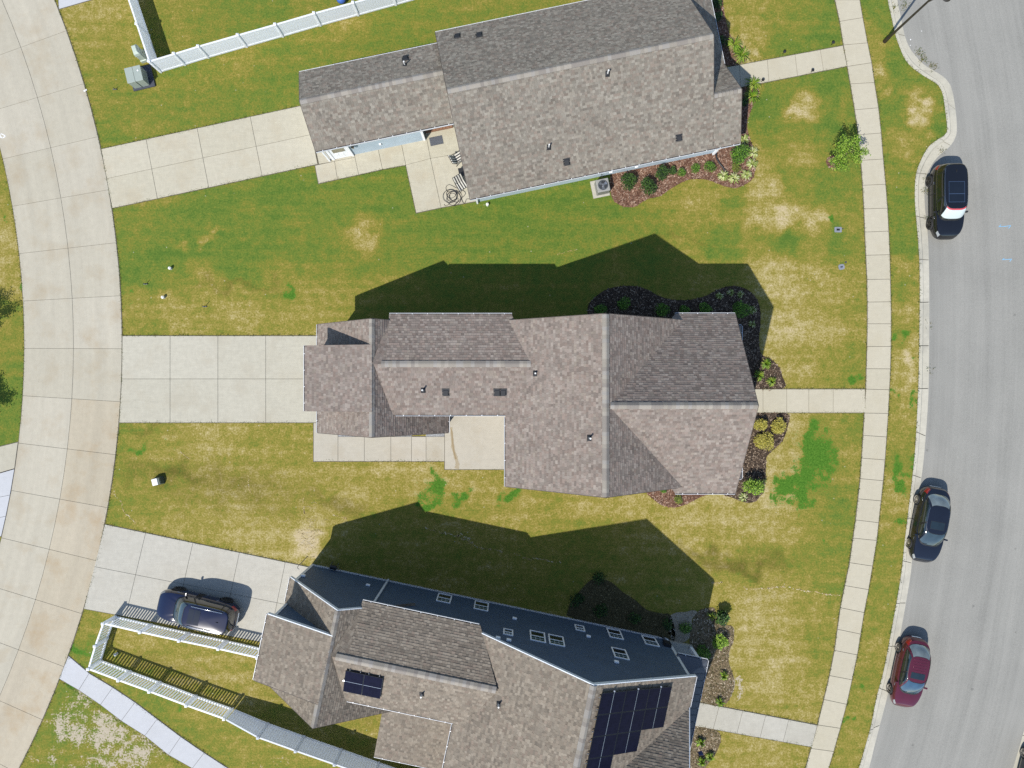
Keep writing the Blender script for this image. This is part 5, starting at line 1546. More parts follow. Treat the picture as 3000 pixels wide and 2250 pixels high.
tuft(2241.5,1066,.42,.32,'blade','sunlit lime clump, uppermost of three above the middle front walk',60)
tuft(2221.6,1100,.42,.32,'blade','sunlit lime clump touching the roof edge above the middle front walk',60)
tuft(2258,1116.5,.38,.3,'blade','sunlit lime clump nearest the middle front walk',56)
shrub(2226,1245,.5,.8,'gold','golden leafed shrub half under the roof edge below the front walk', 560, .07)
shrub(2281,1246,.55,.8,'gold','golden shrub at the right edge of the dark bed below the walk', 620, .07)
shrub(2240,1295,.66,.85,'gold','largest golden shrub, lowest of the three below the front walk', 820, .07)
shrub(2208,1425,.6,1.5,'lime','tall bright green shrub with a long shadow at the lower bed corner', 560, .1)
tuft(2176.7,1456,.36,.22,'cream','cream grass clump below the tall bright shrub',50)
tuft(2236,1412,.26,.3,'cream','cream grass clump on the right side of the tall bright shrub',30)
shrub(1988,1464,.28,.3,'olive','small olive plant below the long white gutter of the middle house', 120)
shrub(1943,1437,.2,.3,'green','tiny green plant at the corner of the red mulch patch', 90)
# beds round the blue house
shrub(2110,1880,.56,.8,'lime','sunlit lime shrub by the corner of the blue house front bed', 620)
shrub(2062,1912,.5,.8,'green','shaded green shrub right behind the porch corner of the blue house', 420)
shrub(1862,1808,.45,.5,'dark','low dark bush in shadow near the middle of the blue wall', 220)
shrub(1956,1827,.4,.5,'dark','dark bush in shadow left of the pale sand patch', 200)
shrub(2008,1838,.45,.55,'green','green bush in shadow on the pale sand patch', 220)
shrub(1755,1695,.45,.35,'dark','dark weedy bush at the top of the shaded bed', 200)
shrub(2118,1812,.42,1.1,'dark','dark spiky young shrub at the upper corner of the front bed', 300, .16)
tuft(2080.5,1802,.36,.4,'blade','blue green spiky plant at the shadow edge',30)
for x, y, t_ in [(2117,1976,'yellow green yucca alone between the porch and lawn'),(2106,2052,'yucca just above the lower front walk'),(2050,2170,'yucca nearest below the lower front walk'),(2077,2212,'yucca at the right in the bottom bed'),(2052,2226,'yucca at the very bottom of the bottom bed')]:
    tuft(x, y, .36, .38, 'blade', t_, 34, group='yuccas by the blue house porch', cat='yucca', name='yucca', w_=.028)
shrub(1690,1760,.55,.25,'dark','dark groundcover mat against the blue wall, left', 240)
shrub(1760,1790,.5,.25,'dark','dark groundcover mat against the blue wall, right', 220)
def tree(gx, gy, h, r, label, pal, n, seed, spread=1.0):
    rn = random.Random(seed)
    root = thing('tree', (gx, gy, 0), 0, label, 'tree')
    t_ = MB()
    t_.tube([(0,0,-.05),(.02,.01,h*.3),(.0,.03,h*.62),(.02,.0,h*.9)], [.055,.045,.03,.012], 8)
    tips = []
    for k in range(16):
        a = k*2.4; z0 = h*rn.uniform(.3,.8); L = r*rn.uniform(.6,1.0)*(1-.3*(z0/h-.4))
        e = Vector((math.cos(a)*L, math.sin(a)*L, z0+h*rn.uniform(.08,.22)))
        t_.tube([(0,0,z0), e*.5+Vector((0,0,z0*.5)), e], [.02,.013,.006], 5)
        tips.append((Vector((0,0,z0)), e))
    t_.local('trunk', M_BARK, root)
    b_ = MB(); cols = [lin(*c, K*1.35) for c in PALS[pal]]
    for _ in range(n):
        a, e = rn.choice(tips)
        p = a + (e-a)*rn.uniform(.3,1.05) + Vector((rn.gauss(0,.13),rn.gauss(0,.13),rn.gauss(0,.12)))*spread
        d_ = Vector((rn.uniform(-1,1),rn.uniform(-1,1),rn.uniform(-.4,.4))).normalized()
        c = rn.choice(cols); kk = rn.uniform(.7,1.25)
        leaf(b_, p, d_, rn.uniform(.07,.13), .032, tuple(x*kk for x in c[:3])+(1,))
    b_.local('crown', M_LEAF, root)
    return root
g = G2(2441, 476)
tree(g[0], g[1], 2.9, 1.0, 'young bright green tree in a mulch ring beside the sidewalk', 'lime', 2400, 5)
tree(*G2(-62, 985), 4.2, 1.15, 'small tree just beyond the left edge, upper one casting its shadow in', 'green', 1800, 6)
tree(*G2(-55, 1225), 4.2, 1.15, 'small tree just beyond the left edge, lower one casting its shadow in', 'green', 1800, 7)

# grass and weeds that overgrow the edges of the paving
def edge_grass():
    rn = random.Random(3)
    b_ = MB()
    gcol = [lin(*c, K) for c in ((110,130,50),(140,142,62),(92,120,44),(168,154,84),(84,112,40))]
    def run(poly, dens, side):
        for i in range(len(poly)-1):
            a, c = Vector((*G2(*poly[i]),0)), Vector((*G2(*poly[i+1]),0))
            L = (c-a).length; d_ = (c-a).normalized(); n = Vector((-d_.y,d_.x,0))*side
            s_ = 0
            for _ in range(int(L*dens)):
                p = a + d_*rn.uniform(0,L) + n*rn.gauss(.03,.045) + Vector((0,0,.0))
                if mnoise.noise(p*1.7) < -.15 and rn.random() < .7: continue
                for k in range(2):
                    an = rn.uniform(0,6.28); q = Vector((math.cos(an),math.sin(an),0)); w = Vector((-q.y,q.x,0))*.008
                    l = rn.uniform(.04,.10); hh = rn.uniform(.035,.06)
                    cc = rn.choice(gcol); kk = rn.uniform(.75,1.2)
                    b_.add([p-w,p+w,p+q*l*.6+w*.7+Vector((0,0,hh)),p+q*l*.6-w*.7+Vector((0,0,hh)),p+q*l+Vector((0,0,hh*.8))], [(0,1,2,3),(3,2,4)], tuple(x*kk for x in cc[:3])+(1,))
    alley = [arc(AR, y) for y in range(20, 2200, 40)]
    run(alley, 26, 1)
    run([arc(AR-286, y) for y in range(420, 1300, 40)], 26, -1)
    run(SW_L[1:-1], 26, -1); run(SW_R[1:-1], 26, 1)
    run([tuple(p) for p in kb[12:-10:3]], 22, -1)
    for pl in ([(358,984),(985,984)],[(352,1238),(919,1238)],[(302,437),(890,309)],[(332,610),(930,481)],[(303,1536),(900,1659)],[(933,538),(1189,484)],[(1189,484),(1219,623)],[(1219,623),(1370,590)],[(919,1351),(1303,1351)],[(1303,1375),(1478,1375)],[(2235,1140),(2534,1140)],[(2235,1209),(2534,1209)],[(193,1921),(665,2250)],[(168,1988),(542,2250)],[(2160,190),(2469,134)],[(2170,257),(2481,194)],[(2050,2059),(2394,2124)],[(2037,2127),(2378,2188)]):
        run(pl, 24, 1)
    for x, y, m_ in [(2693,150,40),(2705,172,60),(2735,195,50),(2650,14,40),(2726,1080,14),(2720,640,30),(2715,560,30),(2760,445,20),(2712,520,20),(2724,950,12),(2690,848,16),(2613,20,50),(2612,30,40),(2690,492,24)]:
        p0 = Vector((*G2(x,y), ROAD_Z+.02))
        for _ in range(m_):
            p = p0 + Vector((rn.gauss(0,.14),rn.gauss(0,.14),0)); an = rn.uniform(0,6.28); q = Vector((math.cos(an),math.sin(an),0)); w = Vector((-q.y,q.x,0))*.012
            l = rn.uniform(.05,.13); hh = rn.uniform(.06,.14); cc = rn.choice(gcol[1:4])
            b_.add([p-w,p+w,p+q*l*.6+w*.7+Vector((0,0,hh)),p+q*l*.6-w*.7+Vector((0,0,hh)),p+q*l+Vector((0,0,hh*.8))], [(0,1,2,3),(3,2,4)], cc)
    o = b_.obj('edge_grass', M_LEAF); tag(o, kind='stuff')
edge_grass()
# dried runners lying on the lawn
def straw_lines():
    rn = random.Random(8); b_ = MB()
    cols = [lin(214,192,138,K), lin(196,172,112,K), lin(226,210,170,K)]
    def line(pts, w, jit):
        c = catmull(pts, 8)
        for i in range(len(c)-1):
            a = Vector((*G2(*c[i]),.012)) + Vector((rn.gauss(0,jit),rn.gauss(0,jit),0)); d_ = Vector((*G2(*c[i+1]),.012)) + Vector((rn.gauss(0,jit),rn.gauss(0,jit),0))
            t_ = (d_-a); n = Vector((-t_.y,t_.x,0)).normalized()*w*rn.uniform(.3,1.2)
            if rn.random() < .15: continue
            b_.add([a-n,d_-n,d_+n,a+n], [(0,1,2,3)], rn.choice(cols))
    line([(2178,1722),(2200,1727),(2230,1724),(2260,1722),(2300,1719),(2340,1728),(2380,1734),(2430,1742),(2460,1744)], .035, .03)
    line([(2085,1705),(2100,1708),(2115,1706)], .04, .02)
    line([(332,1420),(335,1450),(355,1470),(360,1495),(390,1525),(398,1535)], .02, .03)
    line([(975,1508),(990,1513),(1018,1520)], .05, .03)
    line([(886,1490),(892,1505),(888,1475),(890,1460)], .03, .03)
    line([(1240,1545),(1290,1560),(1340,1572),(1380,1590),(1400,1602),(1440,1610),(1470,1616)], .03, .05)
    line([(1500,1620),(1540,1635),(1580,1638),(1640,1650)], .03, .05)
    line([(1340,1567),(1365,1575),(1385,1590)], .05, .06)
    line([(730,1395),(728,1420),(735,1445)], .03, .03); line([(555,1345),(530,1325)], .02,.02); line([(1690,731),(1660,738),(1630,745)], .02, .03)
    for _ in range(46):
        x, y = rn.gauss(898,22), rn.gauss(1570,34); an = rn.uniform(-.6,.6); l = rn.uniform(8,22)
        line([(x,y),(x+l*.5*math.cos(an),y+l*.5*math.sin(an)+rn.uniform(-4,4)),(x+l*math.cos(an),y+l*math.sin(an))], .014, .012)
    o = b_.obj('dry_runners', M_CHIP); tag(o, kind='stuff')
straw_lines()

# ------------------------------------------------------------------ small things
def at(px, py, z=0): return G(px, py, z)
# transformer
g = G2(419, 252)
tr = thing('transformer', (g[0], g[1], 0), math.atan2(10.5, 43.6), 'pale green pad mounted transformer box on a slate pad by the fence corner', 'transformer')
MB().box(-.62,.80,-.22,1.18,0,.12).local('pad', M_NAVY_PAD, tr, bevel=.02)
MB().box(-.48,.48,-.12,.80,.12,.95).local('cabinet', M_GREEN_BOX, tr, bevel=.02)
MB().box(-.5,.5,-.14,.82,.952,.985).local('lid', M_GREEN_BOX, tr, bevel=.01)
MB().box(-.008,.008,-.146,.815,.14,.992).local('seam', M_DKGREEN, tr)
MB().cyl((.3,.5),.045,.985,1.0,12).local('lock', M_TRIM, tr)
# pedestal
g = G2(421, 168)
pd = thing('utility_pedestal', (g[0], g[1], 0), 1.9, 'slim pale green utility pedestal standing against the white fence', 'utility box')
b_ = MB()
prof = [(.0,.36,.20),(.25,.36,.20),(.27,.30,.17),(.8,.30,.17),(.82,.33,.19),(1.05,.30,.17),(1.15,.2,.11)]
vs = []
for z, a, c in prof: vs += [(-a,-c,z),(a,-c,z),(a,c,z),(-a,c,z)]
fs = [(i*4+k, i*4+(k+1)%4, (i+1)*4+(k+1)%4, (i+1)*4+k) for i in range(len(prof)-1) for k in range(4)] + [(3,2,1,0), tuple(len(prof)*4-4+k for k in range(4))]
b_.add(vs, fs).local('housing', M_PALE_GREEN, pd, bevel=.02)
MB().box(-.2,.2,-.2,-.165,.35,.75).local('hatch', M_PALE_GREEN, pd)
MB().box(-.05,.05,-.22,-.2,.52,.56).local('latch', M_GALV, pd)
# low utility box on the west lawn
g = G2(468, 1408)
ub = thing('utility_box', (g[0], g[1], 0), .25, 'squat utility box with a white lid alone on the olive lawn', 'utility box')
MB().add([(-.3,-.26,0),(.3,-.26,0),(.3,.26,0),(-.3,.26,0),(-.26,-.2,.42),(.24,-.2,.42),(.24,.2,.42),(-.26,.2,.42)], [(0,1,5,4),(1,2,6,5),(2,3,7,6),(3,0,4,7),(4,5,6,7),(3,2,1,0)]).local('body', M_DKGREEN, ub, bevel=.02)
MB().box(-.27,.1,-.22,.21,.421,.50).local('lid', M_PVC, ub, bevel=.03)
MB().box(.12,.2,-.2,.2,.421,.46).local('hinge', M_DKGREEN, ub)
# meter lids
M_METERLID = plain('grey_meter_plastic', lin(150,156,168,.5), .7, .1, 10)
g = G2(2455, 673)
ml = thing('meter_box_lid', (g[0], g[1], 0), -.02, 'grey water meter lid with a dark reader, set in green lawn', 'meter lid')
MB().prism([(-.23,-.13),(-.2,-.17),(.2,-.17),(.23,-.13),(.23,.13),(.2,.17),(-.2,.17),(-.23,.13)], -.02, .03).local('lid', M_METERLID, ml)
MB().box(-.1,.1,-.06,.06,.031,.045).local('reader', M_BLACK, ml)
MB().cyl((.3,.06),.035,-.01,.05,10).local('marker', M_NAVY_PAD, ml)
g = G2(2465, 782)
m2_ = thing('meter_box_lid', (g[0], g[1], 0), .2, 'weathered grey meter lid half buried in straw coloured lawn', 'meter lid')
MB().prism([(-.19,-.12),(-.1,-.18),(.12,-.17),(.19,-.1),(.19,.1),(.12,.17),(-.12,.17),(-.19,.1)], -.02, .025).local('lid', M_METERLID, m2_)
MB().box(-.07,.08,-.05,.05,.026,.034).local('reader', M_NAVY_PAD, m2_)
MB().box(.27,.37,.18,.28,0,.04).local('marker', M_NAVY_PAD, m2_)
# cleanout pipes
def cleanout(px, py, label):
    g = G2(px, py)
    r = thing('cleanout_cap', (g[0], g[1], 0), 0, label, 'pipe cap', 'white cleanout caps')
    MB().cyl((0,0),.085,0,.20,16).local('pipe', M_PVC, r); MB().cyl((0,0),.10,.201,.26,16,.09).local('cap', M_PVC, r, bevel=.01)
    MB().box(-.03,.03,-.03,.03,.261,.29).local('nut', M_PVC, r)
cleanout(501.5, 787, 'white round pipe cap on green grass left of centre')
cleanout(481, 872, 'white round pipe cap on olive grass near the middle driveway')
cleanout(343, 1914, 'white round pipe cap in the picket fenced yard')
cleanout(1428, 601, 'white pipe cap on the lawn below the pale blue wall corner')
def stake(px, py, label, h=.5, col=None, flag=False):
    g = G2(px, py)
    r = thing('marker_stake', (g[0], g[1], 0), 0, label, 'stake', 'small marker stakes')
    MB().tube([(0,0,-.05),(.03,.02,h)], .018, 6).local('rod', M_DKMETAL, r)
    MB().box(-.12,.12,-.02,.02,.02,.1).local('plate', M_GALV, r)
stake(428, 833, 'thin stake with a grey foot on olive grass at the left', .42)
stake(601, 899, 'thin dark stake casting a slanting shadow on olive grass', .55)
stake(338, 263, 'small stake left of the transformer', .3)
# path lights
for x, y, t_ in ((2293,158,'black path light above the top walk, nearer the house'),(2435,131,'black path light above the top walk, nearer the sidewalk'),(2230,240,'black path light below the top walk, nearer the house'),(2375,212,'black path light below the top walk, nearer the sidewalk')):
    g = G2(x, y)
    r = thing('path_light', (g[0], g[1], 0), 0, t_, 'path light', 'path lights along the top front walk')
    MB().cyl((0,0),.02,0,.36,8).local('stem', M_BLACK, r); MB().cyl((0,0),.10,.33,.40,14,.05).local('hood', M_BLACK, r); MB().cyl((0,0),.045,.24,.329,10).local('lens', M_DOORGLASS, r)
# ball behind the white fence
g = G2(1003, 4)
bl = thing('ball', (g[0], g[1], 0), 0, 'blue ball on the grass behind the white fence', 'ball')
bmx = bmesh.new(); bmesh.ops.create_uvsphere(bmx, u_segments=20, v_segments=14, radius=.3, matrix=Matrix.Translation((0,0,.3)))
me = bpy.data.meshes.new('ball_skin'); bmx.to_mesh(me); bmx.free()
for p in me.polygons: p.use_smooth = True
M_BALL = plain('blue_rubber', lin(70,110,190,.6), .4, .05); me.materials.append(M_BALL)
inst('skin', me, bl, WM[bl.name])
MB().tube([(.303*math.cos(t_),.303*math.sin(t_),.3) for t_ in [k*math.pi/12 for k in range(25)]], .006, 5, False).local('seam', M_BLACK, bl)
# air conditioner
g = G2(1762, 555)
ac = thing('air_conditioner', (g[0], g[1], 0), AT, 'grey outdoor air conditioner on a pad beside the pale blue wall', 'air conditioner')
MB().box(-.62,.45,-.48,.62,0,.06).local('pad', M_GALV if False else M_DRIVE_B, ac)
MB().box(-.40,.40,-.36,.44,.062,.86).local('cabinet', plain('ac_grey', lin(176,176,172,.5), .5, .05), ac, bevel=.04)
for k in range(9):
    MB().box(-.34+k*.085-.012,-.34+k*.085+.012,-.375,-.362,.14,.8).local('louvre', M_GALV, ac)
MB().cyl((0,.04),.32,.861,.885,28).local('fan_ring', M_GALV, ac)
fan = MB(); fan.cyl((0,.04),.29,.886,.887,28); fan.local('fan_well', M_DKMETAL, ac)
for k in range(3):
    a = k*2.094
    MB().add([Vector((0,.04,.889)), Vector((.27*math.cos(a),.04+.27*math.sin(a),.889)), Vector((.27*math.cos(a+.8),.04+.27*math.sin(a+.8),.91))], [(0,1,2)]).local('fan_blade', M_ALU, ac)
for k in range(4):
    rr = .07+k*.065
    MB().tube([(rr*math.cos(t_),.04+rr*math.sin(t_),.915) for t_ in [j*math.pi/10 for j in range(21)]], .006, 4, False).local('guard_ring', M_ALU, ac)
MB().cyl((0,.04),.09,.905,.93,14).local('motor_cap', M_ALU, ac)
MB().tube([(.1,.45,.4),(.12,.62,.5),(.1,.9,.55)], .02, 6).local('line_set', M_BLACK, ac)
# black drain hose in the bed
pts = [G(x,y,.05) for x, y in ((2098,449),(2100,463),(2108,478),(2118,490),(2126,503),(2133,512))]
c = catmull([tuple(p) for p in pts], 6)
dh = MB().tube(c, .055, 10).obj('drain_hose', M_BLACK, smooth=True); tag(dh, 'black corrugated drain hose curving across the red mulch bed', 'hose')
# patio of the top house
def z5w(x, y, z=.05): return G(860 + x*.2532, 340 + y*.2532, z)
p = z5w(1652, 285); 
mt = thing('door_mat', (p.x,p.y,.045), AT, 'dark grey woven door mat on the patio before the brick step', 'mat')
MB().box(-.42,.42,-.27,.27,0,.015).local('backing', M_MAT, mt)
for k in range(13):
    MB().box(-.40+k*.064,-.40+k*.064+.035,-.25,.25,.0152,.024).local('rib', plain('mat_rib', lin(120,124,132,.5), .9) if k == 0 else bpy.data.materials['mat_rib'], mt)
M_STRIPE_W = plain('cream_canvas', lin(230,226,214,.55), .85, .04); M_STRIPE_B = plain('charcoal_canvas', lin(58,56,56,.7), .85, .1)
def lounge_chair(x, y, rot, label):
    p = z5w(x, y)
    r = thing('lawn_chair', (p.x,p.y,.045), rot, label, 'chair', 'striped patio chairs')
    fr = MB()
    for s_ in (-.3,.3):
        fr.tube([(s_,-.32,.0),(s_,-.32,.42),(s_,.2,.36),(s_,.5,.92)], .018, 6); fr.tube([(s_,.3,.0),(s_,.2,.36)], .018, 6)
        fr.tube([(s_,-.34,.60),(s_,.32,.60)], .02, 6)
    fr.tube([(-.3,-.32,.42),(.3,-.32,.42)], .018, 6); fr.tube([(-.3,.5,.92),(.3,.5,.92)], .018, 6)
    fr.local('frame', M_BLACK, r)
    for k in range(7):
        x0 = -.28+k*.08
        m_ = M_STRIPE_W if k % 2 == 0 else M_STRIPE_B
        MB().add([(x0,-.31,.43),(x0+.078,-.31,.43),(x0+.078,.2,.38),(x0,.2,.38),(x0,-.31,.47),(x0+.078,-.31,.47),(x0+.078,.19,.42),(x0,.19,.42)], [(3,2,1,0),(4,5,6,7),(0,1,5,4),(1,2,6,5),(2,3,7,6),(3,0,4,7)]).local('seat_stripe', m_, r)
        MB().add([(x0,.2,.39),(x0+.078,.2,.39),(x0+.078,.48,.92),(x0,.48,.92),(x0,.16,.41),(x0+.078,.16,.41),(x0+.078,.44,.94),(x0,.44,.94)], [(0,1,2,3),(7,6,5,4),(0,4,5,1),(1,5,6,2),(2,6,7,3),(3,7,4,0)]).local('back_stripe', m_, r)
lounge_chair(1905, 510, AT+1.9, 'striped patio chair half under the eave, upper of the two')
lounge_chair(1945, 815, AT+.35, 'striped patio chair beside the coiled black hose')
p = z5w(1965, 668); st_ = thing('side_table', (p.x,p.y,.045), AT, 'small black table between the two striped chairs under the eave', 'table')
MB().box(-.27,.27,-.27,.27,.42,.46).local('top', M_BLACK, st_, bevel=.01)
for sx in (-.23,.23):
    for sy in (-.23,.23): MB().box(sx-.02,sx+.02,sy-.02,sy+.02,0,.419).local('leg', M_BLACK, st_)
rn = random.Random(4); pts = []
cx0, cy0 = 1835, 930
for k in range(150):
    t_ = k/150*2*math.pi*6.3
    rr = 62 + 26*math.sin(t_*.37) + 12*math.sin(t_*1.3)
    pts.append((cx0 + 22*math.sin(t_*.21)+ rr*math.cos(t_), cy0 + 20*math.cos(t_*.17) + rr*.95*math.sin(t_), .06 + .02*((k//24) % 4)))
pts = [(1742,1020,.06),(1760,1040,.06),(1800,1020,.06),(1820,990,.06)] + pts + [(1930,960,.1),(1990,900,.08),(1960,860,.08),(1880,830,.07),(1800,790,.06),(1762,830,.06),(1790,880,.08),(1880,860,.1),(1930,930,.1),(1960,1000,.08),(1985,1005,.06),(2000,960,.06),(2040,960,.06)]
hz = MB().tube([z5w(*p) for p in [tuple(q) for q in catmull(pts, 2)]], .014, 6).obj('garden_hose', M_BLACK, smooth=True)
tag(hz, 'black garden hose in loose coils on the top patio', 'hose')
# hose end and coil by the blue house
pts = [G(x,y,.03) for x, y in ((901,1630),(893,1638),(884,1648),(874,1658),(872,1664),(877,1668))]
hz2 = MB().tube(catmull([tuple(p) for p in pts],5), .02, 6).obj('hose_end', M_BLACK, smooth=True); tag(hz2, 'short black hose end curling onto the lower driveway corner', 'hose')
# hose reel by the blue wall
g = G2(982, 1656)
hr = thing('hose_reel', (g[0], g[1], 0), AB, 'grey hose reel in the shade against the blue garage wall', 'hose reel')
for s_ in (-.2,.2): MB().tube([(s_,-.2,0),(s_,0,.55),(s_,.2,0)], .02, 6).local('stand', M_GALV, hr)
MB().tube([(-.2,0,.5),(.2,0,.5)], .14, 14).local('drum', M_BLACK, hr); MB().tube([(.22,0,.5),(.34,0,.5),(.34,.15,.5)], .015, 6).local('crank', M_GALV, hr)
# small flag by the lower walk
g = G2(2036, 2190)
fl = thing('garden_flag', (g[0], g[1], 0), AB+.4, 'small dark blue garden flag in the bottom bed', 'flag')
MB().tube([(0,0,0),(0,0,1.0),(.3,0,1.02)], .01, 6).local('stand', M_BLACK, fl)
MB().add([(.02,-.004,.55),(.3,.02,.55),(.3,-.01,.99),(.02,.004,.99),(.02,.006,.55),(.3,.03,.55),(.3,.0,.99),(.02,.014,.99)], [(0,1,2,3),(7,6,5,4),(0,4,5,1),(1,5,6,2),(2,6,7,3),(3,7,4,0)]).local('cloth', plain('flag_blue', lin(60,80,150,.6), .8), fl)
# street lamp
g = G2(2592, 121)
sl_ = thing('street_lamp', (g[0], g[1], 0), 0, 'tall dark bronze street lamp pole on the verge at the top right', 'street lamp')
MB().cyl((0,0),.14,-.02,.5,16,.11).local('base', M_BROWNPOLE, sl_)
MB().tube([(0,0,.48),(0,0,3),(0,0,6.6)], [.085,.07,.05], 12).local('pole', M_BROWNPOLE, sl_)
MB().tube([(0,0,4.6),(.25,.05,4.9),(.75,.12,5.05)], .035, 8).local('arm', M_BROWNPOLE, sl_)
b_ = MB(); b_.cyl((.95,.15),.28,4.9,5.02,20,.2); b_.cyl((.95,.15),.2,5.02,5.16,20,.06); b_.local('lamp_head', M_BROWNPOLE, sl_)
MB().cyl((.95,.15),.2,4.86,4.899,16).local('lens', M_DOORGLASS, sl_)
# survey paint on the road and the alley
M_PAINT_B = plain('blue_marking_paint', lin(140,196,232,.55), .8, .25, 9); M_PAINT_W = plain('white_paint', lin(240,240,238,.6), .8, .15, 9)
def stroke(parent, pts_px, w_, mat, z, name='paint_mark'):
    b_ = MB()
    for a, c in zip(pts_px, pts_px[1:]):
        A = Vector((*G2(*a), z)); C = Vector((*G2(*c), z)); t_ = C-A; n = Vector((-t_.y,t_.x,0)).normalized()*w_
        b_.add([A-n,C-n,C+n,A+n], [(0,1,2,3)])
    return b_.obj(name, mat, parent)
zq = lambda x, y: (2200+x*.3617, 500+y*.3617)
RZ = ROAD_Z + .036
stroke(street, [zq(2012,455), zq(2030,435)], .02, M_PAINT_B, RZ+.006); stroke(street, [zq(2012,452), zq(2060,450), zq(2110,443)], .022, M_PAINT_B, RZ+.008); stroke(street, [zq(2110,443), zq(2090,466)], .02, M_PAINT_B, RZ+.01)
stroke(street, [zq(2040,720), zq(2058,708)], .02, M_PAINT_B, RZ+.006); stroke(street, [zq(2040,720), zq(2118,715)], .022, M_PAINT_B, RZ+.008); stroke(street, [zq(2118,715), zq(2100,735)], .02, M_PAINT_B, RZ+.01)
rn = random.Random(9)
for x, y in ((2670,114),(2669,131),(2702,89),(2717,92.5),(2739,85),(2757,86),(2764,86),(2749,90),(2754,95),(2738,102)):
    p = G2(x,y); b_ = MB(); k = rn.uniform(.03,.07)
    b_.add([(p[0]+k*rn.uniform(.6,1.2)*math.cos(t_),p[1]+k*rn.uniform(.6,1.2)*math.sin(t_),ROAD_Z+.018) for t_ in [j*math.pi/4 for j in range(8)]], [tuple(range(8))])
    b_.obj('paint_spot', M_PAINT_W, street)
alley_o = [o for o in bpy.data.objects if o.name == 'alley'][0]
stroke(alley_o, [(0,398),(8,405),(18,399),(4,392)], .03, M_PAINT_W, .034); stroke(alley_o, [(246,268),(255,263)], .05, M_PAINT_W, .034)
stroke(alley_o, [(0,391),(3,404)], .03, M_PAINT_W, .0345)

# long stains: rust wash on the patio, tyre tracks on the alley
def stain(parent, pts_px, w0, w1, rgb, z, name='stain', seed=1):
    rn = random.Random(seed); c = catmull(pts_px, 8); b_ = MB(); V = []
    for i in range(len(c)):
        a = Vector((*G2(*c[max(0,i-1)]), z)); d_ = Vector((*G2(*c[min(len(c)-1,i+1)]), z)); t_ = d_-a; n = Vector((-t_.y,t_.x,0)).normalized()
        p = Vector((*G2(*c[i]), z)); w = (w0+(w1-w0)*i/len(c))*rn.uniform(.75,1.25)
        V += [p-n*w, p+n*w]
    b_.add(V, [(2*i,2*i+2,2*i+3,2*i+1) for i in range(len(c)-1)])
    m = bpy.data.materials.get('stain_%d' % rgb[0]) or concrete('stain_%d' % rgb[0], lin(*rgb, K), lin(*[x*.94 for x in rgb], K), .07, .6, .0)
    return b_.obj(name, m, parent)
po = [o for o in bpy.data.objects if o.name.startswith('patio') and abs(WM[o.name].translation.y+3.7) < .5][0]
stain(po, [(1322,1252),(1325,1285),(1327,1310),(1334,1335),(1340,1358),(1338,1373)], .07, .13, (196,182,154), .0535, seed=2)
stain(po, [(1323,1258),(1326,1290),(1329,1318),(1336,1345)], .03, .05, (178,158,124), .0555, seed=3)
# ------------------------------------------------------------------ cars
def paint(name, rgb, metal=.25):
    m, nt, b = newmat(name)
    n1 = noise_node(nt, objco(nt), 2.0, 3)
    fl = noise_node(nt, objco(nt), 500, 1)
    c = ramp(nt, n1, [(.3, tuple(x*.9 for x in rgb[:3])+(1,)), (.7, tuple(x*1.1 for x in rgb[:3])+(1,))])
    c = mix(nt, .25, c, ramp(nt, fl, [(.4, tuple(x*.7 for x in rgb[:3])+(1,)), (.6, tuple(x*1.4 for x in rgb[:3])+(1,))]))
    nt.links.new(c, b.inputs['Base Color'])
    b.inputs['Metallic'].default_value = metal
    b.inputs['Roughness'].default_value = .12
    b.inputs['Coat Weight'].default_value = .5
    b.inputs['Coat Roughness'].default_value = .05
    return m
P_BLACK = paint('black_paint', lin(20,21,26,.7), .1)
P_NAVY = paint('ink_blue_paint', lin(28,33,46,.6), .2)
P_MAROON = paint('maroon_paint', lin(112,42,62,.5), .3)
P_BLUE = paint('deep_blue_paint', lin(18,30,76,.3), .0)
P_GREY = paint('graphite_paint', lin(60,64,70,.6), .3)
M_CARGLASS = glass_mat('tinted_glass', lin(26,38,42,.7), .02)
M_WSHIELD = glass_mat('windscreen_glass', lin(66,86,94,.45), .03)
M_WSHIELD_B = glass_mat('blue_windscreen_glass', lin(66,98,124,.5), .03)
M_REARGLASS = glass_mat('pale_rear_glass', lin(132,146,148,.45), .05)
M_DARKGLASS = glass_mat('black_glass', lin(14,17,22,.7), .03)
M_CHROME = plain('chrome', lin(214,216,220,.75), .15, .03, 5, metal=1.0)
M_RIM_L = plain('alloy_rim', lin(206,200,190,.7), .3, .05, 5, metal=.7)
M_RIM_D = plain('dark_alloy_rim', lin(72,70,66,.7), .4, .1, 5, metal=.6)
M_TAIL = plain('tail_lamp', lin(170,22,30,.7), .2, .1, 5, coat=.6)
M_HEAD = plain('head_lamp', lin(176,182,186,.5), .1, .06, 5, coat=1.0)
M_UNDER = plain('underbody', lin(20,20,20,.7), .9)
M_SHADE_W = plain('white_sunshade', lin(222,236,236,.5), .6, .02); M_SHADE_R = plain('red_sunshade', lin(206,66,80,.6), .6, .04)

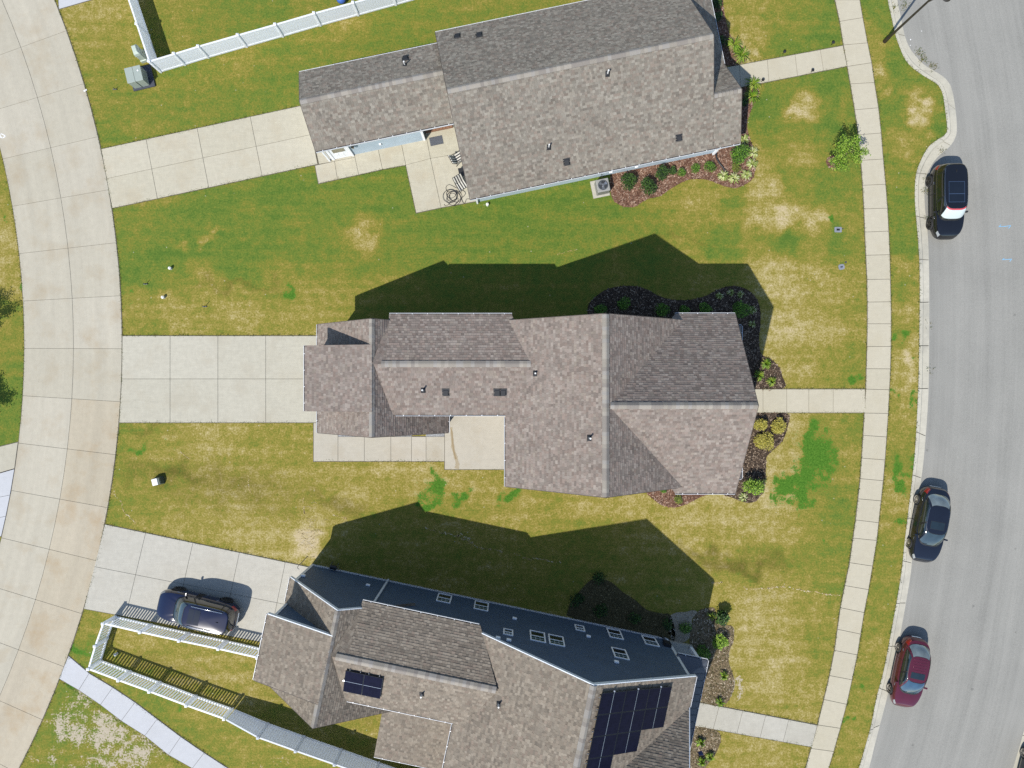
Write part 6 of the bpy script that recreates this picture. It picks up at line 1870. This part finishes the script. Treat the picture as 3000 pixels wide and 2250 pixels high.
def sup(th, n):
    c, s_ = math.cos(th), math.sin(th)
    f = lambda x: math.copysign(abs(x)**(2.0/n), x)
    return f(c), f(s_)
class CarShape:
    """outline of a car: plan rounded rectangle, side profile polyline, upper cabin"""
    def __init__(s, L, W, prof, zb, cabin, nplan=4.2, tumble=.05):
        s.L, s.W, s.prof, s.zb, s.cabin, s.n, s.tumble = L, W, prof, zb, cabin, nplan, tumble
    def ztop(s, x):
        return float(np.interp(x, [p[0] for p in s.prof], [p[1] for p in s.prof]))
    def body(s, th, lv):
        """lv 0..1 up the side, 1..2 inward over the top"""
        c, q = sup(th, s.n)
        if lv <= 1:
            # section: tucks in at the sill, widest at mid, leans in towards the belt
            k = np.interp(lv, [0,.12,.45,.72,.9,1.0], [.93,.975,1.0,.992,.965,.925])
            kx = np.interp(lv, [0,.15,.5,.8,1.0], [.955,.985,1.0,.985,.945])
            x = c*s.L/2*kx; y = q*s.W/2*k
            z = s.zb + (s.ztop(x)-s.zb)*lv
            return Vector((x, y, z))
        t = lv-1
        x = c*s.L/2*.945*(1-t); y = q*s.W/2*.925*(1-t)
        yy = y/(s.W/2*.925)
        crown = .045*(1-yy*yy)*min(1,t*5)
        edge = .03*math.exp(-t*18) * 0
        return Vector((x, y, s.ztop(x)+crown+.012*min(1,t*12)+edge))
    def cab(s, th, v):
        """v 0..1 belt to roof, 1..2 over the roof"""
        xr0, xf0, xr1, xf1, wb, wr, zbelt, zr, crown, n = s.cabin
        vv = min(v, 1)
        e = vv**1.15 if vv < 1 else 1
        xr = xr0+(xr1-xr0)*e; xf = xf0+(xf1-xf0)*vv**.92; w_ = wb+(wr-wb)*vv**1.3
        z = zbelt + (zr-zbelt)*(math.sin(vv*math.pi/2)**.92 if vv < 1 else 1)
        c, q = sup(th, n)
        k = 1
        if v > 1:
            t = v-1; k = 1-t
        xm = (xr+xf)/2; a = (xf-xr)/2
        x = xm + c*a*k; y = q*w_*k
        if c > 0: x -= 0
        # bow of the screens in plan
        bow = .10*(1-(y/wb)**2)
        x += bow*(1 if c > .5 else (-.6 if c < -.5 else 0))*(abs(c)-.5)*2*k*(1-vv*.45)
        if v > 1: z += crown*(1-k**2.2)
        return Vector((x, y, z))
def surf(f, us, vs, off, mat, name, parent, closed=False, smooth=True):
    """patch of a surface f(u,v) lifted by off"""
    b_ = MB(); V = []
    for v in vs:
        for u in us:
            p = f(u, v); d_ = 1e-3
            n = (f(u+d_,v)-f(u-d_,v)).cross(f(u,v+d_)-f(u,v-d_))
            n = n.normalized() if n.length > 1e-12 else Vector((0,0,1))
            V.append(p + n*off)
    m_ = len(us)
    F = [(j*m_+i, j*m_+i+1, (j+1)*m_+i+1, (j+1)*m_+i) for j in range(len(vs)-1) for i in range(m_-1)]
    b_.add(V, F)
    return b_.local(name, mat, parent, smooth=smooth)
def lsp(a, b_, n): return [a+(b_-a)*k/(n-1) for k in range(n)]
D = math.radians
def wheel(parent, x, y, side, r, mat_rim, spokes, wid=.22):
    Mx = Matrix.Translation((x, y, r)) @ Matrix.Rotation(-side*math.pi/2, 4, 'X')
    b_ = MB(); n = 28
    prof = [(r*.70,-wid/2),(r*.93,-wid/2),(r,-wid/2+.04),(r,wid/2-.04),(r*.93,wid/2),(r*.74,wid/2),(r*.70,wid/2-.02)]
    vs = []
    for k in range(n):
        a = 2*math.pi*k/n
        vs += [(math.cos(a)*p[0], math.sin(a)*p[0], p[1]) for p in prof]
    m_ = len(prof)
    fs = [(k*m_+i, ((k+1)%n)*m_+i, ((k+1)%n)*m_+(i+1)%m_, k*m_+(i+1)%m_) for k in range(n) for i in range(m_)]
    w_ = MB().add(vs, fs).local('wheel', M_RUBBER, parent, Mx)
    rim = MB()
    rim.add([(math.cos(2*math.pi*k/n)*rr, math.sin(2*math.pi*k/n)*rr, z) for rr, z in ((r*.735,wid/2+.004),(r*.66,wid/2+.002),(r*.62,wid/2-.06)) for k in range(n)],
            [(j*n+k, j*n+(k+1)%n, (j+1)*n+(k+1)%n, (j+1)*n+k) for j in range(2) for k in range(n)])
    rim.cyl((0,0), r*.16, wid/2-.06, wid/2-.005, 12)
    for k in range(spokes):
        a = 2*math.pi*k/spokes; t_ = Matrix.Rotation(a, 4, 'Z')
        rim.add([t_ @ Vector(p) for p in ((r*.1,-r*.07,wid/2-.02),(r*.66,-r*.045,wid/2-.004),(r*.66,r*.045,wid/2-.004),(r*.1,r*.07,wid/2-.02))], [(0,1,2,3)])
    def sub(mb, nm, mt):
        o = bpy.data.objects.new(nm, mb.mesh(nm, mt)); put(o, w_, WM[w_.name])
    sub(rim, 'rim', mat_rim)
    bk = MB().cyl((0,0), r*.7, wid/2-.09, wid/2-.08, n); sub(bk, 'brake_disc', M_UNDER)
def make_car(label, pxy, heading, sh, pmat, wb_, wr_, spec):
    """heading: direction of travel on the ground (radians); parts in car coordinates, x forward"""
    g = G2(*pxy)
    root = thing('parked_car', (g[0], g[1], spec.get('z', ROAD_Z+.01)), heading, label, 'car')
    # body shell with the wheel arches cut out
    N = 72; lv = [0,.06,.12,.25,.45,.6,.72,.82,.9,.96,1.0,1.012,1.03,1.06,1.12,1.25,1.45,1.7,1.9,1.985]
    V = []; 
    for v in lv:
        for k in range(N): V.append(sh.body(2*math.pi*(k+.5)/N, v))
    F = [(j*N+k, j*N+(k+1)%N, (j+1)*N+(k+1)%N, (j+1)*N+k) for j in range(len(lv)-1) for k in range(N)]
    F += [tuple(range(N-1,-1,-1)), tuple((len(lv)-1)*N+k for k in range(N))]
    me_ = bpy.data.meshes.new('b'); me_.from_pydata([tuple(v) for v in V], [], F)
    tmp = bpy.data.objects.new('tmp_body', me_); COL.objects.link(tmp)
    cb = MB(); n = 32
    x0 = spec.get('wx', 0.0)
    for sx in (x0+wb_/2, x0-wb_/2):
        for sy in (-1, 1):
            R_ = wr_+.055
            ring = [(sx+R_*math.cos(2*math.pi*k/n), wr_+R_*math.sin(2*math.pi*k/n)) for k in range(n)]
            ya, yb_ = sorted((sy*(sh.W/2-.27), sy*(sh.W/2+.12)))
            cb.add([(p[0],ya,p[1]) for p in ring]+[(p[0],yb_,p[1]) for p in ring], [tuple(range(n)), tuple(range(2*n-1,n-1,-1))]+[(k,n+k,n+(k+1)%n,(k+1)%n) for k in range(n)])
    cut = bpy.data.objects.new('tmp_cut', cb.mesh('c', M_UNDER)); COL.objects.link(cut)
    md = tmp.modifiers.new('arches', 'BOOLEAN'); md.operation = 'DIFFERENCE'; md.object = cut; md.solver = 'EXACT'
    dg = bpy.context.evaluated_depsgraph_get()
    me2 = bpy.data.meshes.new_from_object(tmp.evaluated_get(dg))
    bpy.data.objects.remove(tmp); bpy.data.objects.remove(cut)
    me2.name = 'body'; me2.materials.clear(); me2.materials.append(pmat); me2.materials.append(M_UNDER)
    for p in me2.polygons:
        p.use_smooth = abs(p.normal.z) > -2
        c = p.center
        for sx in (x0+wb_/2, x0-wb_/2):
            if math.hypot(c.x-sx, c.z-wr_) < wr_+.075 and abs(c.y) < sh.W/2*.995 and abs(math.hypot(c.x-sx, c.z-wr_)-(wr_+.055)) < .03 or (math.hypot(c.x-sx, c.z-wr_) < wr_+.05 and abs(abs(c.y)-(sh.W/2-.27)) < .01):
                p.material_index = 1; p.use_smooth = False
    try: me2.set_sharp_from_angle(angle=D(38))
    except Exception: pass
    body = inst('body', me2, root, WM[root.name])
    for sx in (x0+wb_/2, x0-wb_/2):
        for sy in (-1,1): wheel(root, sx, sy*(sh.W/2-.105), sy, wr_, spec['rim'], spec.get('spokes',10))
    # dark cladding along the sill
    if spec.get('clad'):
        for a0, a1 in ((52,128),(232,308)):
            surf(sh.body, [D(t_) for t_ in lsp(a0,a1,30)], [.0,.06,.12,.2,.27], .006, M_BLACK, 'sill', root)
    # cabin
    N = 64; vv = lsp(0,1,9)+[1.03,1.08,1.2,1.5,1.8,1.985]
    V = [sh.cab(2*math.pi*(k+.5)/N, v) for v in vv for k in range(N)]
    F = [(j*N+k, j*N+(k+1)%N, (j+1)*N+(k+1)%N, (j+1)*N+k) for j in range(len(vv)-1) for k in range(N)] + [tuple((len(vv)-1)*N+k for k in range(N))]
    MB().add(V, F).local('cabin', pmat, root, smooth=True)
    T = spec.get('trim', M_CHROME)
    fw = spec.get('ws', 40)
    def pane(a0, a1, v0, v1, mat, name, trim=None):
        if trim: surf(sh.cab, [D(t_) for t_ in lsp(a0-1.1,a1+1.1,22)], lsp(v0-.035,v1+.03,8), .005, trim, 'window_trim', root)
        return surf(sh.cab, [D(t_) for t_ in lsp(a0,a1,22)], lsp(v0,v1,8), .010, mat, name, root)
    ws = pane(-fw, fw, .10, .93, spec.get('wsmat', M_WSHIELD), 'windscreen', M_BLACK)
    pane(180-spec.get('rw',38), 180+spec.get('rw',38), spec.get('rv0',.14), .93, spec.get('rearmat', M_REARGLASS), 'rear_window', M_BLACK)
    side = spec.get('side', [(51,84),(87,124)])
    for a0, a1 in side:
        pane(a0, a1, .12, .86, spec.get('sidemat', M_CARGLASS), 'side_window')
        pane(-a1, -a0, .12, .86, spec.get('sidemat', M_CARGLASS), 'side_window')
    lo, hi = min(a for a,_ in side), max(b for _,b in side)
    for sg in (1,-1):
        a0, a1 = sorted((sg*(lo-2.2), sg*(hi+2.2)))
        surf(sh.cab, [D(t_) for t_ in lsp(a0,a1,40)], lsp(.06,.905,8), .004, M_BLACK, 'window_surround', root)
        surf(sh.cab, [D(t_) for t_ in lsp(a0,a1,40)], [.045,.065], .009, T, 'window_trim', root)
        surf(sh.cab, [D(t_) for t_ in lsp(a0,a1,40)], [.90,.925], .009, T, 'window_trim', root)
    # cowl with wipers at the foot of the windscreen
    surf(sh.cab, [D(t_) for t_ in lsp(-fw-1,fw+1,20)], lsp(.005,.085,3), .014, M_BLACK, 'cowl', root)
    for y0 in (-.35,.25):
        p0 = sh.cab(D(0),.12); 
        MB().tube([sh.cab(D(-fw*.5 if y0<0 else fw*.15),.10)+Vector((.03,0,.015)), sh.cab(D(-fw*.1 if y0<0 else fw*.85),.15)+Vector((.02,0,.02))], .009, 5).local('wiper', M_BLACK, root)
    # sunroof
    if spec.get('roof'):
        x0_, x1_, hw, mt, tr_ = spec['roof']
        def rp(u, v):
            # roof surface point above (u,v) found along the cap
            best = None
            xr0, xf0, xr1, xf1, wb2, wr2, zb2, zr, crown, nn = sh.cabin
            xm = (xr1+xf1)/2; a = (xf1-xr1)/2
            k = max(abs((u-xm)/a)**nn + abs(v/wr2)**nn, 1e-9)**(1/nn)
            return Vector((u, v, zr + crown*(1-min(1,k)**2.2)))
        def roof_patch(xa, xb, h2, off, mat, name):
            us = lsp(xa, xb, 9); ws_ = lsp(-h2, h2, 9)
            b_ = MB().add([rp(u,w2)+Vector((0,0,off)) for w2 in ws_ for u in us], [(j*9+i,j*9+i+1,(j+1)*9+i+1,(j+1)*9+i) for j in range(8) for i in range(8)])
            return b_.local(name, mat, root, smooth=True)
        roof_patch(x0_-.02, x1_+.02, hw+.02, .006, tr_, 'sunroof_frame')
        if spec.get('split'):
            xm_ = x0_+(x1_-x0_)*spec['split']
            roof_patch(x0_, xm_-.015, hw, .010, mt, 'sunroof'); roof_patch(xm_+.015, x1_, hw, .010, mt, 'sunroof')
        else: roof_patch(x0_, x1_, hw, .010, mt, 'sunroof')
        for k in range(spec.get('ribs', 0)):
            y = -hw*1.0 + 2*hw*k/max(1,spec['ribs']-1) if spec.get('riblong') else 0
            if spec.get('riblong'):
                MB().tube([rp(u,y)+Vector((0,0,.004)) for u in lsp(spec['ribx'][0],spec['ribx'][1],8)], .014, 6).local('roof_rib', pmat, root, smooth=True)
            else:
                u = spec['ribx'][0]+(spec['ribx'][1]-spec['ribx'][0])*k/max(1,spec['ribs']-1)
                MB().tube([rp(u,w2)+Vector((0,0,.002)) for w2 in lsp(-hw*1.05,hw*1.05,9)], .016, 6).local('roof_rib', pmat, root, smooth=True)
        if spec.get('rails'):
            for s_ in (-1,1):
                MB().tube([rp(u, s_*spec['rails'][2])+Vector((0,0,z)) for u, z in ((spec['rails'][0],.01),(spec['rails'][0]+.06,.06),(spec['rails'][1]-.06,.06),(spec['rails'][1],.01))], .022, 8).local('roof_rail', M_CHROME, root, smooth=True)
        if spec.get('fin'):
            p = rp(spec['fin'][0], spec['fin'][1])
            MB().add([p+Vector(q) for q in ((-.1,-.03,0),(.1,-.012,0),(.1,.012,0),(-.1,.03,0),(-.06,0,.07))], [(0,1,4),(1,2,4),(2,3,4),(3,0,4)]).local('antenna', M_BLACK, root)
    # lamps, handles, mirrors, plates
    for sg in (1,-1):
        a0, a1 = sorted((sg*spec.get('hl',(24,44))[0], sg*spec.get('hl',(24,44))[1]))
        surf(sh.body, [D(t_) for t_ in lsp(a0,a1,12)], lsp(.80,.99,7), .006, M_HEAD, 'headlight', root)
        a0, a1 = sorted((180-sg*22, 180-sg*45))
        surf(sh.body, [D(t_) for t_ in lsp(a0,a1,12)], lsp(.66,1.01,7), .006, M_TAIL, 'tail_light', root)
        for a in spec.get('handles', (82,118)):
            p = sh.body(D(sg*a), .80); n_ = Vector((0,sg,0))
            MB().box(p.x-.09,p.x+.09,p.y-.012+sg*.012,p.y+.012+sg*.012,p.z-.016,p.z+.016).local('door_handle', spec.get('hmat', M_CHROME), root, bevel=.006)
        xr0, xf0 = sh.cabin[0], sh.cabin[1]
        mx = xf0-.5; my = sg*(sh.W/2-.09); mz = sh.cabin[6]+.03
        m_ = MB()
        m_.add([(mx-.06,my,mz-.05),(mx+.05,my,mz-.05),(mx+.07,my+sg*.2,mz-.05),(mx-.04,my+sg*.22,mz-.04),(mx-.06,my,mz+.06),(mx+.05,my,mz+.06),(mx+.05,my+sg*.2,mz+.09),(mx-.04,my+sg*.22,mz+.09)],
               [(3,2,1,0),(4,5,6,7),(0,1,5,4),(1,2,6,5),(2,3,7,6),(3,0,4,7)] if sg > 0 else [(0,1,2,3),(7,6,5,4),(4,5,1,0),(5,6,2,1),(6,7,3,2),(7,4,0,3)])
        m_.local('mirror', spec.get('mirmat', pmat), root, bevel=.015)
    surf(sh.body, [D(t_) for t_ in lsp(-20,20,14)], lsp(.35,.66,5), .006, M_BLACK, 'grille', root)
    surf(sh.body, [D(t_) for t_ in lsp(-21,21,14)], lsp(.66,.70,3), .008, M_CHROME, 'grille_trim', root)
    surf(sh.body, [D(180+t_) for t_ in lsp(-9,9,8)], lsp(.5,.66,3), .008, M_TRIM, 'number_plate', root)
    surf(sh.body, [D(180+t_) for t_ in lsp(-40,40,20)], lsp(.02,.26,3), .006, M_BLACK if spec.get('clad') else pmat, 'rear_bumper', root)
    # door gaps
    for sg in (1,-1):
        for a in spec.get('gaps', (66,99,124)):
            surf(sh.body, [D(sg*a-.22), D(sg*a+.22)], lsp(.12,.985,10), .003, M_UNDER, 'door_gap', root)
    return root, ws

def head(p_from, p_to):
    a, b_ = G2(*p_from), G2(*p_to)
    return math.atan2(b_[1]-a[1], b_[0]-a[0])
SUV = CarShape(4.70, 1.88, [(-2.35,.95),(-2.2,1.08),(-1.6,1.10),(0,1.04),(.95,1.04),(1.05,1.06),(1.7,1.0),(2.1,.90),(2.35,.66)], .24, (-2.20,1.24,-1.98,.58,.865,.68,1.03,1.70,.035,4.6), 4.0)
SEDAN = CarShape(4.85, 1.86, [(-2.42,.80),(-2.3,.96),(-1.9,1.04),(-1.3,1.04),(0,.97),(.9,.95),(1.0,.965),(1.7,.88),(2.15,.78),(2.42,.56)], .20, (-2.0,1.22,-1.24,.34,.845,.63,.95,1.45,.035,4.0), 3.9)
COMPACT = CarShape(4.55, 1.80, [(-2.27,.84),(-2.15,.98),(-1.8,1.04),(-1.2,1.02),(0,.97),(.85,.95),(.95,.965),(1.6,.86),(2.0,.76),(2.27,.54)], .20, (-1.96,1.14,-1.24,.20,.815,.60,.95,1.46,.04,3.9), 3.5)
BIG = CarShape(5.15, 1.96, [(-2.57,.98),(-2.42,1.12),(-1.7,1.14),(0,1.10),(1.15,1.10),(1.25,1.12),(2.0,1.06),(2.4,.95),(2.57,.70)], .26, (-2.44,1.24,-2.28,.34,.91,.72,1.09,1.80,.04,4.8), 4.2)
# wheel contact points seen on the left sides fix the places
def car_place(rear, front, W, right_side=False):
    """ground middle and heading of a car from its two visible wheels (wheel faces at half wheel height)"""
    a, b_ = G(*rear, .33), G(*front, .33)
    d_ = (b_-a).normalized(); n = Vector((-d_.y, d_.x, 0))
    if not right_side: n = -n
    m_ = (a+b_)/2 + n*(W/2)
    return (1500+m_.x*PX, 1125-m_.y*PX), math.atan2(d_.y, d_.x)
c_, h_ = car_place((2722,531), (2723.5,657), 1.86, True)
suv, ws = make_car('black SUV with a white windscreen sunshade parked at the upper kerb', c_, h_, SUV, P_BLACK, 2.72, .36,
    dict(rim=M_RIM_D, spokes=8, clad=True, wsmat=M_CARGLASS, rearmat=M_DARKGLASS, sidemat=M_DARKGLASS, roof=(-.95,.28,.47,M_DARKGLASS,M_CHROME), split=.6, fin=(-1.62,0), side=[(50,82),(85,110),(113,128)], handles=(78,103), gaps=(62,92,117), mirmat=M_BLACK, rw=34, wx=-.02))
surf(SUV.cab, [D(t_) for t_ in lsp(-37.5,37.5,20)], lsp(.17,.78,8), .013, M_SHADE_W, 'sunshade', suv)
surf(SUV.cab, [D(t_) for t_ in lsp(-38,38,20)], lsp(.785,.90,4), .0135, M_SHADE_R, 'sunshade_top', suv)
c_, h_ = car_place((2686.5,1464), (2663.4,1591), 1.84, True)
make_car('ink blue sedan with bright window trim parked at the middle of the kerb', c_, h_, SEDAN, P_NAVY, 2.80, .335,
    dict(rim=M_RIM_L, spokes=10, roof=(-.32,.14,.42,M_CARGLASS,M_BLACK), rw=40, wsmat=M_WSHIELD, fin=None, handles=(80,116), wx=-.02))
c_, h_ = car_place((2632,1898.5), (2607,2018), 1.78, True)
make_car('maroon sedan with ribbed roof parked at the lowest spot of the kerb', c_, h_, COMPACT, P_MAROON, 2.66, .32,
    dict(rim=M_RIM_L, spokes=5, roof=(-.30,.06,.42,M_CARGLASS,M_BLACK), ribs=5, ribx=(-1.12,-.45), rw=40, wsmat=M_WSHIELD_B, handles=(80,116), wx=-.02, trim=M_BLACK))
c_, h_ = car_place((667.3,1754.4), (526.6,1722.6), 1.94, True)
make_car('deep blue large SUV with chrome roof rails on the lower driveway', c_, h_, BIG, P_BLUE, 3.06, .39,
    dict(z=.037, rim=M_RIM_D, spokes=10, roof=(-.62,.10,.46,M_DARKGLASS,P_BLUE), split=.5, sidemat=M_DARKGLASS, rearmat=M_DARKGLASS, wsmat=M_WSHIELD, rails=(-1.95,.05,.62),  fin=(-1.7,0), side=[(50,80),(83,108),(111,127)], handles=(76,102), gaps=(62,90,116), rw=34, wx=-.03))
gx = float(road_far(G2(0,2212)[1]))
make_car('graphite car at the far kerb, only its corner showing at the lower right edge', (3016, 2268), head((3016,2268),(3034,2196)), CarShape(4.6,1.82,COMPACT.prof,.2,COMPACT.cabin,3.6), P_GREY, 2.66, .32,
    dict(rim=M_RIM_L, spokes=8, wx=-.02))
